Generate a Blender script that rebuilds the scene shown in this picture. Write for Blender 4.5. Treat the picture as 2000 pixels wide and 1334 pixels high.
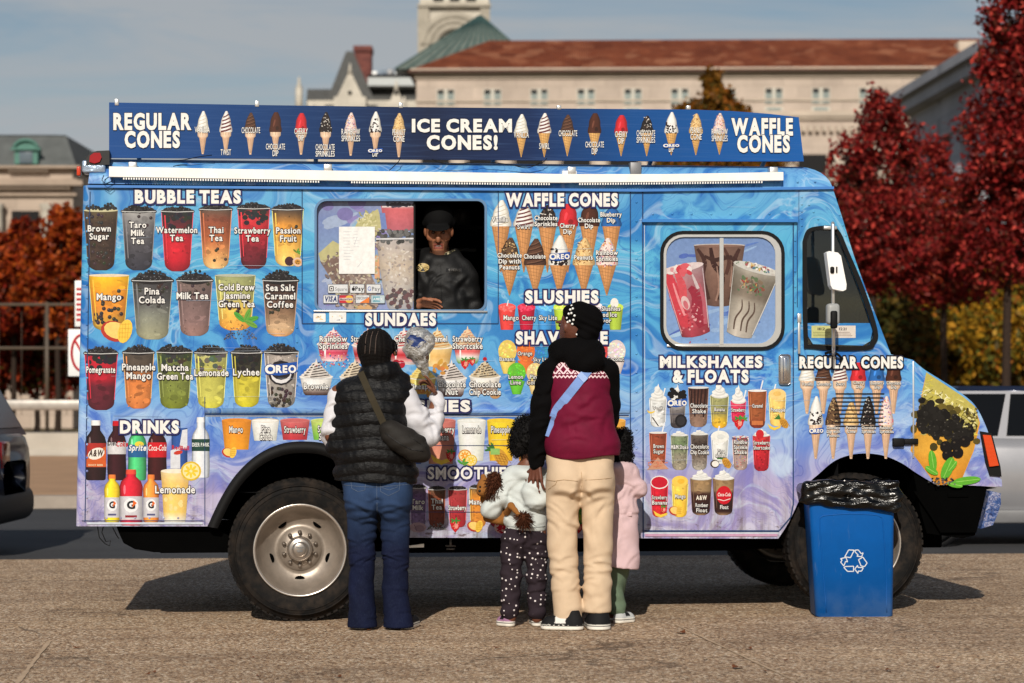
import bpy, bmesh, math, random
import numpy as np
from mathutils import Vector, Matrix, geometry
random.seed(7); RNG = np.random.default_rng(7)
R = math.radians
for o in list(bpy.data.objects): bpy.data.objects.remove(o)
S = bpy.context.scene
C = bpy.data.collections.new('scene'); S.collection.children.link(C)

# ---------------------------------------------------------------- camera
F, HC, HY = 4333.3, 1.3, 779.0          # focal length in photo pixels, eye height, horizon row
cam = bpy.data.cameras.new('camera'); camo = bpy.data.objects.new('camera', cam); C.objects.link(camo)
cam.lens = 78.0; cam.sensor_width = 36.0; cam.sensor_fit = 'HORIZONTAL'
camo.location = (0, 0, HC); camo.rotation_euler = (R(90), 0, 0)
cam.shift_y = (HY-667)/2000.0
cam.clip_start = 0.5; cam.clip_end = 3000
cam.dof.use_dof = True; cam.dof.focus_distance = 12.95; cam.dof.aperture_fstop = 2.6; cam.dof.aperture_blades = 8
S.camera = camo

# ---------------------------------------------------------------- sky, sun, exposure
SUN_EL, SUN_AZ = 31.0, 7.0              # sun behind the camera, a little to its left
w = bpy.data.worlds.new('World'); S.world = w; w.use_nodes = True
nt = w.node_tree; N = nt.nodes; L = nt.links; N.clear()
def nd(t, **k):
    n = N.new(t)
    for a, b in k.items(): setattr(n, a, b)
    return n
sky = nd('ShaderNodeTexSky', sky_type='NISHITA', sun_disc=False, sun_elevation=R(SUN_EL), sun_rotation=R(180+SUN_AZ), dust_density=.8, ozone_density=1.2, altitude=20)
tc = nd('ShaderNodeTexCoord'); mp = nd('ShaderNodeMapping'); mp.inputs['Scale'].default_value = (2.2, 2.2, 15.0); mp.inputs['Rotation'].default_value = (0, .12, 0); mp.inputs['Location'].default_value = (0.3, 0.0, 0.55)
nz = nd('ShaderNodeTexNoise'); nz.inputs['Scale'].default_value = 2.1; nz.inputs['Detail'].default_value = 7; nz.inputs['Roughness'].default_value = .58; nz.inputs['Distortion'].default_value = .5
cr = nd('ShaderNodeValToRGB'); cr.color_ramp.elements[0].position = .38; cr.color_ramp.elements[0].color = (.0,)*3+(1,); cr.color_ramp.elements[1].position = .60; cr.color_ramp.elements[1].color = (.95,)*3+(1,)
mx = nd('ShaderNodeMix', data_type='RGBA'); mx.inputs[7].default_value = (5.5, 5.8, 6.1, 1)
bg = nd('ShaderNodeBackground'); bg.inputs[1].default_value = .072
out = nd('ShaderNodeOutputWorld')
L.new(tc.outputs['Generated'], mp.inputs[0]); L.new(mp.outputs[0], nz.inputs[0]); L.new(nz.outputs[0], cr.inputs[0])
sz = nd('ShaderNodeSeparateXYZ'); L.new(tc.outputs['Generated'], sz.inputs[0])
fade = nd('ShaderNodeMapRange'); fade.inputs[1].default_value = .12; fade.inputs[2].default_value = .6; fade.inputs[3].default_value = 1.; fade.inputs[4].default_value = .12; L.new(sz.outputs[2], fade.inputs[0])
cm = nd('ShaderNodeMath', operation='MULTIPLY'); L.new(cr.outputs[0], cm.inputs[0]); L.new(fade.outputs[0], cm.inputs[1]); L.new(cm.outputs[0], mx.inputs[0]); tn = nd('ShaderNodeMix', data_type='RGBA', blend_type='MULTIPLY'); tn.inputs[0].default_value = 1.; tn.inputs[7].default_value = (.92, .88, .84, 1); L.new(sky.outputs[0], tn.inputs[6]); L.new(tn.outputs[2], mx.inputs[6]); L.new(mx.outputs[2], bg.inputs[0]); L.new(bg.outputs[0], out.inputs[0])
sl = bpy.data.lights.new('sun', 'SUN'); sl.energy = 4.2; sl.angle = R(.55); sl.color = (1, .93, .82)
so = bpy.data.objects.new('sun', sl); C.objects.link(so)
so.rotation_euler = (R(90-SUN_EL), 0, R(-SUN_AZ)); so.location = (-4, -20, 20)
S.view_settings.view_transform = 'Standard'; S.view_settings.look = 'None'; S.view_settings.exposure = 0.0; S.view_settings.gamma = 1.0
S.cycles.use_denoising = True; S.cycles.max_bounces = 6; S.cycles.transparent_max_bounces = 12
S.cycles.sample_clamp_indirect = 6

# ---------------------------------------------------------------- helpers
def lin(c):
    if isinstance(c, (int, float)): c = (c, c, c)
    def f(v):
        v = max(0., min(1., v/255.))
        return v/12.92 if v <= .04045 else ((v+.055)/1.055)**2.4
    return (f(c[0]), f(c[1]), f(c[2]))
def tag(o, label=None, cat=None, group=None, kind=None):
    if label: o['label'] = label
    if cat: o['category'] = cat
    if group: o['group'] = group
    if kind: o['kind'] = kind
    return o
ORG = {}
def empty(name, loc=(0,0,0), rz=0):
    o = bpy.data.objects.new(name, None); C.objects.link(o); o.location = loc; o.rotation_euler = (0,0,rz); o.empty_display_size = .2
    return o
class MB:
    """collects geometry and links it as one mesh object"""
    def __init__(s): s.v = []; s.f = []; s.m = []; s.c = []; s.col = False; s.sm = []
    def add(s, vs, fs, mi=0, cols=None, sm=False):
        b = len(s.v); s.v.extend(tuple(v) for v in vs)
        for f in fs: s.f.append(tuple(i+b for i in f)); s.m.append(mi); s.sm.append(sm)
        if cols is None: cols = [(1,1,1)]*len(vs)
        else: s.col = True
        s.c.extend(cols)
    def box(s, x0, x1, y0, y1, z0, z1, mi=0, M=None):
        vs = [(x,y,z) for z in (z0,z1) for y in (y0,y1) for x in (x0,x1)]
        if M is not None: vs = [tuple(M @ Vector(v)) for v in vs]
        s.add(vs, [(0,2,3,1),(4,5,7,6),(0,1,5,4),(2,6,7,3),(0,4,6,2),(1,3,7,5)], mi)
    def bevbox(s, x0, x1, y0, y1, z0, z1, b, mi=0, M=None, seg=2):
        bm = bmesh.new(); bmesh.ops.create_cube(bm, size=1)
        for v in bm.verts: v.co = Vector(((x0+x1)/2+v.co.x*(x1-x0), (y0+y1)/2+v.co.y*(y1-y0), (z0+z1)/2+v.co.z*(z1-z0)))
        bmesh.ops.bevel(bm, geom=list(bm.edges), offset=b, segments=seg, affect='EDGES', profile=.5)
        s.bm(bm, mi, M)
    def bm(s, bm, mi=0, M=None, sm=True):
        bm.verts.ensure_lookup_table(); bm.verts.index_update()
        vs = [(M @ v.co if M is not None else v.co)[:] for v in bm.verts]
        s.add(vs, [tuple(v.index for v in f.verts) for f in bm.faces], mi, sm=sm); bm.free()
    def tube(s, pts, r, n=8, mi=0, cap=True, sm=True, col=None):
        pts = [Vector(p) for p in pts]; rs = r if isinstance(r, (list,tuple)) else [r]*len(pts)
        vs = []; up = None
        for i, p in enumerate(pts):
            t = (pts[min(i+1,len(pts)-1)]-pts[max(i-1,0)])
            t = t.normalized() if t.length > 1e-9 else Vector((0,0,1))
            if up is None: up = t.orthogonal().normalized()
            up = (up-t*up.dot(t)); up = up.normalized() if up.length > 1e-6 else t.orthogonal().normalized()
            b = t.cross(up)
            for k in range(n):
                a = 2*math.pi*k/n; vs.append(p+(up*math.cos(a)+b*math.sin(a))*rs[i])
        fs = [(i*n+k, i*n+(k+1)%n, (i+1)*n+(k+1)%n, (i+1)*n+k) for i in range(len(pts)-1) for k in range(n)]
        if cap: fs += [tuple(range(n-1,-1,-1)), tuple(range((len(pts)-1)*n, len(pts)*n))]
        s.add(vs, fs, mi, cols=None if col is None else [col]*len(vs), sm=sm)
    def lathe(s, prof, n=48, axis='y', c=(0,0,0), mi=0, sm=True):
        """prof: (radius, along) ; axis y or z"""
        vs = []
        for r, h in prof:
            for k in range(n):
                a = 2*math.pi*k/n
                vs.append((c[0]+r*math.cos(a), c[1]+h, c[2]+r*math.sin(a)) if axis == 'y' else (c[0]+r*math.cos(a), c[1]+r*math.sin(a), c[2]+h))
        fs = [(i*n+k, i*n+(k+1)%n, (i+1)*n+(k+1)%n, (i+1)*n+k) for i in range(len(prof)-1) for k in range(n)]
        s.add(vs, fs, mi, sm=sm)
    def prism(s, poly, y0, y1, mi=0, caps=(True, True)):
        """poly: (x,z) outline extruded along y"""
        n = len(poly); vs = [(x,y0,z) for x,z in poly]+[(x,y1,z) for x,z in poly]
        fs = [(i, (i+1)%n, n+(i+1)%n, n+i) for i in range(n)]
        tr = geometry.tessellate_polygon([[Vector((x,z,0)) for x,z in poly]])
        if caps[0]: fs += [tuple(t) for t in tr]
        if caps[1]: fs += [tuple(n+i for i in reversed(t)) for t in tr]
        s.add(vs, fs, mi)
    def build(s, name, mats, parent=None, org=None):
        me = bpy.data.meshes.new(name)
        o = bpy.data.objects.new(name, me); C.objects.link(o)
        if org is None: org = ORG.get(parent.name, (0,0,0)) if parent else (0,0,0)
        elif parent is None: o.location = org; ORG[o.name] = org
        V = np.array(s.v, dtype=np.float64).reshape(-1,3)-np.array(org)
        me.from_pydata(V.tolist(), [], s.f)
        if not isinstance(mats, (list,tuple)): mats = [mats]
        for m in mats: me.materials.append(m)
        me.polygons.foreach_set('material_index', s.m); me.polygons.foreach_set('use_smooth', s.sm)
        if s.col:
            a = me.color_attributes.new('Col', 'FLOAT_COLOR', 'POINT')
            a.data.foreach_set('color', np.concatenate([np.array(s.c, dtype=np.float32), np.ones((len(s.c),1), np.float32)], 1).ravel())
        me.update()
        ORG[o.name] = org
        if parent: o.parent = parent
        return o

# ---------------------------------------------------------------- materials
class NT:
    def __init__(s, name):
        s.m = bpy.data.materials.new(name); s.m.use_nodes = True; s.t = s.m.node_tree; s.t.nodes.clear()
        s.out = s.n('ShaderNodeOutputMaterial')
    def n(s, t, inp=None, **k):
        x = s.t.nodes.new(t)
        for a, b in k.items(): setattr(x, a, b)
        for a, b in (inp or {}).items():
            if hasattr(b, 'links') or isinstance(b, bpy.types.NodeSocket): s.t.links.new(b, x.inputs[a])
            else: x.inputs[a].default_value = b
        return x
    def math(s, op, a, b=0., c=0.): return s.n('ShaderNodeMath', {0:a, 1:b, 2:c}, operation=op).outputs[0]
    def mix(s, f, a, b, bt='MIX'):
        x = s.n('ShaderNodeMix', data_type='RGBA', blend_type=bt)
        for i, v in ((0,f),(6,a),(7,b)):
            if isinstance(v, bpy.types.NodeSocket): s.t.links.new(v, x.inputs[i])
            else: x.inputs[i].default_value = v if i == 0 else tuple(v)+(1,)
        return x.outputs[2]
    def ramp(s, f, st, interp='LINEAR'):
        x = s.n('ShaderNodeValToRGB', {0:f}); e = x.color_ramp; e.interpolation = interp
        while len(e.elements) < len(st): e.elements.new(.5)
        for el, (p, c) in zip(e.elements, st):
            el.position = p; el.color = tuple(c)+(1,) if isinstance(c, (tuple,list)) else (c,c,c,1)
        return x.outputs[0]
    def obj(s): return s.n('ShaderNodeTexCoord').outputs['Object']
    def mp(s, v, sc=(1,1,1), loc=(0,0,0), rot=(0,0,0)): return s.n('ShaderNodeMapping', {0:v, 'Scale':sc, 'Location':loc, 'Rotation':rot}).outputs[0]
    def noise(s, v, sc, det=4, ro=.5, di=0): return s.n('ShaderNodeTexNoise', {'Vector':v, 'Scale':sc, 'Detail':det, 'Roughness':ro, 'Distortion':di}).outputs[0]
    def bump(s, h, st=.3, d=.01): return s.n('ShaderNodeBump', {'Height':h, 'Strength':st, 'Distance':d}).outputs[0]
    def bsdf(s, col, rough=.6, spec=.3, metal=0., nrm=None, **k):
        inp = {'Base Color':col if isinstance(col, bpy.types.NodeSocket) else tuple(col)+(1,), 'Roughness':rough, 'Specular IOR Level':spec, 'Metallic':metal}
        if nrm is not None: inp['Normal'] = nrm
        inp.update(k)
        b = s.n('ShaderNodeBsdfPrincipled', inp); s.t.links.new(b.outputs[0], s.out.inputs[0]); return s.m
def M(name, col, rough=.6, spec=.3, metal=0., var=.12, nsc=6., bump=0., bsc=60., lc=False, **k):
    """general material: sRGB colour with soft noise variation and optional bump"""
    t = NT(name); c = col if lc else lin(col); v = t.obj(); n = t.noise(v, nsc, 5, .6)
    f = t.ramp(n, [(.3, 1-var), (.7, 1+var*.6)])
    cc = t.mix(1., c, f, 'MULTIPLY')
    nr = None
    if bump: nr = t.bump(t.noise(v, bsc, 4, .6), bump, .01)
    return t.bsdf(cc, rough, spec, metal, nr, **k)
def Mattr(name, rough=.45, spec=.3, bump=0., bsc=60., sub=0.):
    """printed or patterned surface: colours held in the mesh's own colour attribute"""
    t = NT(name); a = t.n('ShaderNodeAttribute', attribute_name='Col')
    nr = t.bump(t.noise(t.obj(), bsc, 4, .6), bump, .01) if bump else None
    return t.bsdf(a.outputs['Color'], rough, spec, 0., nr)
GSL = .006                                # the plaza climbs very slightly to the right
def gz(x): return GSL*x
def wpt(px, py, d): return Vector(((px-1000)/F*d, d, HC-(py-HY)/F*d))

# ---------------------------------------------------------------- ground, road, pavement
def ground_mat():
    t = NT('aggregate_concrete'); v = t.obj()
    vo = t.n('ShaderNodeTexVoronoi', {'Vector':v, 'Scale':80., 'Randomness':1.}); vf = vo.outputs['Color']
    g = t.n('ShaderNodeSeparateColor', {0:vf}).outputs[0]
    stones = t.ramp(g, [(0., lin((36,25,18))), (.2, lin((110,84,64))), (.45, lin((176,146,116))), (.75, lin((206,180,148))), (1., lin((255,244,222)))])
    fine = t.noise(v, 130, 4, .75)
    c = t.mix(.25, stones, t.ramp(fine, [(.3, lin((88,66,50))), (.7, lin((222,194,160)))]))
    big = t.noise(t.mp(v, (.35,.8,1)), 1.3, 5, .6, .6)
    c = t.mix(1., c, t.ramp(big, [(.3, (.74,.71,.69)), (.55, (1,1,1)), (.75, (1.12,1.1,1.06))]), 'MULTIPLY')
    spots = t.n('ShaderNodeTexVoronoi', {'Vector':t.mp(v, (1,1.4,1)), 'Scale':1.7, 'Randomness':1.}).outputs['Distance']
    c = t.mix(t.math('MULTIPLY', t.ramp(spots, [(.03,.55), (.07,.0)]), t.ramp(t.noise(v, 9, 4, .7), [(.4,0.),(.6,1.)])), c, lin((70,56,48)))
    tr_ = t.noise(t.mp(v, (.12,3.2,1), (1,0,0)), 1.4, 4, .6)
    c = t.mix(t.ramp(tr_, [(.52,0.), (.64,.22)]), c, lin((110,92,78)))
    st = t.noise(t.mp(v, (.9,2.6,1), (3,1,0)), 1.1, 6, .65)
    c = t.mix(1., c, (1., .965, .95), 'MULTIPLY')
    c = t.mix(t.ramp(st, [(.52, 0.), (.70, .5)]), c, lin((112,90,72)))
    wp = t.n('ShaderNodeVectorMath', {0:v, 1:t.n('ShaderNodeTexNoise', {'Vector':v, 'Scale':1.6, 'Detail':5}).outputs['Color']}, operation='ADD').outputs[0]
    ck = t.n('ShaderNodeTexVoronoi', {'Vector':wp, 'Scale':.42}, feature='DISTANCE_TO_EDGE').outputs['Distance']
    c = t.mix(t.math('MULTIPLY', t.ramp(ck, [(.004,.6), (.010,.0)]), t.ramp(t.noise(v, .7, 3), [(.45,0.),(.6,1.)])), c, lin((72,58,48)))
    gap = t.n('ShaderNodeTexVoronoi', {'Vector':v, 'Scale':80.}).outputs['Distance']
    nr = t.bump(t.math('ADD', t.math('MULTIPLY', gap, -.8), t.math('MULTIPLY', fine, .7)), .8, .008)
    return t.bsdf(c, .85, .25, 0, nr)
def sheet(name, x0, x1, y0, y1, z, m, nx=2, slope=True):
    b = MB()
    vs = [(x, y, z+(gz(x) if slope and abs(x) < 60 else 0)) for y in (y0,y1) for x in (x0,x1)]
    b.add(vs, [(0,1,3,2)])
    return tag(b.build(name, m), kind='structure')
RD = 18.3
sheet('plaza', -50, 50, -30, RD, 0, ground_mat())
t = NT('asphalt'); v = t.obj(); n1 = t.noise(v, 90, 4, .7); n2 = t.noise(t.mp(v, (.3,1,1)), 1.1, 4, .6)
asph = t.bsdf(t.mix(1., t.ramp(n1, [(.3, lin((46,46,48))), (.7, lin((76,76,78)))]), t.ramp(n2, [(.3, .8), (.7, 1.15)]), 'MULTIPLY'), .8, .3, 0, t.bump(n1, .4, .01))
sheet('road', -50, 50, RD, 27.4, -.02, asph)
m_kerb = M('kerb_stone', (160,148,136), .8, .2, var=.2, nsc=3)
b = MB(); b.box(-50, 50, 27.4, 27.7, -.3, .1); b.build('kerb', m_kerb)['kind'] = 'structure'
b = MB(); b.box(-50, 50, RD-.16, RD, -.4, -.0035); k = b.build('plaza_edging', m_kerb); k['kind'] = 'structure'; k.rotation_euler = (0, -math.atan(GSL), 0)
sheet('sidewalk', -50, 50, 27.7, 47, .095, M('sidewalk_concrete', (172,138,108), .85, .2, var=.18, nsc=.8), slope=False)
t = NT('far_ground'); v = t.obj()
fg = t.bsdf(t.ramp(t.noise(v, .25, 5, .6), [(.3, lin((70,66,44))), (.5, lin((92,82,56))), (.7, lin((110,90,66)))]), .9, .1)
sheet('ground', -700, 700, -60, 900, -.35, fg, slope=False)
m_joint = M('joint_filler', (186,162,136), .9, .1, var=.15, nsc=8)
def strip_on_ground(name, pts, wd, m, z=.004):
    b = MB()
    pts = [wpt(px, py, HC*F/(py-HY)) for px, py in pts]
    a = pts[0]; e = pts[-1]; dr = (e-a).normalized(); nrm = Vector((-dr.y, dr.x, 0))
    nseg = 24; vs = []
    for i in range(nseg+1):
        p = a.lerp(e, i/nseg); ww = wd*(.6+.8*RNG.random())
        for sgn in (-1,1):
            q = p+nrm*ww*sgn*.5; vs.append((q.x, q.y, gz(q.x)+z))
    b.add(vs, [(2*i, 2*i+1, 2*i+3, 2*i+2) for i in range(nseg)])
    o = b.build(name, m); o['kind'] = 'structure'; return o
strip_on_ground('ground_joint', [(1318,1222),(1565,1340)], .014, m_joint)
strip_on_ground('ground_joint', [(96,1248),(22,1345)], .024, m_joint)

# ---------------------------------------------------------------- foliage
m_leaf = None
def leaf_mat():
    t = NT('leaves'); a = t.n('ShaderNodeAttribute', attribute_name='Col').outputs['Color']
    d = t.n('ShaderNodeBsdfDiffuse', {0:a}); tr = t.n('ShaderNodeBsdfTranslucent', {0:a})
    g = t.n('ShaderNodeBsdfGlossy', {0:(1,.8,.7,1), 'Roughness':.5})
    m1 = t.n('ShaderNodeMixShader', {0:.3, 1:d.outputs[0], 2:tr.outputs[0]}); m2 = t.n('ShaderNodeMixShader', {0:.012, 1:m1.outputs[0], 2:g.outputs[0]})
    t.t.links.new(m2.outputs[0], t.out.inputs[0]); return t.m
m_leaf = leaf_mat(); m_bark = M('bark', (52,42,36), .9, .1, var=.3, nsc=20, bump=.5, bsc=40)
def leaves(blobs, n, size, cols, fill=.55, gaps=300):
    """many small leaf quads spread through ellipsoids; returns verts, faces, colours"""
    vol = np.array([b[3]*b[4]*b[5] for b in blobs])**(.8); pick = RNG.choice(len(blobs), n, p=vol/vol.sum())
    B = np.array(blobs)[pick]
    d = RNG.normal(size=(n,3)); d /= np.linalg.norm(d, axis=1)[:,None]
    rad = fill+(1.05-fill)*RNG.random(n)**.7
    lump = 1+.22*np.sin(d[:,0]*5+pick*1.7)*np.sin(d[:,2]*6+pick)+.12*RNG.normal(size=n)
    p = B[:,:3]+d*B[:,3:6]*(rad*lump)[:,None]
    # gaps: drop leaves inside random holes
    K = max(6, n//gaps); hc = p[RNG.integers(0, n, K)]; hr = size*RNG.uniform(1.2, 3.8, K)
    keep = np.ones(n, bool)
    for c_, r_ in zip(hc, hr): keep &= ((p-c_)**2).sum(1) > r_*r_
    p = p[keep]; n = len(p); pick = pick[keep]
    a = RNG.normal(size=(n,3)); a /= np.linalg.norm(a, axis=1)[:,None]
    b_ = np.cross(a, RNG.normal(size=(n,3))); b_ /= np.linalg.norm(b_, axis=1)[:,None]
    sz = size*RNG.uniform(.6, 1.35, n)[:,None]
    q = np.stack([p-a*sz, p+b_*sz*.55-a*sz*.1, p+a*sz, p-b_*sz*.55-a*sz*.1], 1).reshape(-1,3)
    cols = np.array([lin(c) for c in cols])
    # colour drifts from clump to clump with scatter from leaf to leaf
    cl = (np.sin(p[:,0]*2.3+pick)+np.sin(p[:,1]*2.9)+np.sin(p[:,2]*3.1+pick*.7))/3
    ix = np.clip((cl*.5+.5+RNG.normal(size=n)*.28)*len(cols), 0, len(cols)-1).astype(int)
    cc = cols[ix]*RNG.uniform(.75, 1.25, n)[:,None]
    return q, np.arange(n*4).reshape(-1,4), np.repeat(cc, 4, 0)
def tree(name, label, cat, base, blobs, n, size, cols, group=None, trunk=.1, split=.45, limbs=5, kind_crown='crown'):
    top = max(b[2]+b[5]*.3 for b in blobs); bx, by = base[0], base[1]; bz = base[2]
    o = MB(); bl = np.array(blobs); cx, cy = bl[:,0].mean(), bl[:,1].mean()
    zb = min(b[2]-b[5] for b in blobs); zs = bz+max(.3, (zb-bz)*.9)
    mid = (bx+(cx-bx)*.3+.03, by, (bz+zs)/2)
    o.tube([(bx,by,bz-.1),(bx,by,bz+.15),mid,(bx+(cx-bx)*.5, by, zs),(cx,cy,zs+(top-zs)*split)], [trunk*1.35,trunk,trunk*.85,trunk*.75,trunk*.4], 9)
    root = o.build(name, m_bark, org=(bx,by,bz)) if False else empty(name, (bx,by,bz)); ORG[root.name] = (bx,by,bz)
    o.build('trunk', m_bark, root)
    br = MB()
    for i in range(limbs):
        b_ = blobs[int(RNG.integers(0, len(blobs)))]; h = .1+.8*i/max(1,limbs)
        s = Vector((bx+(cx-bx)*(.5+.5*h), by+(cy-by)*h, zs+(top-zs)*split*h*.9))
        e = Vector((b_[0]+b_[3]*RNG.uniform(-.6,.6), b_[1]+b_[4]*RNG.uniform(-.6,.6), b_[2]+b_[5]*RNG.uniform(-.2,.7)))
        br.tube([s, s.lerp(e,.5)+Vector((0,0,.1)), e], [trunk*.4, trunk*.25, trunk*.06], 6)
    br.build('limbs', m_bark, root)
    q, f, c = leaves(blobs, n, size, cols, gaps=170 if size < .08 else 1500)
    cr_ = MB(); cr_.v = q.tolist(); cr_.f = f.tolist(); cr_.m = [0]*len(f); cr_.sm = [False]*len(f); cr_.c = c.tolist(); cr_.col = True
    cr_.build(kind_crown, m_leaf, root)
    return tag(root, label, cat, group)
def pblobs(d, lst):
    """ellipsoids given as they stand in the view at depth d: px, py, rx, ry"""
    s = F/d; res = []
    for px, py, rx, ry in lst:
        p = wpt(px, py, d+RNG.uniform(-.5,.5)*rx/s); res.append((p.x, p.y, p.z, rx/s, rx/s*.95, ry/s))
    return res
REDS = [(78,22,22),(110,27,27),(144,38,38),(182,66,56),(124,31,33),(92,25,27),(84,40,28)]
RG = 'red maples beyond the road'
d = 44; s = F/d
tree('maple_tree', 'tall dark red maple at the right edge, crown running above the frame top', 'tree', ((1955-1000)/s, d, 0),
     pblobs(d, [(2000,60,75,110),(1975,170,75,90),(1990,290,105,110),(2010,420,110,100),(1960,480,85,80),(2050,200,90,160),(1930,390,55,80),(1960,-60,60,70),(2010,-90,50,80),(1925,260,35,50)]), 46000, .068, REDS, RG, .11, .7, 9)
d = 50; s = F/d
tree('maple_tree', 'red maple with a pointed double top, right behind the truck windshield', 'tree', ((1702-1000)/s, d, 0),
     pblobs(d, [(1722,250,42,70),(1710,340,70,80),(1650,370,36,70),(1635,330,20,60),(1700,440,95,75),(1680,520,75,60),(1760,420,50,60),(1745,500,80,60),(1765,280,30,50)]), 36000, .068, REDS, RG, .1, .6, 8)
d = 54; s = F/d
tree('maple_tree', 'rounded red maple between the double-topped maple and the tall one at the edge', 'tree', ((1842-1000)/s, d, 0),
     pblobs(d, [(1822,330,36,70),(1840,420,58,70),(1870,480,62,60),(1810,500,70,60),(1850,550,90,45),(1890,420,30,60)]), 25000, .068, REDS[1:]+[(150,60,34)], RG, .1, .6, 7)
YEL = [(130,98,26),(166,126,34),(190,136,40),(112,100,36),(84,86,34),(146,88,30)]
DRK = [(60,58,26),(78,68,28),(96,74,30),(56,64,30),(116,80,32)]
YG = 'yellow and olive bushes under the red maples'
for i, (px, lst, cl, lb) in enumerate([
    (1720, [(1700,610,80,60),(1740,680,90,70),(1680,690,60,60)], DRK, 'dark olive bush just in front of the truck windshield slope'),
    (1830, [(1830,590,70,70),(1850,680,85,70),(1800,660,60,60)], YEL+DRK[:2], 'yellow and olive bush between two maple trunks'),
    (1915, [(1915,560,55,80),(1925,660,70,80)], YEL, 'bright yellow upright bush left of the tall maple trunk'),
    (2030, [(2015,600,55,80),(2030,690,80,70),(2080,640,60,80)], YEL+DRK, 'olive bush at the right edge of the photo')]):
    d = 60+i*1.5; s = F/d
    tree('bush', lb, 'bush', ((px-1000)/s, d, 0), pblobs(d, lst), 9000, .12, cl, YG, .06, .5, 5)
b_ = pblobs(75, [(1180+i*110, 610+20*math.sin(i*2.1), 110, 100) for i in range(9)]+[(1200+i*110, 720, 110, 90) for i in range(9)])
q, f, c = leaves(b_, 26000, .2, DRK+[(70,40,24)], .3)
mb = MB(); mb.v = q.tolist(); mb.f = f.tolist(); mb.m = [0]*len(f); mb.sm = [False]*len(f); mb.c = c.tolist(); mb.col = True
tag(mb.build('thicket', m_leaf), 'dark mass of foliage far behind the maples', 'thicket', kind='stuff')
ORA = [(132,50,18),(160,68,24),(180,88,30),(116,40,20),(140,46,22),(104,50,20)]
CRM = [(124,32,20),(104,28,18),(146,52,24),(96,40,20),(80,30,16)]
OG = 'orange trees behind the fence'
d = 56
for px, lst, cl, lb in [
    (112, [(125,450,42,42),(110,520,60,60),(140,600,55,70),(80,560,50,50)], ORA, 'orange tree nearest the rear of the truck'),
    (20, [(20,520,60,55),(50,470,30,38),(0,590,65,60),(60,600,50,60)], CRM+ORA[:2], 'crimson tree at the left edge of the photo'),
    (-90, [(-90,500,70,70),(-70,600,80,70)], CRM, 'crimson tree cut off by the left edge'),
    (70, [(40,690,60,70),(110,700,60,70),(150,660,40,70),(0,700,60,60),(70,640,60,50)], CRM+DRK[:2], 'dark russet shrub behind the lower fence rail'),
    (215, [(205,560,60,90),(240,660,60,80)], ORA+CRM, 'russet tree hidden mostly behind the truck')]:
    d += .8; s = F/d
    tree('autumn_tree', lb, 'tree', ((px-1000)/s, d, 0), pblobs(d, lst), 17000, .1, cl, OG, .09, .5, 6)
BRN = [(110,72,20),(134,90,26),(92,64,22),(80,66,26),(146,84,24)]
d = 85; s = F/d
tree('autumn_tree', 'brown-gold tree in front of the tiled-roof building, above the roof sign', 'tree', ((1392-1000)/s, d, -.3),
     pblobs(d, [(1392,165,20,30),(1400,205,36,30),(1350,220,26,22),(1390,262,85,50),(1440,222,22,15),(1400,350,120,90)]), 30000, .13, BRN, None, .2, .6, 8)

# ---------------------------------------------------------------- low wall, fence, signs
m_lowwall = M('pale_render', (176,168,156), .8, .2, var=.12, nsc=2)
b = MB(); b.bevbox(-16, 4, 47.2, 47.6, -.3, .60, .03); b.bevbox(-16, 4, 47.1, 47.25, -.3, .22, .02)
tag(b.build('low_wall', m_lowwall, org=(0,47.4,0)), 'low pale concrete wall behind the sidewalk', 'wall')
m_rail = M('fence_metal', (84,72,60), .5, .4, var=.15)
fe = tag(empty('rail_fence', (0,48,0)), 'brown metal rail fence with thin posts above the low wall', 'fence'); ORG[fe.name] = (0,48,0)
for z in ((HY-595)/F*48+HC, (HY-680)/F*48+HC):
    b = MB(); b.tube([(-16,48,z),(4,48,z)], .036, 10); b.build('rail', m_rail, fe)
for px in (-360, -134, 92, 394, 700, 1003, 1306):
    x = (px-1000)/F*48; b = MB(); b.tube([(x,48,.3),(x,48,(HY-590)/F*48+HC)], .04, 10); b.build('post', m_rail, fe)
b = MB()
for i in range(41):
    x = -16+i*.49; b.tube([(x,48.0,.95),(x,48.0,3.2)], .006, 4)
mesh_o = b.build('wire_mesh', m_rail, fe)
m_gal = M('galvanised_rail', (186,180,172), .35, .5, .6, var=.2, nsc=5)
b = MB(); zz = (HY-791)/F*46.4+HC
b.bevbox(-16, 4, 46.38, 46.46, zz-.11, zz+.11, .03)
for i in range(6): b.box(-15.5+i*3.6, -15.4+i*3.6, 46.46, 46.52, .0, zz+.05)
tag(b.build('guard_rail', m_gal, org=(0,46.4,0)), 'pale steel guard rail running low in front of the fence', 'guard rail')
m_white = M('white_paint', (235,235,232), .5, .4, var=.06); m_red = M('sign_red', (178,24,38), .5, .4, var=.05); m_blk = M('black_paint', (14,14,15), .5, .4, var=.1); m_grey = M('grey_metal', (120,120,122), .5, .4, .5)
d = 24.5; s = F/d
sg = tag(empty('street_sign', ((158-1000)/s, d, 0)), 'white sign plates with red ring and slash on a post behind the truck rear', 'sign'); ORG[sg.name] = tuple(sg.location)
b = MB(); x = (160-1000)/s; b.tube([(x,d+.05,-.02),(x,d+.05,(HY-540)/s+HC)], .028, 8); b.build('post', m_grey, sg)
def px_box(b, x0, y0, x1, y1, d0, th, bev=.01, mi=0):
    p = wpt(x0, y1, d0); q = wpt(x1, y0, d0); b.bevbox(p.x, q.x, d0, d0+th, p.z, q.z, bev, mi)
b = MB(); px_box(b, 133, 643, 187, 735, d, .012, .004); pl = b.build('no_entry_plate', m_white, sg)
b = MB(); c0 = wpt(160, 689, d-.004)
ring = []
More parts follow.
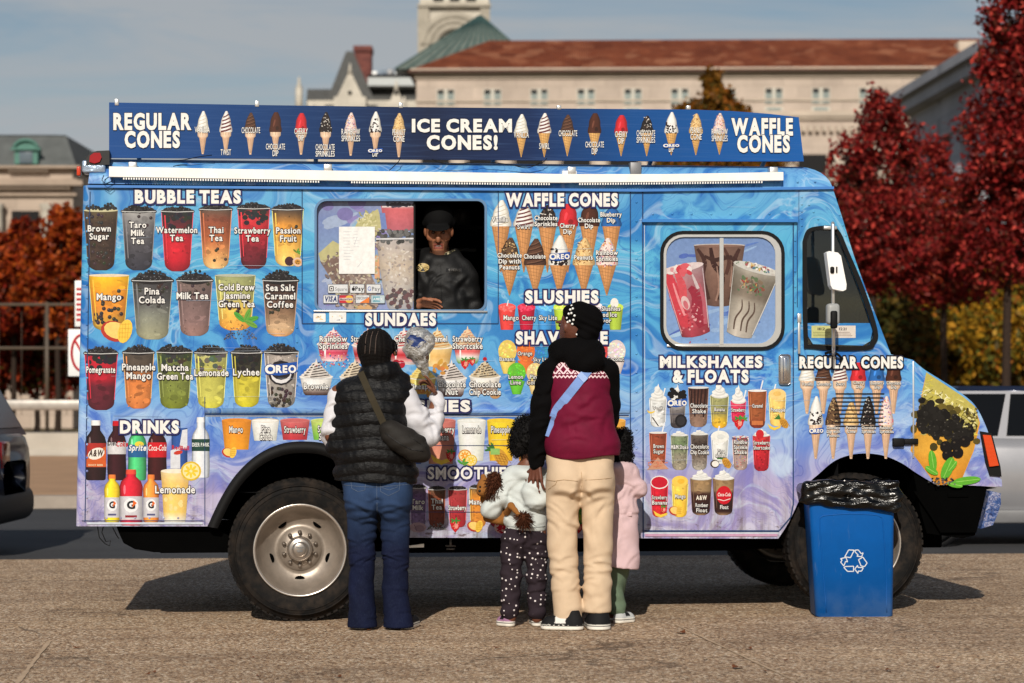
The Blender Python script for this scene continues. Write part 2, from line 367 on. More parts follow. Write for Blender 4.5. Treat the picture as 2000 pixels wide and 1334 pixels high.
for k in range(40):
    a = 2*math.pi*k/40; ring.append((c0.x+20/s*math.cos(a), c0.y, c0.z+35/s*math.sin(a)))
b.tube(ring+[ring[0]], .014, 6, cap=False); b.tube([ring[15], ring[35]], .014, 6); b.build('red_ring', m_red, pl)
b = MB(); px_box(b, 146, 548, 174, 638, d, .012, .004); pl = b.build('notice_plate', m_white, sg)
b = MB()
for i in range(7): px_box(b, 149, 562+i*10, 171, 567+i*10, d-.004, .003, .0005)
b.build('notice_text', m_red, pl)

# ---------------------------------------------------------------- buildings
def stone(name, c1, c2, bw=1.2, bh=.6):
    t = NT(name); v = t.obj(); g = t.noise(v, .35, 5, .6)
    br = t.n('ShaderNodeTexBrick', {'Vector':t.mp(v, rot=(R(90),0,0)), 'Color1':lin(c1)+(1,), 'Color2':lin(c2)+(1,), 'Mortar':tuple(.8*x for x in lin(c2))+(1,), 'Scale':1., 'Mortar Size':.02, 'Brick Width':bw, 'Row Height':bh}).outputs[0]
    return t.bsdf(t.mix(1., br, t.ramp(g, [(.3,.82),(.7,1.12)]), 'MULTIPLY'), .85, .2)
m_beige = stone('limestone', (190,174,160), (178,163,150), 2.4, 1.0); m_trim = M('limestone_trim', (186,172,156), .85, .2, var=.15, nsc=.5)
m_win = M('window_glass', (92,104,112), .15, .5, var=.3, nsc=.4); m_winp = M('window_frame', (190,186,174), .6, .3); m_blind = M('window_blind', (132,142,138), .5, .3, var=.2, nsc=.5)
t = NT('terracotta_tiles'); v = t.obj(); n1 = t.noise(t.mp(v, (1.,.7,.9)), .7, 4, .8); vt = t.n('ShaderNodeSeparateColor', {0:t.n('ShaderNodeTexVoronoi', {'Vector':t.mp(v, (1,.8,1.4)), 'Scale':.75}).outputs['Color']}).outputs[0]; n2 = t.noise(v, .2, 3, .5)
wv = t.n('ShaderNodeTexWave', {'Vector':v, 'Scale':1.6, 'Distortion':.4}, bands_direction='X').outputs[1]
m_tile = t.bsdf(t.mix(.3, t.mix(.5, t.ramp(n1, [(.3, lin((80,36,18))), (.48, lin((116,56,32))), (.58, lin((138,74,46))), (.68, lin((190,132,98)))]), t.ramp(vt, [(0, lin((88,40,22))), (.5, lin((120,60,36))), (.8, lin((142,78,50))), (1., lin((196,138,104)))])), t.ramp(n2, [(.35, lin((100,48,26))), (.7, lin((136,74,46)))])), .8, .2, 0, t.bump(wv, .6, .15))
D1 = 180.; s1 = F/D1
def bx(px): return (px-1000)/s1
def bz(py): return HC+(HY-py)/s1
bd = empty('federal_building', (bx(1500), D1, -.3)); ORG[bd.name] = tuple(bd.location)
tag(bd, 'long beige stone building with a red clay tile roof behind the truck', 'building')
YAW1 = R(-1.6)                               # the wing recedes a little towards its left end
bd.rotation_euler = (0,0,YAW1)
x0, x1 = bx(812), bx(2060)
b = MB(); b.box(x0, x1, D1, D1+24, -.3, bz(150)); b.build('wall', m_beige, bd)
b = MB()
for (py0, py1, pr) in ((139,144,.45),(144,152,.3),(152,159,.16),(203,207,.14),(228,232,.25),(232,240,.4),(240,246,.25)):
    b.box(x0-pr, x1, D1-pr, D1+.1, bz(py1)+.002*py0, bz(py0)+.002*py0)
for i in range(90):
    xx = bx(830+i*13.6); b.box(xx, xx+.28, D1-.5, D1-.02, bz(258), bz(247))
b.build('cornice', m_trim, bd)
b = MB(); ex = .7; ze = bz(138); zr = bz(78)
a = [(x0-ex, D1-ex, ze), (x1, D1-ex, ze), (x1, D1+24+ex, ze), (x0-ex, D1+24+ex, ze)]
ry = D1+11; rx0 = x0+5.0
zrd = HC+(HY-77)/F*ry; rx0 = (948-1000)/F*ry; r_ = [(rx0, ry, zrd), (x1, ry, zrd)]
b.add(a+r_, [(0,1,5,4),(3,0,4),(2,3,4,5)]); 
b.build('roof', m_tile, bd)
b = MB(); b.box(x0-ex, x1, D1-ex, D1-ex+.3, ze-.16, ze-.02); b.build('gutter', M('gutter', (74,58,50), .7, .2), bd)
m_dark = M('dark_opening', (26,25,26), .7, .2)
b = MB()
for px in [870+91.6*i for i in range(13)]:
    if px > 2050: break
    x = bx(px); f = MB()
    f.box(x-.75, x+.75, D1-.06, D1-.002, bz(203), bz(172)); wf = f.build('window', m_winp, bd)
    g = MB()
    g.box(x-.66, x-.16, D1-.11, D1-.063, bz(182), bz(173.5), 0); g.box(x+.16, x+.66, D1-.11, D1-.063, bz(180), bz(173.5), 0); g.box(x-.66, x-.16, D1-.11, D1-.063, bz(202), bz(180.1), 1); g.box(x+.16, x+.66, D1-.11, D1-.063, bz(202), bz(180.1), 1); g.build('pane', [m_dark, m_blind], wf)
    f = MB(); f.box(x-.75, x+.75, D1-.06, D1-.002, bz(226), bz(209)); wf = f.build('window', m_winp, bd)
    g = MB(); g.box(x-.55, x+.55, D1-.11, D1-.063, bz(224), bz(211)); g.build('pane', m_blind, wf)
for px in [850+92*i for i in range(13)]:
    x = bx(px); f = MB(); f.box(x-1.15, x+1.15, D1-.08, D1-.002, bz(420), bz(302)); f.build('tall_window', m_dark, bd)
    f = MB(); f.tube([(x+1.9, D1-.7, bz(460)), (x+1.9, D1-.7, bz(296))], .62, 14); f.build('column', m_trim, bd)
b = MB(); b.bevbox(bx(1895), bx(1990), D1+6, D1+18, bz(95), bz(58), .1); b.build('roof_block', m_trim, bd)

# old romanesque post office behind it
D2 = 240.; s2 = F/D2
def cx2(px): return (px-1000)/s2
def cz2(py): return HC+(HY-py)/s2
po = empty('romanesque_building', (cx2(700), D2, -.3)); ORG[po.name] = tuple(po.location)
tag(po, 'grey slate roofed gothic building with a tall pale clock tower', 'building')
m_pale = stone('pale_granite', (200,192,178), (188,181,168), 2., .9); m_slate = M('slate', (82,82,80), .8, .3, var=.2, nsc=1.5)
m_brick = stone('chimney_brick', (120,72,64), (100,60,56), .9, .35); m_copper = M('green_copper_glass', (96,106,100), .5, .4, var=.25, nsc=1.2)
b = MB(); b.box(cx2(600), cx2(1000), D2, D2+30, -.3, cz2(196)); b.build('wall', m_pale, po)
b = MB()
def pyr(b, base, apex, d0, d1):
    """steep hipped roof: base (x0,x1,z), apex (x0,x1,z)"""
    X0, X1, Z0 = base; A0, A1, Z1 = apex; dm = (d0+d1)/2; q_ = dm/D2; A0, A1 = A0*q_, A1*q_; Z1 = HC+(Z1-HC)*q_
    b.add([(X0,d0,Z0),(X1,d0,Z0),(X1,d1,Z0),(X0,d1,Z0),(A0,dm,Z1),(A1,dm,Z1)], [(0,1,5,4),(1,2,5),(2,3,4,5),(3,0,4)])
pyr(b, (cx2(632),cx2(740),cz2(215)), (cx2(676),cx2(689),cz2(100)), D2-.5, D2+12)
pyr(b, (cx2(597),cx2(660),cz2(215)), (cx2(600),cx2(650),cz2(174)), D2-.2, D2+8)
pyr(b, (cx2(700),cx2(835),cz2(215)), (cx2(720),cx2(815),cz2(158)), D2+.5, D2+12)
b.build('roof', m_slate, po)
b = MB(); b.bevbox(cx2(683), cx2(717), D2+7, D2+9.5, cz2(200), cz2(72), .1); b.bevbox(cx2(681), cx2(719), D2+6.8, D2+9.7, cz2(82), cz2(69), .1); b.build('chimney', m_brick, po)
def gable(b, cx, yb, yt, hw, d0):
    x = cx2(cx); h = hw/s2; zb, zt = cz2(yb), cz2(yt); zs = zb+(zt-zb)*.3
    b.prism([(x-h,zb),(x+h,zb),(x+h,zs),(x+h*.8,zs),(x,zt),(x-h*.8,zs),(x-h,zs)], d0, d0+4)
for (cx, yb, yt, hw) in ((685,214,140,31),(775,214,172,16)):
    b = MB(); gable(b, cx, yb, yt, hw, D2-1.2); g = b.build('gable', m_pale, po)
    b = MB(); b.lathe([(0,0),(.22,0),(.22,.1),(0,.1)], 16, 'y', (cx2(cx), D2-1.32, cz2(yb-30)), 0); b.build('gable_vent', m_dark, g)
    b = MB(); b.tube([(cx2(cx), D2-1, cz2(yt+8)), (cx2(cx), D2-1, cz2(yt-14))], [.3,.05], 8); b.build('finial', m_pale, g)
for cx, yt in ((585,152),(612,200),(790,190)):
    b = MB(); x = cx2(cx); b.tube([(x,D2-.5,cz2(230)),(x,D2-.5,cz2(yt+22)),(x,D2-.5,cz2(yt+14)),(x,D2-.5,cz2(yt))], [.42,.4,.2,.12], 8); b.build('pinnacle', m_pale, po)
b = MB(); b.box(cx2(716), cx2(812), D2+2, D2+9, cz2(162), cz2(144)); b.build('flat_roof_block', M('white_roofing', (186,190,190), .7, .2), po)
b = MB()
for i, (pa, pb, pt) in enumerate(((722,732,128),(738,748,126),(752,764,124),(768,790,124),(795,826,124))): b.bevbox(cx2(pa), cx2(pb), D2+4, D2+6, cz2(145), cz2(pt), .08, i % 3)
b.build('rooftop_units', [m_white, M('unit_grey', (110,122,136), .6), m_grey], po)
b = MB(); b.box(cx2(716), cx2(835), D2+1.9, D2+2.1, cz2(145), cz2(140)); b.build('parapet_rail', m_dark, po)
k_ = 1+14/D2; tx = lambda px: cx2(px)*k_; tz = lambda py: HC+(cz2(py)-HC)*k_
b = MB(); b.box(tx(820), tx(955), D2+14, D2+22, 0, tz(-120)); tw = b.build('tower', m_pale, po)
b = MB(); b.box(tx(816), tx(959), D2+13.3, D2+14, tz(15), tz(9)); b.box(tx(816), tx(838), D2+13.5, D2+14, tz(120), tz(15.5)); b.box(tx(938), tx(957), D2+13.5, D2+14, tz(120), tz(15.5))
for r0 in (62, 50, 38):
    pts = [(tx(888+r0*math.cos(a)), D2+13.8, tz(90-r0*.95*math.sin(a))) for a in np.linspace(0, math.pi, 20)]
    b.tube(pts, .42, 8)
b.build('tower_arch', M('shade_toned_granite', (164,156,142), .85, .2, var=.2, nsc=1), tw)  # relief shading put into the colour: darker stone, as frontal sun gives none
b = MB()
for px in (856, 888, 920): b.bevbox(tx(px-10), tx(px+10), D2+13.9, D2+14.05, tz(3), tz(-60), .05)
b.build('tower_opening', m_dark, tw)
b = MB(); pyr(b, (cx2(770),cx2(1060),cz2(132)), (cx2(936),cx2(940),cz2(30)), D2+1, D2+13); b.build('glass_roof', m_copper, po)
b = MB()
for k in range(13):
    f_ = k/12; b.tube([(cx2(770+290*f_), D2+.9, cz2(132)), (cx2(936+4*f_)*1.029, D2+6.9, HC+(cz2(30.5)-HC)*1.029)], .09, 5)
b.build('roof_ribs', M('rib_copper', (66,92,90), .5), po)

# mansard building on the left
D3 = 120.; s3 = F/D3
def dx(px): return (px-1000)/s3
def dz(py): return HC+(HY-py)/s3
ms = empty('mansard_building', (dx(60), D3, -.3)); ORG[ms.name] = tuple(ms.location)
tag(ms, 'stone building with a grey-green mansard roof and copper dormer at left', 'building')
m_st3 = stone('grey_limestone', (186,168,152), (174,157,142), 1.6, .7); m_man = M('mansard_slate', (92,95,94), .75, .3, var=.22, nsc=1.2)
b = MB(); b.box(dx(-260), dx(142), D3, D3+14, -.3, dz(330)); b.build('wall', m_st3, ms)
b = MB(); b.add([(dx(-260),D3-.2,dz(325)),(dx(150),D3-.2,dz(325)),(dx(118),D3+1.5,dz(258)),(dx(-240),D3+1.5,dz(258)),(dx(150),D3+14.2,dz(325)),(dx(-260),D3+14.2,dz(325)),(dx(118),D3+12.5,dz(258)),(dx(-240),D3+12.5,dz(258))],
     [(0,1,2,3),(1,4,6,2),(4,5,7,6),(5,0,3,7)]); b.build('mansard_roof', m_man, ms)
b = MB(); b.add([(dx(-240),D3+1.4,dz(258)),(dx(118),D3+1.4,dz(258)),(dx(118),D3+12.6,dz(258)),(dx(-240),D3+12.6,dz(258)),(dx(-180),D3+5,dz(242)),(dx(62),D3+5,dz(242)),(dx(62),D3+9,dz(242)),(dx(-180),D3+9,dz(242))],
     [(0,1,5,4),(1,2,6,5),(2,3,7,6),(3,0,4,7),(4,5,6,7)]); b.build('upper_roof', M('roof_dark', (48,52,52), .8, .2, var=.2, nsc=1), ms)
m_verd = M('verdigris', (80,124,112), .6, .3, var=.2, nsc=3)
for cx in (54, -130):
    b = MB(); ar = [(dx(cx)+.62*math.cos(a), dz(293)+.42*math.sin(a)) for a in np.linspace(0, math.pi, 12)]
    b.prism([(dx(cx)-.62,dz(322)),(dx(cx)+.62,dz(322))]+ar, D3-.4, D3+2); dm = b.build('dormer', m_verd, ms)
    b = MB(); b.bevbox(dx(cx)-.36, dx(cx)+.36, D3-.45, D3-.42, dz(321), dz(296), .01); b.build('dormer_pane', m_win, dm)
    b = MB(); b.tube([(x, D3-.5, z+.06) for x, z in ar], .09, 6); b.box(dx(cx)-.8, dx(cx)+.8, D3-.6, D3-.41, dz(295), dz(291)); b.build('dormer_hood', m_verd, dm)
b = MB()
for a_, c_, pr in ((325,330,.5),(350,354,.3),(354,364,.65),(378,383,.25)): b.box(dx(-260), dx(142)+pr, D3-pr, D3+.1, dz(c_), dz(a_))
for i in range(56): xx = dx(-250+i*7); b.box(xx, xx+.1, D3-.5, D3-.02, dz(371), dz(364.3))
for i in range(26): xx = dx(20+i*3); b.tube([(xx,D3-.35,dz(338)),(xx,D3-.35,dz(326))], .035, 5)
b.build('cornice', M('limestone_grey_trim', (166,148,132), .85, .2, var=.15, nsc=1), ms)
for cx in (-150, -55, 50, 130):
    b = MB(); b.box(dx(cx)-.75, dx(cx)+.75, D3-.06, D3-.002, dz(480), dz(412)); b.build('window', m_dark, ms)
for cx in (-100, -2, 96):
    b = MB(); b.lathe([(.36,dz(480)),(.34,dz(410)),(.42,dz(404)),(.42,dz(400))], 16, 'z', (dx(cx), D3-.5, 0)); b.build('column', m_pale, ms)

# grey columned building on the right, in its own shade
gb = empty('colonnade_building', (24, 92, -.3)); ORG[gb.name] = (24,92,-.3)
gb.rotation_euler = (0,0,0)
tag(gb, 'grey stone building with square columns behind the maples at right', 'building')
m_gs = stone('grey_stone', (176,178,184), (164,166,174), 1.4, .6)
def rot(b, a):
    ca, sa = math.cos(a), math.sin(a); b.v = [(24+(x-24)*ca-(y-92)*sa, 92+(x-24)*sa+(y-92)*ca, z) for x,y,z in b.v]
# the facade runs away from the viewer to the left: near right end at about 66 m, far end at 100 m
P0 = Vector(((1792-1000)/F*97, 97, 0)); P1 = Vector(((2010-1000)/F*80, 80, 0)); ln = (P1-P0).length; ux = (P1-P0).normalized(); uy = Vector((-ux.y, ux.x, 0))
MG = Matrix(((ux.x, uy.x, 0, P0.x), (ux.y, uy.y, 0, P0.y), (0,0,1,0), (0,0,0,1)))
zt = 13.7
b = MB(); b.box(0, ln+12, 1.2, 16, -.3, zt, 0, MG); b.build('wall', m_gs, gb)
b = MB(); b.box(-.6, ln+12, -.9, 2, zt, zt+.5, 0, MG); b.box(-.2, ln+12, -.3, 2, zt-1.6, zt-.004, 0, MG); b.box(-.8, ln+12, -1.2, 2, zt+.504, zt+.9, 0, MG); b.build('cornice', m_gs, gb)
b = MB(); vs = [(-.8,-1.2,zt+.9),(ln+12,-1.2,zt+.9),(ln+12,7,zt+2.6),(3,7,zt+2.6),(-.8,16,zt+.9)]
b.add([tuple(MG @ Vector(v)) for v in vs], [(0,1,2,3),(0,3,4)]); b.build('roof', M('grey_roof', (150,150,148), .7, .3, var=.15, nsc=1), gb)
for i in range(9):
    a_ = .2+i*(ln+10)/8.6
    b = MB(); b.bevbox(a_, a_+1.5, -.2, .9, -.3, zt-1.62, .05, 0, MG); b.build('column', m_gs, gb)
    b = MB(); b.box(a_+2.3, a_+4.6, 1.1, 1.19, 1, zt-2.6, 0, MG); wn = b.build('window', M('shaded_glass', (52,60,70), .2, .5) if i == 0 else bpy.data.materials['shaded_glass'], gb)
    b = MB(); b.box(a_+3.4, a_+3.5, 1.05, 1.098, 1, zt-2.6, 0, MG)
    for zz in (3.4, 5.8, 8.2): b.box(a_+2.3, a_+3.395, 1.05, 1.098, zz, zz+.12, 0, MG); b.box(a_+3.505, a_+4.6, 1.05, 1.098, zz, zz+.12, 0, MG)
    b.build('glazing_bar', m_gs, wn)

# ---------------------------------------------------------------- parked cars
m_tyre = M('tyre_rubber', (24,24,25), .8, .25, var=.25, nsc=30); m_alloy = M('alloy', (170,170,172), .3, .5, .9)
def carpaint(name, c, coat=.8):
    t = NT(name); v = t.obj(); n = t.noise(v, 3, 3)
    return t.bsdf(t.mix(1., lin(c), t.ramp(n, [(.3,.93),(.7,1.05)]), 'MULTIPLY'), .28 if coat > .5 else .4, .5*coat, .35 if coat > .5 else 0., None, **{'Coat Weight':coat, 'Coat Roughness':.06})
m_cglass = M('car_glass', (10,12,14), .12, .25, var=.05)
m_plast = M('black_plastic', (18,18,20), .55, .3)
def car(name, label, loc, face, paint, roofpaint, Lh, W, stations, belt, cabin, lamps, suv=False):
    """face +1: front towards +x. stations: (x, z_low, z_hood) along the body; cabin: (x_base0,x_top0,x_top1,x_base1,z_top)"""
    root = empty(name, loc); tag(root, label, 'car', 'cars parked along the road'); ORG[root.name] = (0,0,0)
    root.rotation_euler = (0,0,0)
    fx = lambda x: x*face
    b = MB(); rings = []
    for x, zl, zh, wf in stations:
        hw = W/2*wf
        half = [(-hw*.86,zl),(-hw*.97,zl+.1),(-hw,(zl+zh)*.5),(-hw*.985,zh-.12),(-hw*.93,zh-.02),(-hw*.7,zh+.01)]
        rings.append([(fx(x),y,z) for y,z in half]+[(fx(x),-y,z) for y,z in reversed(half)])
    n = len(rings[0]); vs = [p for r in rings for p in r]
    fs = [(i*n+k, i*n+(k+1)%n, (i+1)*n+(k+1)%n, (i+1)*n+k) for i in range(len(rings)-1) for k in range(n)]+[tuple(range(n)), tuple(range((len(rings)-1)*n, len(rings)*n))]
    b.add(vs, fs, sm=True); b.build('body', paint, root)
    a0, t0, t1, a1, zt = cabin; hb, ht = W/2*.93, W/2*.74
    cab = [(fx(a0),-hb,belt),(fx(a1),-hb,belt),(fx(a1),hb,belt),(fx(a0),hb,belt),(fx(t0),-ht,zt),(fx(t1),-ht,zt),(fx(t1),ht,zt),(fx(t0),ht,zt)]
    b = MB(); b.add(cab, [(0,1,5,4),(1,2,6,5),(2,3,7,6),(3,0,4,7)]); b.build('cabin', paint, root)
    b = MB(); bm = bmesh.new(); bmesh.ops.create_cube(bm, size=1)
    for v_ in bm.verts:
        top = v_.co.z > 0; xx = (t1 if v_.co.x > 0 else t0)+(0 if not top else (-.06 if v_.co.x > 0 else .06)); v_.co = Vector((fx(xx), v_.co.y*2*(ht+.012 if not top else ht*.9), zt-.03 if not top else zt+.045))
    bmesh.ops.bevel(bm, geom=list(bm.edges), offset=.02, segments=2, affect='EDGES'); b.bm(bm); b.build('roof', roofpaint, root)
    def lerp(p, q, t): return tuple(p[i]+(q[i]-p[i])*t for i in range(3))
    def quadwin(nm, A, B_, C_, D_, u0, u1, w0, w1, off):
        P = lambda u, w_: Vector(lerp(lerp(A,B_,u), lerp(D_,C_,u), w_))
        nrm = (P(1,0)-P(0,0)).cross(P(0,1)-P(0,0)).normalized()
        if nrm.y*off[1]+nrm.x*off[0] < 0: nrm = -nrm
        p4 = [P(u0,w0),P(u1,w0),P(u1,w1),P(u0,w1)]
        b = MB(); b.add([p+nrm*.004 for p in p4]+[p+nrm*.012 for p in p4], [(4,5,6,7),(0,1,5,4),(1,2,6,5),(2,3,7,6),(3,0,4,7)]); b.build(nm, m_cglass, root)
    for sd in (0, 1):
        A, B_, C_, D_ = (cab[0],cab[1],cab[5],cab[4]) if sd == 0 else (cab[3],cab[2],cab[6],cab[7])
        off = (0,-1) if sd == 0 else (0,1)
        for u0, u1 in ((.04,.30),(.325,.64),(.665,.95)): quadwin('side_window', A, B_, C_, D_, u0, u1, .08, .93, off)
    quadwin('windshield', cab[1],cab[2],cab[6],cab[5], .05,.95,.06,.94, (face,0)); quadwin('rear_window', cab[0],cab[3],cab[7],cab[4], .06,.94,.1,.9, (-face,0))
    wr = .345 if not suv else .37
    for x in (-Lh*.30, Lh*.30):
        for sd in (-1, 1):
            y = sd*(W/2-.11); b = MB()
            b.lathe([(wr*.66,-.11),(wr*.93,-.115),(wr,-.07),(wr,.07),(wr*.93,.115),(wr*.66,.11)], 36, 'y', (fx(x), y, wr)); wl = b.build('wheel', m_tyre, root)
            b = MB(); b.lathe([(0,sd*.07),(wr*.2,sd*.075),(wr*.6,sd*.06),(wr*.68,sd*.1),(wr*.66,-sd*.1)], 36, 'y', (fx(x), y, wr))
            b.build('rim', m_alloy, wl)
            b = MB(); b.lathe([(wr*1.02,-.02),(wr*1.14,-.02),(wr*1.14,.02),(wr*1.02,.02),(wr*1.02,-.02)], 36, 'y', (fx(x), sd*(W/2-.005), wr)); b.build('arch_trim', m_plast, root)
    for (x0_, x1_, yy, z0_, z1_, nm, mt) in lamps:
        for sd in ((-1,) if nm == 'tail_lamp' and suv else (-1, 1)):
            b = MB(); ya, yb = sorted((sd*(yy-.34), sd*yy)); xa, xb = sorted((fx(x0_), fx(x1_))); b.bevbox(xa, xb, ya, yb, z0_, z1_, .02); b.build(nm, mt, root)
    b = MB()
    for x in (-.35, .75): b.bevbox(*sorted((fx(x), fx(x+.2))), -W/2-.025, -W/2+.03, belt-.14, belt-.1, .01)
    b.build('door_handle', m_alloy if not suv else m_plast, root)
    b = MB()
    for x in (-.98, .12, 1.2): b.box(fx(x)-.006, fx(x)+.006, -W/2-.003, -W/2+.05, .35, belt-.05)
    b.build('door_gap', m_plast, root)
    b = MB(); b.bevbox(*sorted((fx(-1.3), fx(1.25))), -W/2-.012, -W/2+.06, .2, .32, .015); b.build('sill', m_plast if suv else M('car_sill', (110,110,112), .4), root)
    for sd in (-1,1):
        b = MB(); b.bevbox(*sorted((fx(a1-.5), fx(a1-.32))), *sorted((sd*(W/2-.02), sd*(W/2+.16))), belt+.02, belt+.17, .03); b.build('mirror', paint, root)
    return root
m_tail = M('tail_lamp', (120,12,18), .15, .6, var=.1); m_head = M('head_lamp', (210,214,218), .1, .6); m_chrome = M('chrome', (215,215,218), .15, .5, 1., var=.03)
sx = (70-1000)/F*20.28
suv = car('parked_suv', 'dark blue car with red tail lamps cut off by the left edge', (sx-2.35, 19.35, gz(sx)-.02), -1, carpaint('navy_paint', (17,22,36), .25), carpaint('navy_paint_roof', (16,21,34), .25), 4.7, 1.86,
    [(-2.37,.52,.80,.5),(-2.35,.44,.92,.74),(-2.29,.34,1.02,.88),(-2.15,.27,1.07,.96),(-1.9,.24,1.08,1.0),(-1,.22,1.06,1.0),(.8,.22,1.03,1.0),(1.7,.24,.98,.98),(2.2,.28,.84,.9),(2.35,.36,.66,.78)], 1.02, (-2.28,-1.93,.35,1.1,1.68),
    [(-2.37,-2.2,.52,.74,.98,'tail_lamp',m_tail),(2.1,2.3,.82,.66,.8,'headlight',m_head)], True)
b = MB(); b.bevbox(2.0, 2.3, -.91, -.6, .36, .42, .02); b.build('bumper_trim', m_chrome, suv)
b = MB(); b.bevbox(2.02, 2.385, -.80, .80, .26, .58, .12, seg=4); b.build('bumper', m_plast, suv)
b = MB(); b.bevbox(1.86, 2.08, -.7, .7, 1.64, 1.70, .02); b.build('spoiler', m_plast, suv)
car('parked_sedan', 'silver car with dark roof parked beyond the truck nose', (5.05, 20.35, gz(5)-.02), 1, carpaint('silver_paint', (156,156,160)), carpaint('navy_roof', (30,38,62)), 4.8, 1.84,
    [(-2.4,.38,.74,.8),(-2.25,.26,.92,.93),(-1.8,.22,.98,1.0),(-.6,.2,.96,1.0),(.9,.2,.95,1.0),(1.8,.22,.86,.97),(2.25,.26,.72,.88),(2.4,.34,.58,.74)], .93, (-1.75,-1.15,.45,1.45,1.36),
    [(-2.42,-2.2,.84,.68,.84,'tail_lamp',m_tail),(2.12,2.36,.8,.56,.7,'headlight',m_head)])
# dry leaves on the plaza
m_dry = M('dry_leaf', (112,64,34), .8, .2, var=.3, nsc=30)
for i, (px, py, lb) in enumerate(((1330,1240,'curled brown leaf on the ground below the recycling bin'),(972,1267,'small tan leaf on the ground before the adults'),(1440,1309,'flat russet leaf near the bottom edge, right of centre'),(1735,1316,'small dark leaf near the bottom right'),(1462,1272,'little brown leaf beside the light ground joint'),(152,1262,'tiny leaf on the ground at lower left'),(1660,1215,'small dark leaf right below the blue bin'),(660,1322,'pale brown leaf at the bottom edge, left of centre'))):
    p = wpt(px, py, HC*F/(py-HY)); p.z = gz(p.x)+.006; b = MB(); a = RNG.random()*6; ca, sa = math.cos(a), math.sin(a); L_ = .045 if i in (0,2) else .03
    pr = [(-1,0,.25),(-.5,.42,.1),(.1,.5,.0),(.7,.28,.15),(1.1,0,.3),(.7,-.3,.12),(.1,-.48,0),(-.5,-.4,.08),(0,0,.12)]
    vs = [(p.x+L_*(x*ca-y*sa), p.y+L_*(x*sa+y*ca), p.z+L_*z) for x,y,z in pr]
    b.add(vs, [(j, (j+1)%8, 8) for j in range(8)], sm=True)
    tag(b.build('fallen_leaf', m_dry, org=tuple(p)), lb, 'leaf', 'dry leaves on the plaza')

for i in range(22):
    px, py = RNG.uniform(40,1960), RNG.uniform(1215,1325); p = wpt(px, py, HC*F/(py-HY)); p.z = gz(p.x)+.004; b = MB(); a = RNG.random()*6; ca, sa = math.cos(a), math.sin(a); L_ = RNG.uniform(.010,.022)
    vs = [(p.x+L_*(x*ca-y*sa), p.y+L_*(x*sa+y*ca), p.z+L_*z) for x,y,z in [(-1,0,.3),(-.3,.4,.1),(.6,.3,.2),(1.1,0,.4),(.5,-.35,.1),(-.4,-.4,0)]]
    b.add(vs, [(0,1,5),(1,2,4,5),(2,3,4)])
    tag(b.build('leaf_scrap', m_dry, org=tuple(p)), 'tiny brown leaf scrap scattered on the plaza', 'leaf scrap', 'leaf scraps on the plaza')
# ================================================================ the ice cream truck
YAW = R(6.0); TO = Vector((0, 13.13, 0))
cy_, sy_ = math.cos(YAW), math.sin(YAW)
tr = empty('ice_cream_truck', tuple(TO), YAW); ORG[tr.name] = (0,0,0)
tag(tr, 'light blue ice cream truck covered in menu pictures, parked side-on', 'food truck')
def P(px, py, yl=0.):
    """point of the truck's own frame (x along, y into the truck, z up) standing at that spot of the photo on the plane y = yl"""
    dx_, dz_ = (px-1000)/F, -(py-HY)/F
    nx, ny = -sy_, cy_
    t_ = (yl+TO.x*nx+TO.y*ny)/(dx_*nx+ny)
    wx, wy = dx_*t_-TO.x, t_-TO.y
    return Vector((wx*cy_+wy*sy_, yl, HC+dz_*t_))
PXM = (P(1100,700)-P(1000,700)).x/100.      # metres per photo pixel on the side
def PX(px, yl=0): return P(px, 700, yl).x
def PZ(py, px=1000, yl=0): return P(px, py, yl).z
def P2(pts, yl=0.): return [(P(x,y,yl).x, P(x,y,yl).z) for x,y in pts]

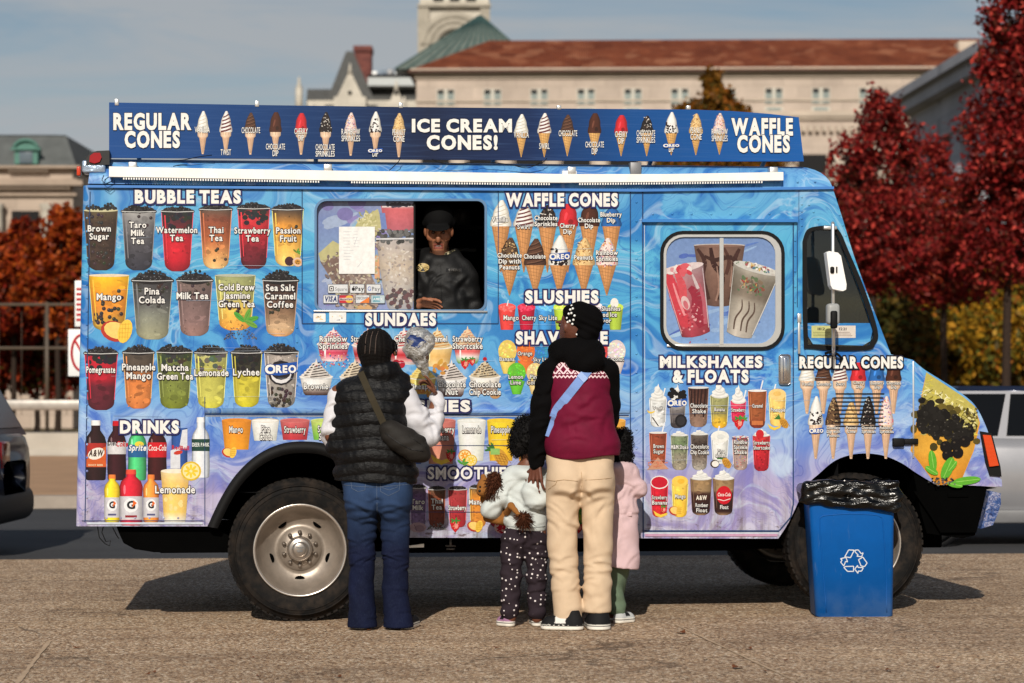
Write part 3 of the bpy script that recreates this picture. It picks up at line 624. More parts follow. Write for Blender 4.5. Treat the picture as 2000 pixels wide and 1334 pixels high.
def wrap_mat():
    t = NT('vinyl_wrap'); v = t.obj()
    warp = t.n('ShaderNodeTexNoise', {'Vector':v, 'Scale':1.15, 'Detail':2.5, 'Roughness':.5}).outputs['Color']
    vw = t.n('ShaderNodeVectorMath', {0:t.n('ShaderNodeVectorMath', {0:warp, 1:(.5,.5,.5)}, operation='SUBTRACT').outputs[0], 3:1.5}, operation='SCALE')
    vw.inputs[3].default_value = 1.5
    v2 = t.n('ShaderNodeVectorMath', {0:v, 1:vw.outputs[0]}, operation='ADD').outputs[0]
    swirl = t.noise(t.mp(v2, (.9,.0,1.6)), 2.1, 4, .55, 1.2)
    z = t.n('ShaderNodeSeparateXYZ', {0:v}).outputs[2]; x = t.n('ShaderNodeSeparateXYZ', {0:v}).outputs[0]
    zz = t.math('ADD', t.math('DIVIDE', z, 3.), t.math('MULTIPLY', t.math('SUBTRACT', swirl, .5), .16))
    light = t.ramp(zz, [(.16, lin((216,208,224))), (.26, lin((198,182,212))), (.36, lin((160,184,226))), (.46, lin((112,176,226))), (.6, lin((84,170,216))), (.75, lin((98,184,218))), (.9, lin((116,172,220)))])
    dark = t.ramp(zz, [(.16, lin((166,148,196))), (.27, lin((126,120,188))), (.36, lin((74,112,200))), (.46, lin((24,100,196))), (.6, lin((32,108,184))), (.75, lin((44,126,194))), (.9, lin((52,110,188)))])
    band = t.ramp(swirl, [(.32,1.), (.40,.75), (.46,.1), (.52,.0), (.57,.55), (.64,.85), (.72,.2)])
    c = t.mix(band, light, dark)
    # thin marbled veins
    wv = t.n('ShaderNodeTexWave', {'Vector':t.mp(v2, (1,.0,1.3), rot=(0,.5,0)), 'Scale':1.9, 'Distortion':9.5, 'Detail':3.0, 'Detail Scale':1.4}, wave_type='BANDS', bands_direction='Z').outputs[1]
    vein = t.ramp(wv, [(.36,0.), (.45,.8), (.49,.0), (.78,.0), (.84,.55), (.88,.0)])
    msk = t.ramp(t.noise(v, .9, 2), [(.36,0.15), (.56,1.)])
    c = t.mix(t.math('MULTIPLY', vein, t.math('MULTIPLY', msk, .75)), c, t.mix(.8, dark, lin((16,72,170))))
    v3 = t.ramp(t.noise(t.mp(v2, (.7,0,2.4)), 3.4, 3, .5, 1.), [(.54,0.), (.60,.34), (.63,.0)])
    c = t.mix(v3, c, lin((214,232,242)))
    # pale round bubbles low on the body
    bb = t.n('ShaderNodeTexVoronoi', {'Vector':t.mp(v, (1,0,1), (.3,0,.1)), 'Scale':2.1}).outputs['Distance']
    lowm = t.ramp(z, [(.9,1.), (1.25,0.)])
    lowm = t.n('ShaderNodeMapRange', {0:z, 1:1.35, 2:.95, 3:0., 4:1.}).outputs[0]
    c = t.mix(t.math('MULTIPLY', t.ramp(bb, [(.27,.55), (.295,.0)]), lowm), c, lin((206,222,240)))
    # dirt streaks near the lower edge
    ds = t.noise(t.mp(v, (9,9,1.2)), 1.5, 5, .7)
    lm = t.n('ShaderNodeMapRange', {0:z, 1:1.0, 2:.5, 3:0., 4:1.}).outputs[0]
    c = t.mix(t.math('MULTIPLY', t.ramp(ds, [(.44,0.), (.66,.75)]), lm), c, lin((128,110,106)))
    rust = t.noise(t.mp(v, (3,3,7)), 5, 5, .7); lm2 = t.n('ShaderNodeMapRange', {0:z, 1:.68, 2:.54, 3:0., 4:1.}).outputs[0]
    c = t.mix(t.math('MULTIPLY', t.ramp(rust, [(.56,0.), (.64,.8)]), lm2), c, lin((96,70,62)))
    nr = t.bump(t.noise(t.mp(v, (1.4,1.4,.9)), 2.2, 4, .6), .34, .03)
    c = t.mix(1., c, (.74,.79,.83), 'MULTIPLY'); t.bsdf(c, .36, .25, 0, nr); return t.m
m_wrap = wrap_mat()
def print_mat(name, glass=0.):
    t = NT(name); a = t.n('ShaderNodeAttribute', attribute_name='Col').outputs['Color']
    n = t.noise(t.mp(t.obj(), (1.4,1.4,.9)), 1.6, 3, .55); f = t.noise(t.obj(), 45, 3, .6)
    c = t.mix(1., a, t.ramp(f, [(.3,.70), (.7,.84)]), 'MULTIPLY')
    t.bsdf(c, .4 if not glass else .15, .22 if not glass else .35, 0, t.bump(n, .22 if not glass else .03, .03)); return t.m
m_print = print_mat('printed_vinyl'); m_gprint = print_mat('printed_glass', 1)
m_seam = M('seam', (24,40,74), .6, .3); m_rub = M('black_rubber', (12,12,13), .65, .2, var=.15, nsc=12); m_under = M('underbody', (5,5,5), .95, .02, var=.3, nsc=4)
m_alu = M('aluminium', (214,214,212), .32, .5, .75, var=.08, nsc=8)
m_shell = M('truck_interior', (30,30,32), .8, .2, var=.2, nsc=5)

# ---- printed artwork: flat coloured vinyl shapes, each layer a hair proud of the one below
GC = {}
def glyph(ch, off):
    k = (ch, round(off,3))
    if k in GC: return GC[k]
    cu = bpy.data.curves.new('g', 'FONT'); cu.body = ch; cu.offset = off; cu.resolution_u = 3; cu.size = 1
    ob = bpy.data.objects.new('g', cu); me = ob.to_mesh()
    vs = [(v.co.x, v.co.y) for v in me.vertices]; fs = [tuple(p.vertices) for p in me.polygons]
    ob.to_mesh_clear(); bpy.data.objects.remove(ob); bpy.data.curves.remove(cu)
    GC[k] = (vs, fs); return GC[k]
_h = glyph('H', 0.)[0]; CAPH = max(v[1] for v in _h)
def layout(s, off, sp=.17):
    """glyphs of a line set side by side, in units of the cap height"""
    x = 0.; res = []
    for ch in s:
        if ch == ' ': x += .38; continue
        b0 = glyph(ch, 0.)[0]; xa = min(v[0] for v in b0)/CAPH; xb = max(v[0] for v in b0)/CAPH
        vs, fs = glyph(ch, off); res.append(([((vx/CAPH-xa)+x, vy/CAPH) for vx,vy in vs], fs))
        x += xb-xa+sp
    return res, x-sp
class Art(MB):
    def __init__(s, yl=0., lift=.0012, mp_=None): super().__init__(); s.yl = yl; s.l = lift; s.base = lift; s.mp_ = mp_
    def pt(s, x, y):
        if s.mp_: return s.mp_(x, y, s.l)
        p = P(x, y, s.yl); return (p.x, s.yl-s.l, p.z)
    def up(s, d=.000012): s.l += d
    def reset(s): s.l = s.base
    def poly(s, pts, col):
        s.up(); n = len(pts); cols = [lin(c) for c in col] if isinstance(col[0], (list,tuple)) else [lin(col)]*n
        fs = [tuple(range(n))] if n <= 4 else [tuple(t) for t in geometry.tessellate_polygon([[Vector((x,y,0)) for x,y in pts]])]
        s.add([s.pt(x,y) for x,y in pts], fs, 0, cols)
    def ell(s, cx, cy, rx, ry, col, n=12, a=0., col2=None):
        s.up(); ca, sa = math.cos(a), math.sin(a); ps = []
        for k in range(n):
            t_ = 2*math.pi*k/n; u, v = rx*math.cos(t_), ry*math.sin(t_); ps.append((cx+u*ca-v*sa, cy+u*sa+v*ca))
        c1 = lin(col); c2 = lin(col2 if col2 else col)
        s.add([s.pt(cx,cy)]+[s.pt(x,y) for x,y in ps], [(0,k+1,(k+1)%n+1) for k in range(n)], 0, [c1]+[c2]*n)
    def rect(s, x0, y0, x1, y1, col, r=0.):
        if r <= 0: return s.poly([(x0,y0),(x1,y0),(x1,y1),(x0,y1)], col)
        s.poly(rrect(x0,y0,x1,y1,r), col)
    def line(s, pts, wd, col):
        for (x0,y0),(x1,y1) in zip(pts[:-1], pts[1:]):
            l_ = math.hypot(x1-x0, y1-y0) or 1; nx, ny = -(y1-y0)/l_*wd/2, (x1-x0)/l_*wd/2
            s.poly([(x0+nx,y0+ny),(x1+nx,y1+ny),(x1-nx,y1-ny),(x0-nx,y0-ny)], col)
    def rows(s, rws, edge=.8, hl=1.1):
        """rws: (y, xl, xr, colour) ; vertical gradient with rounded-looking print"""
        s.up(); vs = []; cs = []; U = (0,.12,.34,.75,1); E = (edge,.98,hl,1.,edge)
        for y, xl, xr, c in rws:
            for u, e in zip(U, E): vs.append(s.pt(xl+(xr-xl)*u, y)); cs.append(lin([v*e for v in c]))
        n = len(U); s.add(vs, [(i*n+k, i*n+k+1, (i+1)*n+k+1, (i+1)*n+k) for i in range(len(rws)-1) for k in range(n-1)], 0, cs)
    def text(s, lines, cx, base, h, wd=None, col=(248,246,240), oc=None, ow=.16, bold=.03, lead=1.32, cond=.9, shear=0., wmax=None, left=None):
        if isinstance(lines, str): lines = [lines]
        for i, ln in enumerate(lines):
            by = base+i*h*lead; sp_ = .13+2.1*bold/CAPH; g0, w0 = layout(ln, bold, sp_)
            sx = (wd/w0 if wd else h*cond)
            if wmax and w0*sx > wmax: sx = wmax/w0
            x0 = (cx-w0*sx/2) if left is None else left
            for pas in ((0,1) if oc else (1,)):
                g, _ = layout(ln, bold+ow*CAPH*.5, sp_) if pas == 0 else (g0, 0)
                c = lin(oc if pas == 0 else col)
                for vs, fs in g:
                    s.up(.000007); s.add([s.pt(x0+(vx-shear*0+shear*vy)*sx, by-vy*h) for vx,vy in vs], fs, 0, [c]*len(vs))
                s.up(.00002)
def rrect(x0, y0, x1, y1, r, n=6):
    ps = []
    rr = r if isinstance(r, (list,tuple)) else [r]*4       # tl tr br bl
    for (cx, cy, a0, q) in ((x0+rr[0],y0+rr[0],180,rr[0]),(x1-rr[1],y0+rr[1],270,rr[1]),(x1-rr[2],y1-rr[2],0,rr[2]),(x0+rr[3],y1-rr[3],90,rr[3])):
        if q <= 0: ps.append((cx,cy)); continue
        for k in range(n+1): a = R(a0+90*k/n); ps.append((cx+q*math.cos(a), cy+q*math.sin(a)))
    return ps
rnd = random.Random(3)
NAVY = (42,40,96); INK = (38,34,52); PEARL = (34,30,32)
def grad(st, t_):
    for (a,ca),(b,cb) in zip(st[:-1], st[1:]):
        if t_ <= b: f = (t_-a)/max(1e-6,b-a); return [ca[i]+(cb[i]-ca[i])*f for i in range(3)]
    return list(st[-1][1])
def cup(A, xl, xr, top, bot, st, taper=.16, mound=None, pearls=0, pz=(.55,1.), rim=(222,222,220), lab=None, ly=None, lh=14, speck=0, blob=None, rnd_bot=.11, lw=None):
    rnd_bot = max(rnd_bot, .15); A.reset(); w_ = xr-xl; cx = (xl+xr)/2; h = bot-top; rw = []
    for k in range(25):
        t_ = k/12*.80 if k <= 12 else .80+.20*(k-12)/12; hw = w_/2*(1-taper*2*t_*.5-taper*.5*t_)
        if t_ > 1-rnd_bot: hw *= max(.3, (1-((t_-1+rnd_bot)/rnd_bot)**2.6))**.42 if t_ < 1 else .42
        rw.append((top+h*t_, cx-hw, cx+hw, grad(st, t_)))
    A.rows(rw, .78, 1.12)
    hwf = lambda t_: w_/2*(1-taper*1.5*t_)*.86
    for _ in range(16): t_ = rnd.uniform(.1,.92); k_ = rnd.uniform(.82,1.2); A.ell(cx+rnd.uniform(-1,1)*hwf(t_)*.8, top+h*t_, w_*rnd.uniform(.05,.16), h*rnd.uniform(.015,.05), [min(255,v*k_) for v in grad(st,t_)], 9, rnd.uniform(-.4,.4))
    if blob:
        for _ in range(26):
            t_ = abs(rnd.gauss(0,.13))+.02; A.ell(cx+rnd.uniform(-1,1)*hwf(t_), top+h*t_, w_*.09, w_*.08, [c*rnd.uniform(.8,1.2) for c in blob], 8)
    for _ in range(speck):
        t_ = rnd.uniform(.05,.97); k_ = rnd.uniform(.7,1.3); c = grad(st, t_); A.ell(cx+rnd.uniform(-1,1)*hwf(t_), top+h*t_, rnd.uniform(.8,2.4), rnd.uniform(.8,1.9), [v*k_ for v in c], 6, rnd.random()*3)
    for _ in range(pearls):
        t_ = rnd.uniform(*pz); r_ = w_*.052; x = cx+rnd.uniform(-1,1)*hwf(min(t_,.92))*.9; y = top+h*t_*.985
        A.ell(x, y, r_, r_, [v+rnd.uniform(0,26) for v in (44,36,34)], 8); A.ell(x-r_*.3, y-r_*.35, r_*.3, r_*.25, (112,104,100), 5)
    for sgn in (-1,1): A.line([(cx+sgn*w_/2*.985,top+2),(cx+sgn*w_/2*(1-taper*1.5*.8)*.985,top+h*.82)], 1.1, [min(255,v*1.3+46) for v in grad(st,.5)])
    # soft highlight down the left and a rim
    A.poly([(xl+w_*.09,top+h*.08),(xl+w_*.13,top+h*.08),(xl+w_*.2,top+h*.8),(xl+w_*.18,top+h*.8)], [min(255,v*1.25+14) for v in grad(st,.4)])
    A.ell(cx, top, w_/2*1.03, h*.018+1, rim, 18)
    if mound is not None:
        A.ell(cx, top-1, w_/2*.9, mound*.55, (36,32,34), 16)
        for _ in range(70):
            u = rnd.uniform(-1,1); hh = mound*(1-abs(u)**2.2); x = cx+u*w_*.5; y = top+2-rnd.random()*hh
            r_ = w_*.042; g = rnd.uniform(0,34); A.ell(x, y, r_, r_, (24+g,22+g,24+g), 7)
            if rnd.random() < .5: A.ell(x-r_*.2, y-r_*.3, r_*.34, r_*.28, (126,126,130), 5)
        A.line([(xl-.5,top+2),(cx,top+3.2),(xr+.5,top+2)], 1.3, rim)
def ticks(A, cx, y0, y1, hw0, hw1, n, cols, ln=3.2, wd=1.2):
    for _ in range(n):
        t_ = rnd.random(); y = y0+(y1-y0)*t_; hw = hw0+(hw1-hw0)*t_; x = cx+rnd.uniform(-1,1)*hw; a = rnd.random()*6.3
        A.line([(x,y),(x+ln*math.cos(a), y+ln*math.sin(a))], wd, rnd.choice(cols))
ICE = {'vanilla':(244,241,230),'chocolate':(88,58,44),'chocdip':(78,42,30),'cherry':(206,44,52),'blueberry':(44,104,176),'oreo':(240,238,232),'peanut':(226,190,132),'rainbow':(240,214,206),'chocspr':(40,34,34),'twist':(246,240,232),'chocpea':(96,72,52),'banana':(240,226,150)}
RAIN = [(214,50,70),(250,244,238),(80,120,200),(240,190,70),(120,60,90),(240,140,170)]
def icehead(A, cx, rim, top, hw, kind):
    base = ICE[kind]; n = 16; rw = []
    for k in range(n+1):
        t_ = k/n; y = rim+(top-rim)*t_
        w_ = hw*(1.06-.15*t_-.75*t_**2.2) if kind not in ('chocdip','cherry','blueberry') else hw*(1.02-.12*t_-.6*t_**3.4)
        w_ += hw*.07*math.sin(t_*12)*(1-t_)
        w_ = max(w_, hw*.06); off = hw*.12*t_**2
        rw.append((y, cx-w_+off, cx+w_+off, base))
    A.rows(rw, .68, 1.12)
    H_ = rim-top
    if kind in ('vanilla','chocolate','twist'):
        c2 = {'vanilla':(206,198,178),'chocolate':(52,32,24),'twist':(112,56,58)}[kind]; wd = H_*(.035 if kind != 'twist' else .085)
        for k in range(5):
            t_ = .04+k*.17; w_ = hw*(1.0-.15*t_-.75*t_**2.2); y = rim-H_*t_
            A.line([(cx-w_*.85,y+H_*.02),(cx,y-H_*.03),(cx+w_*.95,y-H_*.13)], wd*(1-t_*.4), c2)
            if kind == 'chocolate': A.line([(cx-w_*.8,y-H_*.04),(cx,y-H_*.08),(cx+w_*.8,y-H_*.17)], wd*.6, (132,96,76))
    elif kind in ('chocdip','cherry','blueberry'):
        A.ell(cx-hw*.2, rim-H_*.45, hw*.14, H_*.2, [min(255,v*1.35+16) for v in base], 8, .25); A.ell(cx+hw*.3, rim-H_*.2, hw*.3, H_*.12, [v*.72 for v in base], 8)
    else:
        cs = {'rainbow':RAIN,'chocspr':[(236,230,222),(20,16,16),(90,70,60)],'peanut':[(250,226,176),(190,140,84),(160,110,64),(236,206,150)],'chocpea':[(236,206,150),(60,38,28),(40,26,20),(200,160,110)],'oreo':[(26,22,24)]}[kind]
        if kind == 'oreo':
            for _ in range(34): A.ell(cx+rnd.uniform(-.9,.9)*hw*.9, rim-H_*abs(rnd.gauss(.1,.2)), rnd.uniform(.08,.24)*hw, rnd.uniform(.05,.13)*hw*1.4, (24+rnd.random()*24,20,22), 7, rnd.random()*3)
            for _ in range(16): A.ell(cx+rnd.uniform(-.8,.8)*hw*.9, rim-H_*rnd.uniform(0,.5), rnd.uniform(.05,.14)*hw, rnd.uniform(.04,.09)*hw*1.4, (244,242,238), 6, rnd.random()*3)
        else:
            ticks(A, cx, rim, rim-H_*.5, hw*.98, hw*.72, 46, cs, hw*.2, hw*.085); ticks(A, cx, rim-H_*.5, rim-H_*.92, hw*.72, hw*.3, 26, cs, hw*.2, hw*.085)
def cone(A, cx, top, rim, tip, hw, kind, style):
    A.reset()
    if style == 'cake':
        c = (232,200,172); k_ = (tip-rim)
        A.rows([(rim,cx-hw*.93,cx+hw*.93,c),(rim+k_*.22,cx-hw*.88,cx+hw*.88,c),(rim+k_*.3,cx-hw*.6,cx+hw*.6,(214,176,146)),(tip,cx-hw*.17,cx+hw*.17,(222,188,156))], .76, 1.12)
        for u in (-.5,0,.5): A.line([(cx+hw*.88*u,rim+2),(cx+hw*.85*u,rim+k_*.2)], .8, (198,158,126)); A.line([(cx+hw*.55*u,rim+k_*.32),(cx+hw*.15*u,tip-3)], .8, (184,142,110))
    else:
        c = (222,172,104) if style == 'waffle' else (206,146,92); k_ = tip-rim
        A.rows([(rim,cx-hw*.95,cx+hw*.95,c),(rim+k_*.5,cx-hw*.5,cx+hw*.5,c),(tip,cx-hw*.05,cx+hw*.05,[v*.95 for v in c])], .78, 1.12)
        dk = [v*.78 for v in c]
        for q in range(9):
            t_ = q/9; y = rim+k_*t_; w_ = hw*.93*(1-t_)
            A.line([(cx-w_,y),(cx+w_*.9,y+k_*.09*(1-t_*.5))], .8, dk)
        for u in (-.6,-.2,.2,.6): A.line([(cx+hw*.93*u,rim+1),(cx,tip-2)], .7, dk)
    icehead(A, cx, rim+2, top, hw*1.0, kind)
def swirl_sundae(A, xl, xr, top, bot, c1, c2, layers, topping=None, cherry=False):
    A.reset(); cx = (xl+xr)/2; w_ = xr-xl; h = bot-top; rim = top+h*.5
    st = [(i/max(1,len(layers)-1), c) for i, c in enumerate(layers)]
    A.rows([(rim+(bot-rim)*k/8, xl+w_*.12*k/8+ (w_*.05 if k == 8 else 0), xr-w_*.12*k/8-(w_*.05 if k == 8 else 0), grad(st,k/8)) for k in range(9)], .8, 1.1)
    A.ell(cx, rim, w_*.53, h*.07, (240,238,232), 18); A.ell(cx, rim-1, w_*.48, h*.06, c1, 16)
    for k in range(5):
        t_ = k/5; ww = w_*.46*(1-t_*.85); y = rim-h*.04-h*.34*t_
        A.ell(cx, y, ww, h*.085, [v*.86 for v in c1], 14); A.ell(cx-ww*.08, y-h*.012, ww*.93, h*.07, c1, 14)
        A.line([(cx-ww*.8,y),(cx-ww*.1,y-h*.04),(cx+ww*.7,y-h*.075)], h*.035, c2); A.line([(cx-ww*.4,y+h*.045),(cx+ww*.3,y+h*.02),(cx+ww*.85,y-h*.01)], h*.028, c2)
    A.poly([(cx-w_*.06,rim-h*.32),(cx+w_*.06,rim-h*.32),(cx+w_*.005,top)], c1)
    if topping: ticks(A, cx, rim-h*.02, rim-h*.3, w_*.45, w_*.12, 44, topping, w_*.05, w_*.022)
    if cherry: A.ell(cx, top+h*.02, w_*.07, w_*.07, (190,24,36), 10)
    A.ell(xl+w_*.24, rim+(bot-rim)*.45, w_*.03, (bot-rim)*.3, [min(255,v+40) for v in layers[0]], 8)
def fruit(A, kind, cx, cy, r):
    if kind == 'mango':
        A.ell(cx-r*.3, cy, r*.85, r*.62, (190,60,44), 14, .3); A.ell(cx-r*.2, cy-r*.05, r*.75, r*.5, (250,214,120), 14, .3); A.ell(cx+r*.35, cy, r*.42, r*.75, (252,208,80), 14, .3)
        for k in range(4): A.line([(cx+r*(.05+.17*k),cy-r*.5),(cx+r*(.0+.17*k),cy+r*.5)], .8, (216,160,50)); A.line([(cx,cy-r*.4+k*r*.25),(cx+r*.7,cy-r*.45+k*r*.27)], .8, (216,160,50))
    elif kind == 'strawberry':
        A.poly([(cx-r*.75,cy-r*.5),(cx,cy-r*.75),(cx+r*.75,cy-r*.5),(cx+r*.55,cy+r*.35),(cx,cy+r),(cx-r*.55,cy+r*.35)], (206,30,40)); A.ell(cx+r*.15, cy+r*.05, r*.28, r*.42, (240,150,140), 10)
        for k in range(5): a = k*1.25; A.ell(cx+r*.4*math.cos(a), cy-r*.65+r*.15*math.sin(a), r*.34, r*.13, (64,140,60), 8, a)
        ticks(A, cx, cy-r*.4, cy+r*.6, r*.6, r*.2, 10, [(250,214,150)], 1, .8)
    elif kind in ('lemon','orange'):
        c = (250,210,60) if kind == 'lemon' else (250,160,40)
        A.ell(cx, cy, r, r*.95, [v*.92 for v in c], 16); A.ell(cx, cy, r*.82, r*.78, (252,236,170), 16)
        for k in range(8): a = k*math.pi/4; A.ell(cx+r*.42*math.cos(a), cy+r*.4*math.sin(a), r*.3, r*.13, c, 7, a)
    elif kind == 'pineapple':
        A.ell(cx, cy, r*.6, r, (216,160,60), 14, -.6)
        for k in range(5): A.line([(cx-r*.7+k*r*.3,cy-r*.6+k*r*.1),(cx-r*.2+k*r*.3,cy+r*.6)], .8, (150,96,30)); A.line([(cx-r*.5,cy-r*.5+k*r*.28),(cx+r*.5,cy-r*.2+k*r*.22)], .8, (150,96,30))
        for k in range(7): a = 2.3+k*.32; A.ell(cx-r*.62+r*.5*math.cos(a+.2), cy-r*.62-r*.5*abs(math.sin(a)), r*.5, r*.1, (60,120,54), 7, a)
    elif kind == 'banana': A.poly([(cx-r,cy-r*.5),(cx-r*.6,cy-r*.2),(cx,cy+r*.1),(cx+r,cy-r*.2),(cx+r*.9,cy+r*.15),(cx,cy+r*.5),(cx-r*.7,cy+r*.2)], (246,208,72))
    elif kind == 'leaf':
        for a in (-2.4,-1.2,-.3,.5): A.ell(cx+r*.55*math.cos(a), cy+r*.45*math.sin(a), r*.55, r*.2, (96+20*math.sin(a*3),168,66), 10, a); A.line([(cx,cy),(cx+r*math.cos(a),cy+r*.8*math.sin(a))], .8, (60,120,44))
    elif kind == 'pom':
        A.ell(cx, cy, r, r*.85, (222,190,180), 14)
        for _ in range(34): A.ell(cx+rnd.gauss(0,.4)*r, cy+rnd.gauss(0,.33)*r, r*.15, r*.13, (170+rnd.random()*50,20,50), 7)
    elif kind == 'passion':
        A.ell(cx-r*.5, cy, r*.5, r*.5, (74,40,48), 12); A.ell(cx+r*.4, cy+r*.1, r*.55, r*.5, (232,196,170), 12, .3); A.ell(cx+r*.42, cy+r*.1, r*.36, r*.3, (214,150,60), 10, .3)
        for k in range(6): A.ell(cx+r*(.25+.06*k), cy+r*.1+r*.16*math.sin(k*2), r*.06, r*.06, (40,30,20), 5)
    elif kind == 'cherry':
        A.ell(cx-r*.3, cy, r*.55, r*.55, (170,20,44), 12); A.ell(cx+r*.4, cy+r*.1, r*.55, r*.55, (190,30,52), 12); A.ell(cx+r*.25, cy-r*.1, r*.14, r*.12, (240,160,170), 6)
    elif kind == 'seeds':
        for _ in range(80): u = rnd.uniform(-1,1); A.ell(cx+u*r, cy+r*.45-rnd.random()*r*.9*(1-u*u), 1.5, 1.1, [rnd.uniform(50,150)]*3, 5)
    elif kind == 'nuts':
        for _ in range(14): A.ell(cx+rnd.gauss(0,.5)*r, cy+rnd.gauss(0,.25)*r, r*.24, r*.16, (200+rnd.random()*30,130+rnd.random()*40,70), 7, rnd.random()*3)
    elif kind == 'rock':
        A.ell(cx, cy, r, r*.6, (176,150,158), 9); A.ell(cx+r*.2, cy+r*.1, r*.6, r*.4, (150,124,136), 8); A.line([(cx-r*.4,cy-r*.3),(cx-r*.1,cy+r*.4)], 1, (110,84,100))
def bottle(A, cx, top, bot, hw, body, cap, label, liq=None, neck=.22):
    A.reset(); h = bot-top; rw = [(top+h*.07,cx-hw*.42,cx+hw*.42,body),(top+h*(neck*.75),cx-hw*.42,cx+hw*.42,body),(top+h*neck*1.25,cx-hw*.85,cx+hw*.85,body),(top+h*(neck*1.25+.1),cx-hw,cx+hw,body),(top+h*.5,cx-hw*.93,cx+hw*.93,body),(top+h*.8,cx-hw*.98,cx+hw*.98,body),(bot-2,cx-hw*.92,cx+hw*.92,body),(bot,cx-hw*.75,cx+hw*.75,body)]
    A.rows(rw, .55, 1.35)
    if cap: A.rows([(top,cx-hw*.42,cx+hw*.42,cap),(top+h*.085,cx-hw*.45,cx+hw*.45,cap)], .75, 1.1)
    A.ell(cx-hw*.55, top+h*.36, hw*.1, h*.09, [min(255,v+90) for v in body], 8)
    if label: A.rows([(top+h*label[0],cx-hw*.98,cx+hw*.98,label[2]),(top+h*label[1],cx-hw*.97,cx+hw*.97,label[2])], .75, 1.08)
WHT = (248,246,240)
def heading(name, parent, lines, oc=NAVY, yl=0., bold=.055):
    """lines: (text, x0, x1, cap top, baseline)"""
    A = Art(yl, .0075)
    for s_, x0, x1, y0, y1 in lines: A.text(s_, (x0+x1)/2, y1, y1-y0, wd=(x1-x0), oc=oc, ow=.3, bold=bold)
    return A.build(name, m_print, parent)
def menu(name, yl=0.): return Art(yl), name

# ---- bubble teas
A = Art()
DK = (44,40,42)
cup(A,164,230,411,528,[(0,(96,84,62)),(.2,(70,54,44)),(1,(58,44,40))],mound=None,pearls=40,pz=(.02,1),speck=60,rim=(206,200,160)); 
for _ in range(40): A.ell(rnd.uniform(168,226), 409-abs(rnd.gauss(0,5)), 3, 3, (26+rnd.random()*40,)*3, 7)
cup(A,238,304,411,528,[(0,(168,166,164)),(.25,(120,118,120)),(.6,(76,74,80)),(1,(52,52,62))],mound=12,pearls=7,pz=(.02,.3),speck=30)
cup(A,315,378,411,530,[(0,(58,48,50)),(.25,(96,40,48)),(.45,(206,38,52)),(.8,(196,32,48)),(1,(140,24,40))],mound=9,blob=(46,44,48),speck=30)
cup(A,390,453,407,525,[(0,(96,84,74)),(.2,(140,76,56)),(.5,(176,96,58)),(.75,(214,152,94)),(1,(236,194,128))],mound=10,speck=50,pearls=4,pz=(.6,.9))
cup(A,464,527,405,525,[(0,(80,50,54)),(.15,(206,56,62)),(.45,(190,40,52)),(.7,(120,36,48)),(1,(84,30,40))],mound=11,blob=(46,44,48),speck=20)
cup(A,531,593,407,520,[(0,(70,62,60)),(.12,(120,90,60)),(.3,(226,152,62)),(.7,(240,188,90)),(1,(236,200,120))],mound=11,pearls=5,pz=(.3,.5),speck=20)
fruit(A,'passion',574,510,18); A.reset(); fruit(A,'leaf',580,493,9)
cup(A,173,252,538,646,[(0,(250,196,40)),(.3,(246,158,40)),(.6,(222,140,52)),(1,(176,150,60))],pearls=30,pz=(.28,.95),rim=(240,220,190)); fruit(A,'mango',233,647,32)
cup(A,258,337,546,663,[(0,(62,60,62)),(.4,(92,92,92)),(.6,(130,132,120)),(1,(158,156,126))],mound=19,pearls=22,pz=(.02,.48),speck=30)
cup(A,345,415,546,656,[(0,(120,104,98)),(.3,(112,92,90)),(.7,(134,108,106)),(1,(150,116,108))],mound=20,pearls=10,pz=(.02,.3),speck=40)
cup(A,420,499,538,645,[(0,(150,156,110)),(.35,(176,176,106)),(.6,(222,190,90)),(1,(238,160,66))],pearls=10,pz=(.45,.7),speck=80,rim=(186,190,170)); fruit(A,'leaf',478,627,26); A.up(.0004); fruit(A,'seeds',470,648,32)
cup(A,513,582,546,657,[(0,(58,44,42)),(.35,(86,64,56)),(.6,(150,118,92)),(.85,(206,174,138)),(1,(216,160,106))],mound=20,pearls=6,pz=(.4,.6),speck=30)
cup(A,165,230,688,801,[(0,(120,36,48)),(.1,(196,34,52)),(.5,(170,28,46)),(.56,(104,32,46)),(1,(84,30,42))],mound=13,blob=(38,36,40))
cup(A,240,301,687,798,[(0,(78,70,64)),(.32,(92,78,64)),(.42,(206,120,62)),(.8,(214,130,70)),(1,(200,116,60))],mound=15,speck=40)
cup(A,306,376,686,798,[(0,(98,104,66)),(.3,(112,122,62)),(.7,(120,130,60)),(1,(116,126,40))],mound=15,blob=(58,62,48),speck=60)
cup(A,380,444,687,797,[(0,(186,184,130)),(.3,(178,174,84)),(.8,(196,192,92)),(1,(206,200,70))],mound=15,blob=(96,94,76),speck=10)
cup(A,452,512,687,795,[(0,(50,48,46)),(.35,(60,58,44)),(.42,(196,184,60)),(.8,(200,188,64)),(1,(206,196,40))],mound=16,blob=(36,34,36))
cup(A,516,583,686,796,[(0,(60,58,60)),(.08,(170,160,152)),(.5,(160,152,146)),(1,(150,146,140))],mound=17,pearls=34,pz=(.66,.98),speck=130)
A.ell(549,728,26,24,(34,30,40)); A.ell(549,732,20,17,(232,230,232)); A.ell(549,727,19,15,(38,34,40))
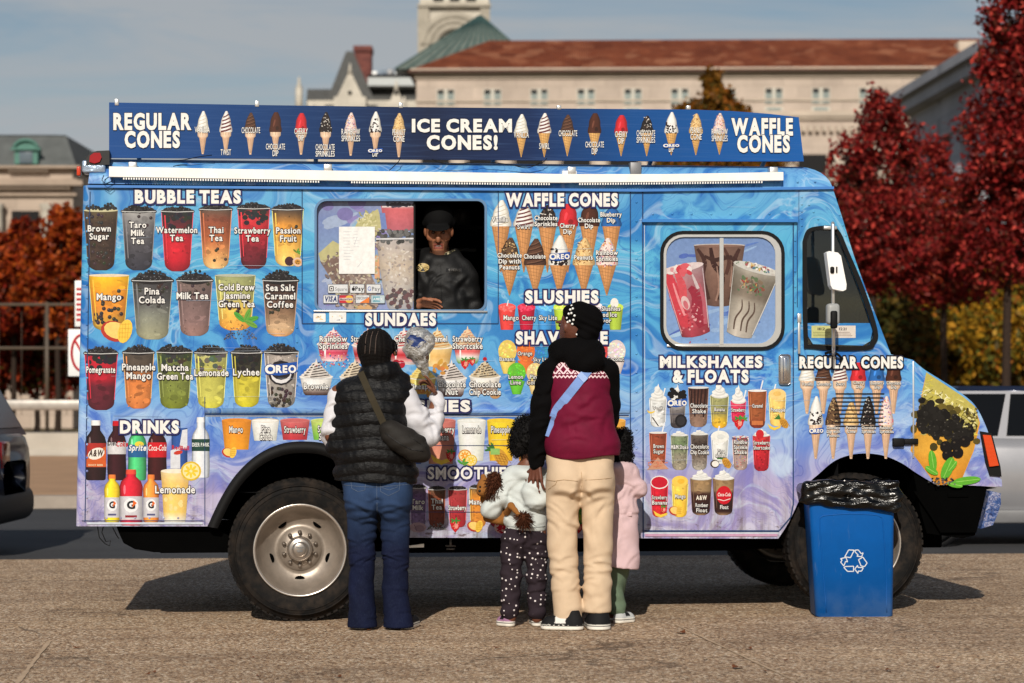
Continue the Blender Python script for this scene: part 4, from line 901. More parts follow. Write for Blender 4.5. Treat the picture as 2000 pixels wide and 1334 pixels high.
def oreo(A, cx, cy, hw, h):
    """blue outlined white cookie wordmark"""
    A.poly([(cx-hw,cy+h*.55),(cx-hw*.98,cy-h*.5),(cx-hw*.2,cy-h*.62),(cx+hw,cy-h*.9),(cx+hw*.98,cy+h*.3),(cx-hw*.1,cy+h*.68)], (28,84,176))
    for x0, w_, s_, dy in ((cx-hw*.98,hw*.62,'O',.42),(cx-hw*.3,hw*1.22,'REO',.32)): A.text(s_, x0+w_/2, cy+h*dy, h*(.95 if s_ == 'O' else .78), wd=w_, oc=(16,50,130), ow=.16, bold=.05)
oreo(A, 549, 722, 31, 17)
bt = A.build('bubble_tea_menu', m_print, tr)
T = Art(0, .0062)
def names(T, lst, oc=INK, bold=.024, ow=.17):
    for s_, cx, y, h, wmax in lst: T.text(s_.split('|'), cx, y, h, oc=oc, bold=bold, ow=ow, wmax=wmax, lead=1.36)
names(T, [('Brown|Sugar',194,452,11.5,48),('Taro|Milk|Tea',269,445,11.5,34),('Watermelon|Tea',345,455,11.5,80),('Thai|Tea',422,455,11.5,32),('Strawberry|Tea',493,456,11.5,70),('Passion|Fruit',563,456,11.5,47),
 ('Mango',213,586,12.5,58),('Pina|Colada',297,575,12.5,58),('Milk Tea',376,584,12.5,74),('Cold Brew|Jasmine|Green Tea',462,567,12,70),('Sea Salt|Caramel|Coffee',547,568,12,68),
 ('Pomegranate',197,728,12,56),('Pineapple|Mango',271,723,12.5,64),('Matcha|Green Tea',342,724,12.5,70),('Lemonade',413,734,12.5,66),('Lychee',481,733,12.5,52)])
T.build('tea_names', m_print, bt)
heading('heading', bt, [('BUBBLE TEAS',265,469,373,396)])

# ---- drinks
A = Art()
bottle(A,187,821,938,21,(40,22,24),(240,240,242),(.38,.78,(176,48,40))); A.poly([(167,890),(207,872),(207,912),(167,912)],(214,96,42)); A.ell(188,886,17,11,(244,238,226),14,-.35); A.text('A&W',187,891,12,wd=27,col=(60,28,20),bold=.04,shear=.25); A.text('ROOT BEER',187,910,3.4,wd=28,col=(240,220,180))
bottle(A,228,822,938,19,(52,22,28),(196,22,36),(.36,.56,(214,212,214))); A.text('Diet',219,870,9,wd=17,col=(30,28,30),shear=.3); A.text('Coke',238,872,10,wd=22,col=(196,20,36),shear=.3)
bottle(A,268,826,938,18.5,(70,176,110),(60,150,90),(.38,.6,(40,96,150))); A.ell(272,868,9,6,(240,214,70)); A.text('Sprite',268,880,11,wd=33,oc=(30,70,140),bold=.03,shear=.25)
bottle(A,307,826,938,19,(58,22,24),(196,22,36),(.34,.6,(206,30,40))); A.text('Coca-Cola',307,880,11,wd=35,shear=.3,bold=.01)
A.reset(); A.rows([(836,335,366,(48,86,158)),(915,335,366,(48,86,158))],.7,1.1); A.poly([(333,880),(352,872),(352,915),(333,915)],(224,226,232)); A.poly([(356,840),(366,838),(366,876),(350,876)],(224,226,232)); A.text('Red',344,878,8,wd=16,col=(196,30,40),bold=.03); A.text('Bull',361,879,8,wd=16,col=(196,30,40),bold=.03); A.ell(348,884,9,4,(206,60,40),10,-.2)
bottle(A,392,815,933,18,(222,228,238),(240,242,246),(.36,.56,(34,70,60))); A.text('DEER PARK',392,872,7,wd=33,col=(236,240,236),bold=.03)
A.up(.0005); l0 = A.base; A.base = l0+.0007
for cx, hw, t0, b0, c, cp in ((219,16,927,1020,(240,206,48),(240,130,60)),(295,16,927,1020,(240,140,60),(240,130,60)),(256,23,917,1026,(206,34,52),(232,80,60))):
    bottle(A,cx,t0,b0,hw,c,cp,(.48,.9,(206,204,210)),neck=.17); h = b0-t0
    A.ell(cx,t0+h*.64,hw*.62,h*.13,(246,246,248),14); A.text('G',cx,t0+h*.70,h*.13,wd=hw*.62,col=(40,40,44),bold=.05); A.poly([(cx+hw*.2,t0+h*.55),(cx+hw*.5,t0+h*.6),(cx+hw*.1,t0+h*.68)],(236,110,40)); A.rect(cx-hw*.5,t0+h*.82,cx+hw*.5,t0+h*.86,(150,40,50) if hw > 20 else (90,90,130))
A.reset(); A.rows([(920,314,370,(240,214,160)),(945,316,368,(244,200,112)),(1000,319,364,(246,206,112)),(1012,320,363,(242,226,190)),(1022,322,361,(236,234,228))],.86,1.1); A.ell(342,920,28,4.5,(246,236,214),16); fruit(A,'lemon',373,920,20)
for _ in range(12): A.ell(rnd.uniform(322,360),rnd.uniform(950,1000),4,5,(250,224,150),6)
A.base = l0
dm = A.build('drinks_menu', m_print, tr)
T = Art(0,.0066); names(T,[('Lemonade',342,963,14,77)]); T.build('drink_names', m_print, dm)
heading('heading', dm, [('DRINKS',236,348,823,845)])

# ---- slushies in tall cups along the rear beltline, smoothies below them
A = Art()
def arch_y(x): return min(y for xx,y in ARCHPX if abs(xx-x) < 14) if 405 < x < 767 else 2000
ARCHPX = [(x_, 1075-213*max(0,1-abs((x_-586)/181.)**2.3)**.5) for x_ in range(400,775,3)]
def tub(A, xl, xr, top, bot, c, rim):
    A.reset(); bot = min(bot, arch_y(xl)-3, arch_y(xr)-3, arch_y((xl+xr)/2)-3); A.rows([(top+(bot-top)*k/6, xl+(xr-xl)*.1*k/6, xr-(xr-xl)*.1*k/6, grad(c,k/6)) for k in range(7)],.84,1.1); A.ell((xl+xr)/2,top,(xr-xl)/2,4.2,rim,18); A.ell((xl+xr)/2,top+.5,(xr-xl)/2-1.5,3,grad(c,.1),18)
tub(A,433,491,821,906,[(0,(226,140,44)),(1,(240,160,40))],(230,150,60)); fruit(A,'mango',450,884,15)
tub(A,491,545,821,906,[(0,(248,248,244)),(1,(226,228,220))],(214,196,160)); A.up(0)
tub(A,547,605,821,906,[(0,(206,110,110)),(1,(190,50,60))],(214,130,126)); tub(A,607,664,821,906,[(0,(206,220,120)),(1,(120,196,70))],(210,226,160))
tub(A,664,716,821,906,[(0,(240,170,80)),(1,(246,150,50))],(240,190,120)); tub(A,772,828,821,906,[(0,(120,160,220)),(1,(60,110,200))],(150,180,230))
tub(A,832,890,821,906,[(0,(206,116,110)),(1,(214,150,120))],(220,150,140)); fruit(A,'banana',862,897,22); fruit(A,'strawberry',880,890,13)
tub(A,893,949,821,900,[(0,(246,248,246)),(1,(238,240,226))],(220,214,190)); fruit(A,'orange',908,890,13); fruit(A,'lemon',920,899,12); fruit(A,'leaf',903,906,12)
tub(A,951,1006,821,900,[(0,(248,214,50)),(1,(246,190,50))],(236,200,80)); fruit(A,'pineapple',978,893,20); A.rect(958,876,976,888,(150,200,110))
tub(A,1008,1062,821,900,[(0,(240,190,90)),(1,(244,170,70))],(236,190,110)); tub(A,1172,1222,821,900,[(0,(240,176,70)),(1,(236,150,60))],(240,200,130))
sm = A.build('slushy_cup_menu', m_print, tr)
T = Art(0,.0062)
for s_, cx, y, wm in (('Mango',461,845,29),('Pina|Colada',519,844,27),('Strawberry',576,845,46),('Sweet|Sour',633,844,27),('Cherry',692,845,34),('Blue|Berry',799,844,40),('Strawberry|Banana',861,845,58),('Lemonade',921,845,40),('Pineapple',978,845,42),('Peach',1035,845,38)): T.text(s_.split('|'),cx,y,12.5,oc=INK,bold=.018,ow=.2,wmax=wm*.9,cond=.55,lead=1.2)
T.build('slushy_names', m_print, sm); heading('heading', sm, [('SLUSHIES',737,916,783,803)], yl=-.014)
A = Art()
for xl, xr, st, top in ((762,798,[(0,(206,120,60)),(1,(190,90,60))],950),(801,833,[(0,(120,112,110)),(.2,(110,84,130)),(1,(128,110,150))],951),(836,870,[(0,(100,80,60)),(.3,(130,62,40)),(1,(116,52,40))],954),(876,912,[(0,(160,60,60)),(1,(176,40,50))],954),(917,951,[(0,(110,96,70)),(.25,(216,136,50)),(1,(220,140,56))],951),(955,990,[(0,(190,60,70)),(1,(160,30,60))],951),(1120,1140,[(0,(226,210,60)),(1,(150,180,60))],955)): cup(A,xl,xr,top,1030,st,mound=7,taper=.1,speck=14)
fruit(A,'rock',816,1030,17); fruit(A,'seeds',853,1026,18); fruit(A,'strawberry',889,1026,14); fruit(A,'mango',930,1028,16); fruit(A,'pom',979,1030,14); fruit(A,'leaf',1128,1000,16); fruit(A,'strawberry',1130,1030,12)
sm = A.build('smoothie_menu', m_print, tr)
T = Art(0,.0062)
for s_, cx, y in (('Taro|Milk',816,984),('Thai|Tea',853,983),('Strawberry',893,996),('Mango',933,985),('Pom',972,985)): T.text(s_.split('|'),cx,y,9,oc=INK,bold=.025,wmax=34)
T.build('smoothie_names', m_print, sm); heading('heading', sm, [('SMOOTHIES',836,1003,913,935)], bold=.03)

# ---- sundaes
A = Art()
swirl_sundae(A,620,682,638,706,(244,222,220),(196,60,66),[(246,240,240),(206,60,90),(246,236,230)],RAIN); A.up(.0003); ticks(A,651,690,716,28,34,70,RAIN,3,1.4)
swirl_sundae(A,688,748,638,710,(246,214,206),(206,50,56),[(246,240,240),(200,40,50),(240,220,214)])
swirl_sundae(A,758,820,638,712,(246,232,226),(190,36,44),[(244,238,234),(190,40,50),(240,232,224)]); fruit(A,'cherry',778,710,14)
swirl_sundae(A,824,884,638,716,(246,222,174),(206,140,70),[(240,210,150),(226,180,106),(240,214,160)]); fruit(A,'nuts',855,714,24)
swirl_sundae(A,886,940,636,710,(240,210,170),(216,150,120),[(248,244,238),(226,80,80),(246,244,240),(110,170,90)]); fruit(A,'strawberry',908,710,12); A.up(.0002); fruit(A,'strawberry',922,706,9)
swirl_sundae(A,586,649,700,772,(238,230,222),(46,34,34),[(246,244,240),(240,236,230),(60,34,30)])
swirl_sundae(A,664,722,700,772,(238,222,196),(60,46,40),[(246,244,240),(240,236,230),(90,54,40)])
swirl_sundae(A,798,852,705,770,(246,226,140),(226,180,80),[(244,222,130),(236,206,100),(244,214,120)]); fruit(A,'nuts',826,764,18)
swirl_sundae(A,852,911,702,775,(236,226,220),(44,32,32),[(246,244,242),(240,236,232),(70,40,36)])
swirl_sundae(A,917,977,700,770,(222,206,176),(60,46,40),[(246,244,240),(236,226,210),(80,50,40)],[(40,30,28),(230,210,170),(190,150,100)],True); A.ell(967,770,11,9,(196,150,100)); ticks(A,967,764,776,8,8,10,[(80,50,34)],2,1.6)
sd = A.build('sundae_menu', m_print, tr)
T = Art(0,.0062); names(T,[('Rainbow|Sprinkles',651,667,10.5,55),('Strawberry',712,667,10.5,52),('Cherry',790,667,10.5,40),('Caramel',851,667,10.5,44),('Strawberry|Shortcake',913,667,10.5,58),('Brownie',617,760,11,47),('Hot Fudge',693,760,11,54),('Pineapple',826,760,10.5,52),('Chocolate|Nut',882,756,11,54),('Chocolate|Chip Cookie',947,756,11,61)]); T.build('sundae_names', m_print, sd)
heading('heading', sd, [('SUNDAES',715,850,613,635)])

# ---- waffle cones on the side
A = Art()
for cx, top, k in ((978,391,'vanilla'),(1023,398,'twist'),(1069,400,'chocspr'),(1109,398,'cherry'),(1151,398,'chocdip'),(1194,406,'blueberry')): cone(A,cx,top,440,532,19,k,'side')
A.base += .0011
for cx, top, k in ((995,464,'chocpea'),(1045,466,'chocolate'),(1092,460,'oreo'),(1140,465,'peanut'),(1185,465,'rainbow')): cone(A,cx,top,516,577,20,k,'side')
wc = A.build('waffle_cone_menu', m_print, tr)
T = Art(0,.0066); names(T,[('Vanilla',976,433,8.5,31),('Swirl',1022,447,8.5,23),('Chocolate|Sprinkles',1066,430,8.5,44),('Cherry|Dip',1108,445,8.5,29),('Chocolate|Dip',1150,434,8.5,43),('Blueberry|Dip',1193,423,8.5,41),('Chocolate|Dip with|Peanuts',995,503,8.5,47),('Chocolate',1044,505,8.5,42),('Peanuts',1139,507,8.5,36),('Rainbow|Sprinkles',1185,498,8.5,42)]); oreo(T,1093,502,20,11); T.build('cone_names', m_print, wc)
heading('heading', wc, [('WAFFLE CONES',990,1205,379,402)])

# ---- slushies and shaved ice by the queue
A = Art()
def slush(A, cx, top, bot, hw, c):
    A.reset(); A.rows([(top+(bot-top)*k/6, cx-hw*(1-.05*k), cx+hw*(1-.05*k), c) for k in range(7)],.78,1.15); A.ell(cx,top,hw*1.05,8,[min(255,v*1.1+20) for v in c],14); A.line([(cx,top-2),(cx+3,top-14)],2,(240,240,240))
    for _ in range(14): A.ell(cx+rnd.uniform(-.7,.7)*hw,rnd.uniform(top-4,top+8),2.4,2,[min(255,v*1.15+50) for v in c],6)
for cx, c in ((990,(226,70,66)),(1028,(190,30,60)),(1064,(70,150,214)),(1098,(176,206,60)),(1132,(214,80,150))): slush(A,cx,600,644,17,c)
slush(A,1160,598,640,16,(240,200,210)); slush(A,1202,600,644,15,(170,196,70)); A.ell(1200,592,8,10,(246,242,234),12); A.ell(1160,592,9,9,(246,236,238),12)
sl_ = A.build('slushie_menu', m_print, tr)
T = Art(0,.0062); names(T,[('Mango',998,625,9,29),('Cherry',1033,625,9,27),('Sky Lite',1070,625,9,35),('Ice Cream Slushies|with Shaved Ice|Any Flavor',1166,607,8.6,90)],bold=.015,ow=.22); T.build('slushie_names', m_print, sl_)
heading('heading', sl_, [('SLUSHIES',1027,1167,569,591)])
A = Art()
def shave(A, cx, top, rim, tip, hw, c, cc=None):
    A.reset(); cc = cc or c; A.rows([(rim,cx-hw*.9,cx+hw*.9,cc),(tip,cx-hw*.45,cx+hw*.45,[v*.92 for v in cc])],.82,1.1); A.ell(cx,(top+rim)/2,hw,(rim-top)*.62,[v*.95 for v in c],16)
    for _ in range(40): a = rnd.random()*6.3; q = rnd.random()**.5; A.ell(cx+hw*.9*q*math.cos(a),(top+rim)/2+(rim-top)*.55*q*math.sin(a),2.3,2,[min(255,v*rnd.uniform(.9,1.25)) for v in c],6)
for cx, c in ((991,(246,216,110)),(1027,(240,120,60)),(1062,(60,140,200)),(1098,(200,60,110)),(1135,(130,80,170)),(1170,(226,80,80)),(1204,(240,226,222))): shave(A,cx,668,704,730,18,c)
A.base += .0008
for cx, c in ((1009,(110,206,60)),(1046,(244,214,150)),(1082,(240,150,170)),(1118,(226,120,60)),(1152,(150,196,120)),(1186,(246,190,180))): shave(A,cx,712,744,770,18,c)
sh = A.build('shaved_ice_menu', m_print, tr)
T = Art(0,.0066); names(T,[('Banana',990,705,7.5,30),('Orange',1025,694,7.5,28),('Sky Lite',1058,706,7.5,34),('Cherry',1168,694,7.5,28),('Coconut',1202,705,7.5,32),('Lemon|Lime',1007,740,8,28),('Pina|Colada',1044,740,8,30)],bold=.012,ow=.24); T.build('ice_names', m_print, sh)
heading('heading', sh, [('SHAVED ICE',1009,1185,649,671)])

# ---- milkshakes on the cab door
A = Art()
def whip(A, cx, y, hw, hh, c=(244,244,240)):
    for k in range(4): A.ell(cx+(-1)**k*hw*.06, y-hh*.22*k, hw*(1-.22*k), hh*.26, [v*.9 for v in c], 14); A.ell(cx+(-1)**k*hw*.1-1, y-hh*.22*k-1, hw*(.92-.22*k), hh*.2, c, 14)
    A.poly([(cx-hw*.2,y-hh*.72),(cx+hw*.2,y-hh*.72),(cx+hw*.05,y-hh*1.1)], c)
def straw(A, x, y): A.line([(x,y),(x+5,y-20)],2.6,(236,240,246))
def shake(A, cx, top, bot, hw, st, w_=None, strw=None, **k):
    cup(A,cx-hw,cx+hw,top,bot,st,taper=.13,**k); A.up(.0001)
    if strw: straw(A,cx+strw,top)
    if w_: whip(A,cx,top,hw*.95,w_)
shake(A,1285,778,834,17,[(0,(226,228,226)),(1,(214,216,216))],26,9); fruit(A,'banana',1271,804,8); A.line([(1274,815),(1286,832)],2,(50,34,30))
shake(A,1323,784,836,16,[(0,(190,190,190)),(.4,(110,104,104)),(1,(60,54,56))],30)
for _ in range(20): A.ell(1323+rnd.uniform(-16,16),772+rnd.gauss(0,7),5,4,(24,22,24),7)
A.ell(1330,822,12,13,(34,32,36)); A.ell(1330,822,8,9,(52,50,54)); oreo(A,1323,788,19,11)
shake(A,1364,757,834,20,[(0,(70,40,34)),(.4,(96,66,56)),(.7,(130,104,90)),(1,(150,120,104))],speck=40)
for k in range(5): A.line([(1350+k*7,760),(1352+k*5+rnd.uniform(-3,3),800+rnd.uniform(-10,20))],3,(48,28,26))
shake(A,1405,772,836,18,[(0,(160,162,110)),(.5,(150,146,96)),(.75,(216,180,60)),(1,(240,180,40))],24,speck=20)
shake(A,1442,782,826,15,[(0,(226,90,110)),(.5,(214,40,80)),(1,(206,60,90))],28,10); fruit(A,'strawberry',1443,826,14); fruit(A,'leaf',1452,818,8)
shake(A,1479,763,836,18,[(0,(150,84,50)),(.7,(160,90,54)),(1,(120,44,30))],None,6,rim=(240,240,240)); A.rect(1468,822,1490,830,(206,120,70))
shake(A,1518,770,832,17,[(0,(248,206,120)),(1,(248,204,110))],None,-8,rim=(246,244,238)); A.ell(1518,770,17,11,(248,214,140),16); A.ell(1518,769,8,5,(240,196,110),12); fruit(A,'pineapple',1531,826,12); fruit(A,'banana',1512,834,13)
shake(A,1285,845,908,17,[(0,(140,70,50)),(1,(166,80,50))],None,8,rim=(240,236,230)); A.poly([(1263,918),(1285,893),(1306,916)],(206,150,120))
for _ in range(24): A.ell(1285+rnd.uniform(-18,18),914-rnd.random()*12,2,1.6,(190+rnd.random()*40,130,100),5)
shake(A,1327,850,918,17,[(0,(130,140,110)),(.3,(110,130,90)),(.6,(140,134,116)),(1,(160,150,130))],8,speck=60)
shake(A,1366,848,918,17,[(0,(110,100,90)),(.3,(60,48,44)),(.6,(110,96,86)),(1,(176,170,158))],8,speck=70)
shake(A,1406,852,906,17,[(0,(236,236,230)),(1,(220,222,218))],None,-6,rim=(246,246,242)); A.ell(1406,853,18,12,(242,242,236),16); A.ell(1408,853,8,5,(222,224,220),12); A.ell(1396,906,9,8,(70,54,46)); A.ell(1397,906,7,6,(244,240,232)); fruit(A,'pineapple',1419,904,12)
shake(A,1446,853,918,16,[(0,(110,60,56)),(.2,(150,130,124)),(1,(176,150,140))],None,None); ticks(A,1446,852,864,15,14,30,RAIN,3,1.4); ticks(A,1446,865,912,13,10,30,RAIN,2.4,1.1)
shake(A,1487,850,920,17,[(0,(206,60,60)),(.5,(190,40,50)),(1,(160,30,44))],12,speck=60); A.ell(1484,848,8,9,(206,40,50))
shake(A,1288,944,1010,17,[(0,(206,30,50)),(.7,(200,34,50)),(1,(206,60,40))],rim=(240,236,232)); A.ell(1288,942,18,13,(240,238,236),16); A.ell(1288,942,16,11,(206,26,50),16); fruit(A,'banana',1290,1004,14); fruit(A,'strawberry',1296,995,9)
shake(A,1328,944,1010,16,[(0,(248,206,90)),(1,(246,196,60))],rim=(246,226,150)); A.ell(1328,940,16,11,(250,210,90),16); A.ell(1330,940,7,5,(244,190,60)); fruit(A,'mango',1322,998,14)
for cx, q in ((1369,0),(1413,1)):
    shake(A,cx,934,1006,21,[(0,(150,120,84)),(.35,(160,132,96)),(.42,(60,36,30)),(.9,(50,28,26)),(1,(150,120,90))],16,rim=(206,190,160))
A.ell(1370,972,15,8,(66,36,28),14,-.2); A.text('A&W',1370,976,8,wd=20,col=(244,236,220),bold=.04); A.ell(1414,967,15,18,(206,24,40),20); A.text('Coca-Cola',1414,969,6.5,wd=25,shear=.3,bold=.02); A.line([(1402,975),(1414,978),(1426,974)],1.2,WHT)
mk = A.build('milkshake_menu', m_print, tr)
T = Art(0,.0062); names(T,[('Vanilla',1286,800,6,22),('Chocolate|Shake',1365,796,8,34),('Banana',1405,803,7,20),('Strawberry',1442,804,7,28),('Caramel',1479,796,7,20),('Pineapple',1519,804,7,28),('Brown|Sugar',1286,875,7.5,20),('M&M Shake',1327,877,8,34),('Chocolate|Chip Cookie',1366,876,8,36),('Pina|Colada',1408,884,6.5,22),('Rainbow|Sprinkle|Shake',1446,867,7.2,26),('Strawberry|Shortcake',1487,868,7.2,32),('Strawberry|Banana',1288,975,7.5,30),('Mango',1328,973,7.5,20),('Rootbeer|Float',1370,990,7.5,24),('Float',1414,994,7.5,16)],bold=.015,ow=.18); T.build('shake_names', m_print, mk)
heading('heading', mk, [('MILKSHAKES',1290,1487,697,717),('& FLOATS',1315,1460,724,746)])

# ---- regular cones on the cowl, and the big cup on the hood
A = Art()
for cx, k in ((1576,'vanilla'),(1608,'chocolate'),(1640,'twist'),(1676,'cherry'),(1712,'blueberry'),(1745,'chocdip')): cone(A,cx,708,742,808,15,k,'cake')
A.base += .0009
for cx, k, top in ((1593,'oreo',774),(1627,'chocpea',776),(1662,'peanut',784),(1695,'chocspr',774),(1730,'rainbow',774)): cone(A,cx,top,828,896,14,k,'cake')
rc = A.build('regular_cone_menu', m_print, tr)
T = Art(0,.0066); names(T,[('Vanilla',1576,753,6,26),('Chocolate',1609,753,6,28),('Swirl',1641,753,6,20),('Cherry|Dip',1677,750,6,22),('Blueberry|Dip',1713,751,6,26),('Chocolate|Dip',1745,751,6,28),('Chocolate|Dip with|Peanuts',1627,838,5.5,26),('Peanut|Cone',1662,838,5.5,20),('Chocolate|Sprinkles',1696,838,5.5,28),('Rainbow|Sprinkles',1731,838,5.5,28)],bold=.01,ow=.16); oreo(T,1594,842,14,8); T.build('cone_names', m_print, rc)
heading('heading', rc, [('REGULAR CONES',1562,1762,698,718)], oc=(24,22,40))
A = Art()
A.poly([(1809,727),(1880,774),(1904,794),(1914,826),(1902,880),(1874,947),(1828,947),(1778,880),(1790,820)], (226,160,54))
A.rows([(850,1786,1908,(220,164,60)),(880,1780,1900,(230,172,64)),(905,1797,1890,(232,160,52)),(947,1834,1874,(220,140,46))],.9,1.05)
A.poly([(1809,727),(1880,774),(1904,794),(1912,826),(1904,850),(1870,842),(1830,810),(1797,800)],(196,184,96))
for _ in range(260):
    x, y = rnd.uniform(1800,1906), rnd.uniform(735,850)
    if y < 727+(x-1809)*.71+6 or x < 1806-(y-735)*.1: continue
    A.poly([(x+rnd.uniform(-11,11), min(850,y+rnd.uniform(-4,9))) for _ in range(3)], rnd.choice([(206,196,90),(230,220,130),(176,164,60),(240,234,170),(150,140,56),(222,206,80),(196,186,110)]))
for _ in range(60): x, y = rnd.uniform(1804,1898), rnd.uniform(760,840); (y > 738+(x-1809)*.7) and A.line([(x,y),(x+rnd.uniform(-12,8),y+rnd.uniform(0,9))],1.3,rnd.choice([(250,246,206),(120,110,44)]))
for _ in range(70): u = rnd.random(); A.ell(1796+100*u+rnd.gauss(0,8), 812+32*u+rnd.gauss(0,18)*(1.2-.5*u), rnd.uniform(6,10), rnd.uniform(5,9), rnd.choice([(70,62,26),(92,80,34),(54,46,22),(110,96,40)]), 9)
for _ in range(170):
    u = rnd.random(); x = 1798+98*u+rnd.gauss(0,7); y = 814+30*u+rnd.gauss(0,14)*(1.3-.5*u)
    if x < 1792 or x > 1902 or y < 774+(x-1800)*.62: continue
    g = rnd.uniform(0,16); r_ = rnd.uniform(5,8.5); A.ell(x,y,r_,r_,(20+g,17+g,14+g),11)
    if rnd.random() < .6: A.ell(x-2.5,y-3,rnd.uniform(1,2),1.2,(64+g,60+g,54+g),6)
for _ in range(60):
    x, y = rnd.uniform(1880,1908), rnd.uniform(798,840); A.ell(x,y,rnd.uniform(1.5,4),rnd.uniform(1,3),rnd.choice([(206,196,120),(176,166,90),(120,108,50),(230,222,160),(60,54,30)]),6,rnd.random()*3)
for x, y in ((1850,888),(1870,884),(1846,872),(1866,868),(1884,862)): A.ell(x,y,11,11,(20,16,16),14); A.ell(x-3,y-4,2.5,2,(70,60,50),6)
for a, l_, cx, cy, w_ in ((-1.72,34,1822,908,11),(-1.15,40,1846,924,15),(-.12,46,1876,940,11),(-2.6,24,1824,922,9),(.2,26,1858,945,8),(-.9,22,1856,915,8)):
    A.ell(cx+.25*l_*math.cos(a), cy+.25*l_*math.sin(a), l_*.6, w_*.72, (96,176,50), 14, a); A.line([(cx-.3*l_*math.cos(a),cy-.3*l_*math.sin(a)),(cx+.8*l_*math.cos(a),cy+.8*l_*math.sin(a))],1.4,(150,210,96))
for _ in range(40): A.ell(1838+rnd.gauss(0,14), 941+rnd.uniform(-8,7), 2.4, 1.5, [rnd.uniform(20,110)]*3, 5)
A.build('hood_cup_picture', m_print, tr)
# ================================================================ truck bodywork
def panel(b, outer, holes, y0, y1, mi=0, back=True):
    loops = [outer]+holes; flat = [p for l in loops for p in l]
    tr_ = geometry.tessellate_polygon([[Vector((x,z,0)) for x,z in l] for l in loops]); n = len(flat)
    vs = [(x,y0,z) for x,z in flat]+[(x,y1,z) for x,z in flat]
    fs = [tuple(t) for t in tr_]+([tuple(n+i for i in reversed(t)) for t in tr_] if back else [])
    o = 0
    for l in loops:
        m = len(l); fs += [(o+i, o+(i+1)%m, n+o+(i+1)%m, n+o+i) for i in range(m)]; o += m
    b.add(vs, fs, mi)
def smooth_px(pts, n=5):
    """Catmull-Rom through photo points"""
    out_ = []
    for i in range(len(pts)-1):
        p0 = pts[max(i-1,0)]; p1 = pts[i]; p2 = pts[i+1]; p3 = pts[min(i+2,len(pts)-1)]
        for k in range(n):
            t_ = k/n; out_.append(tuple(.5*(2*p1[j]+(p2[j]-p0[j])*t_+(2*p0[j]-5*p1[j]+4*p2[j]-p3[j])*t_**2+(3*p1[j]-p0[j]-3*p2[j]+p3[j])*t_**3) for j in (0,1)))
    out_.append(pts[-1]); return out_
BW = 2.15
arch_r = smooth_px([(405,1028),(430,975),(460,928),(500,890),(545,868),(590,862),(640,868),(682,894),(716,940),(745,1000),(767,1050)])
arch_f = smooth_px([(1520,1052),(1541,1019),(1574,952),(1600,925),(1634,898),(1677,886),(1722,889),(1760,904),(1790,924),(1825,945)])
hood = smooth_px([(1957,951),(1948,905),(1936,862),(1922,824),(1903,790),(1872,764),(1838,742),(1806,722),(1783,703)])
side = [(160,1028)]+[(174,362)]+[(1250,371),(1626,366)]+smooth_px([(1626,366),(1645,425),(1668,500),(1700,588),(1740,692)],3)[1:]+list(reversed(hood))+list(reversed(arch_f))+list(reversed(arch_r))
W_SRV = rrect(617,391,948,606,[22,16,16,16]); W_DOOR = rrect(1296,458,1525,676,38)
W_QTR = smooth_px([(1575,470),(1584,453),(1600,449),(1622,449),(1634,459),(1647,489),(1679,568),(1704,645),(1700,666),(1685,676),(1588,673),(1577,655),(1575,470)],4)[:-1]
b = MB()
panel(b, P2(side), [P2(W_SRV), P2(W_DOOR), P2(W_QTR)], 0, .03)
panel(b, P2(side), [], BW-.03, BW)
# rounded rear corner post and rear wall
n = 8; vs = []
for px_t in ((160,1028,-.0),(174,362,0)):
    p = P(px_t[0], px_t[1])
    for k in range(n+1): a = R(90*k/n); vs.append((p.x-.036*math.sin(a), .036-.036*math.cos(a), p.z))
b.add(vs, [(k, k+1, n+2+k, n+1+k) for k in range(n)], sm=True)
pb, pt_ = P(160,1028), P(174,362)
b.add([(pb.x-.036,.036,pb.z),(pb.x-.036,BW,pb.z),(pt_.x-.036,BW,pt_.z),(pt_.x-.036,.036,pt_.z)], [(0,1,2,3)])
# front: windscreen slope and hood carried across the width
fr = P2([(1626,366)]+smooth_px([(1626,366),(1645,425),(1668,500),(1700,588),(1740,692)],3)[1:]+list(reversed(hood)))
vs = [(x,y,z) for y in (0.002,BW-.002) for x,z in fr]; m = len(fr)
b.add(vs, [(i, i+1, m+i+1, m+i) for i in range(m-1)], sm=True)
# roof cove: curved shoulder above the drip rail, with rounded ends
K = 8; vs = []; nx = 13
for k in range(K+1):
    a = k/K*math.pi/2; yy = .16*(1-math.cos(a))-.004; f = math.sin(a)
    z0_ = PZ(366,900); z1_ = PZ(313,900)
    xl = PX(172)+.02*f; xr_ = PX(1626)-(PX(1626)-PX(1560))*(1-math.sqrt(max(0,1-f**2)))*1.0
    for i in range(nx): vs.append((xl+(xr_-xl)*i/(nx-1), yy, z0_+(z1_-z0_)*f))
b.add(vs, [(k*nx+i, k*nx+i+1, (k+1)*nx+i+1, (k+1)*nx+i) for k in range(K) for i in range(nx-1)], sm=True)
zr = PZ(313,900)
b.add([(PX(172)+.02,.156,zr),(PX(1560),.156,zr),(PX(1560),BW-.1,zr),(PX(172)+.02,BW-.1,zr)], [(0,1,2,3)])
b.add([(PX(1560),.156,zr),(PX(1626),0,PZ(366,900)),(PX(1626),BW,PZ(366,900)),(PX(1560),BW-.1,zr)], [(0,1,2,3)])
b.add([(PX(172),.0,PZ(366,900)),(PX(172)+.02,.156,zr),(PX(172)+.02,BW-.1,zr),(PX(172),BW,PZ(366,900))], [(0,1,2,3)])
b.add([(PX(172),BW,PZ(366,900)),(PX(172)+.02,BW-.1,zr),(PX(1560),BW-.1,zr),(PX(1626),BW,PZ(366,900))], [(0,1,2,3)])
body = b.build('body', m_wrap, tr)
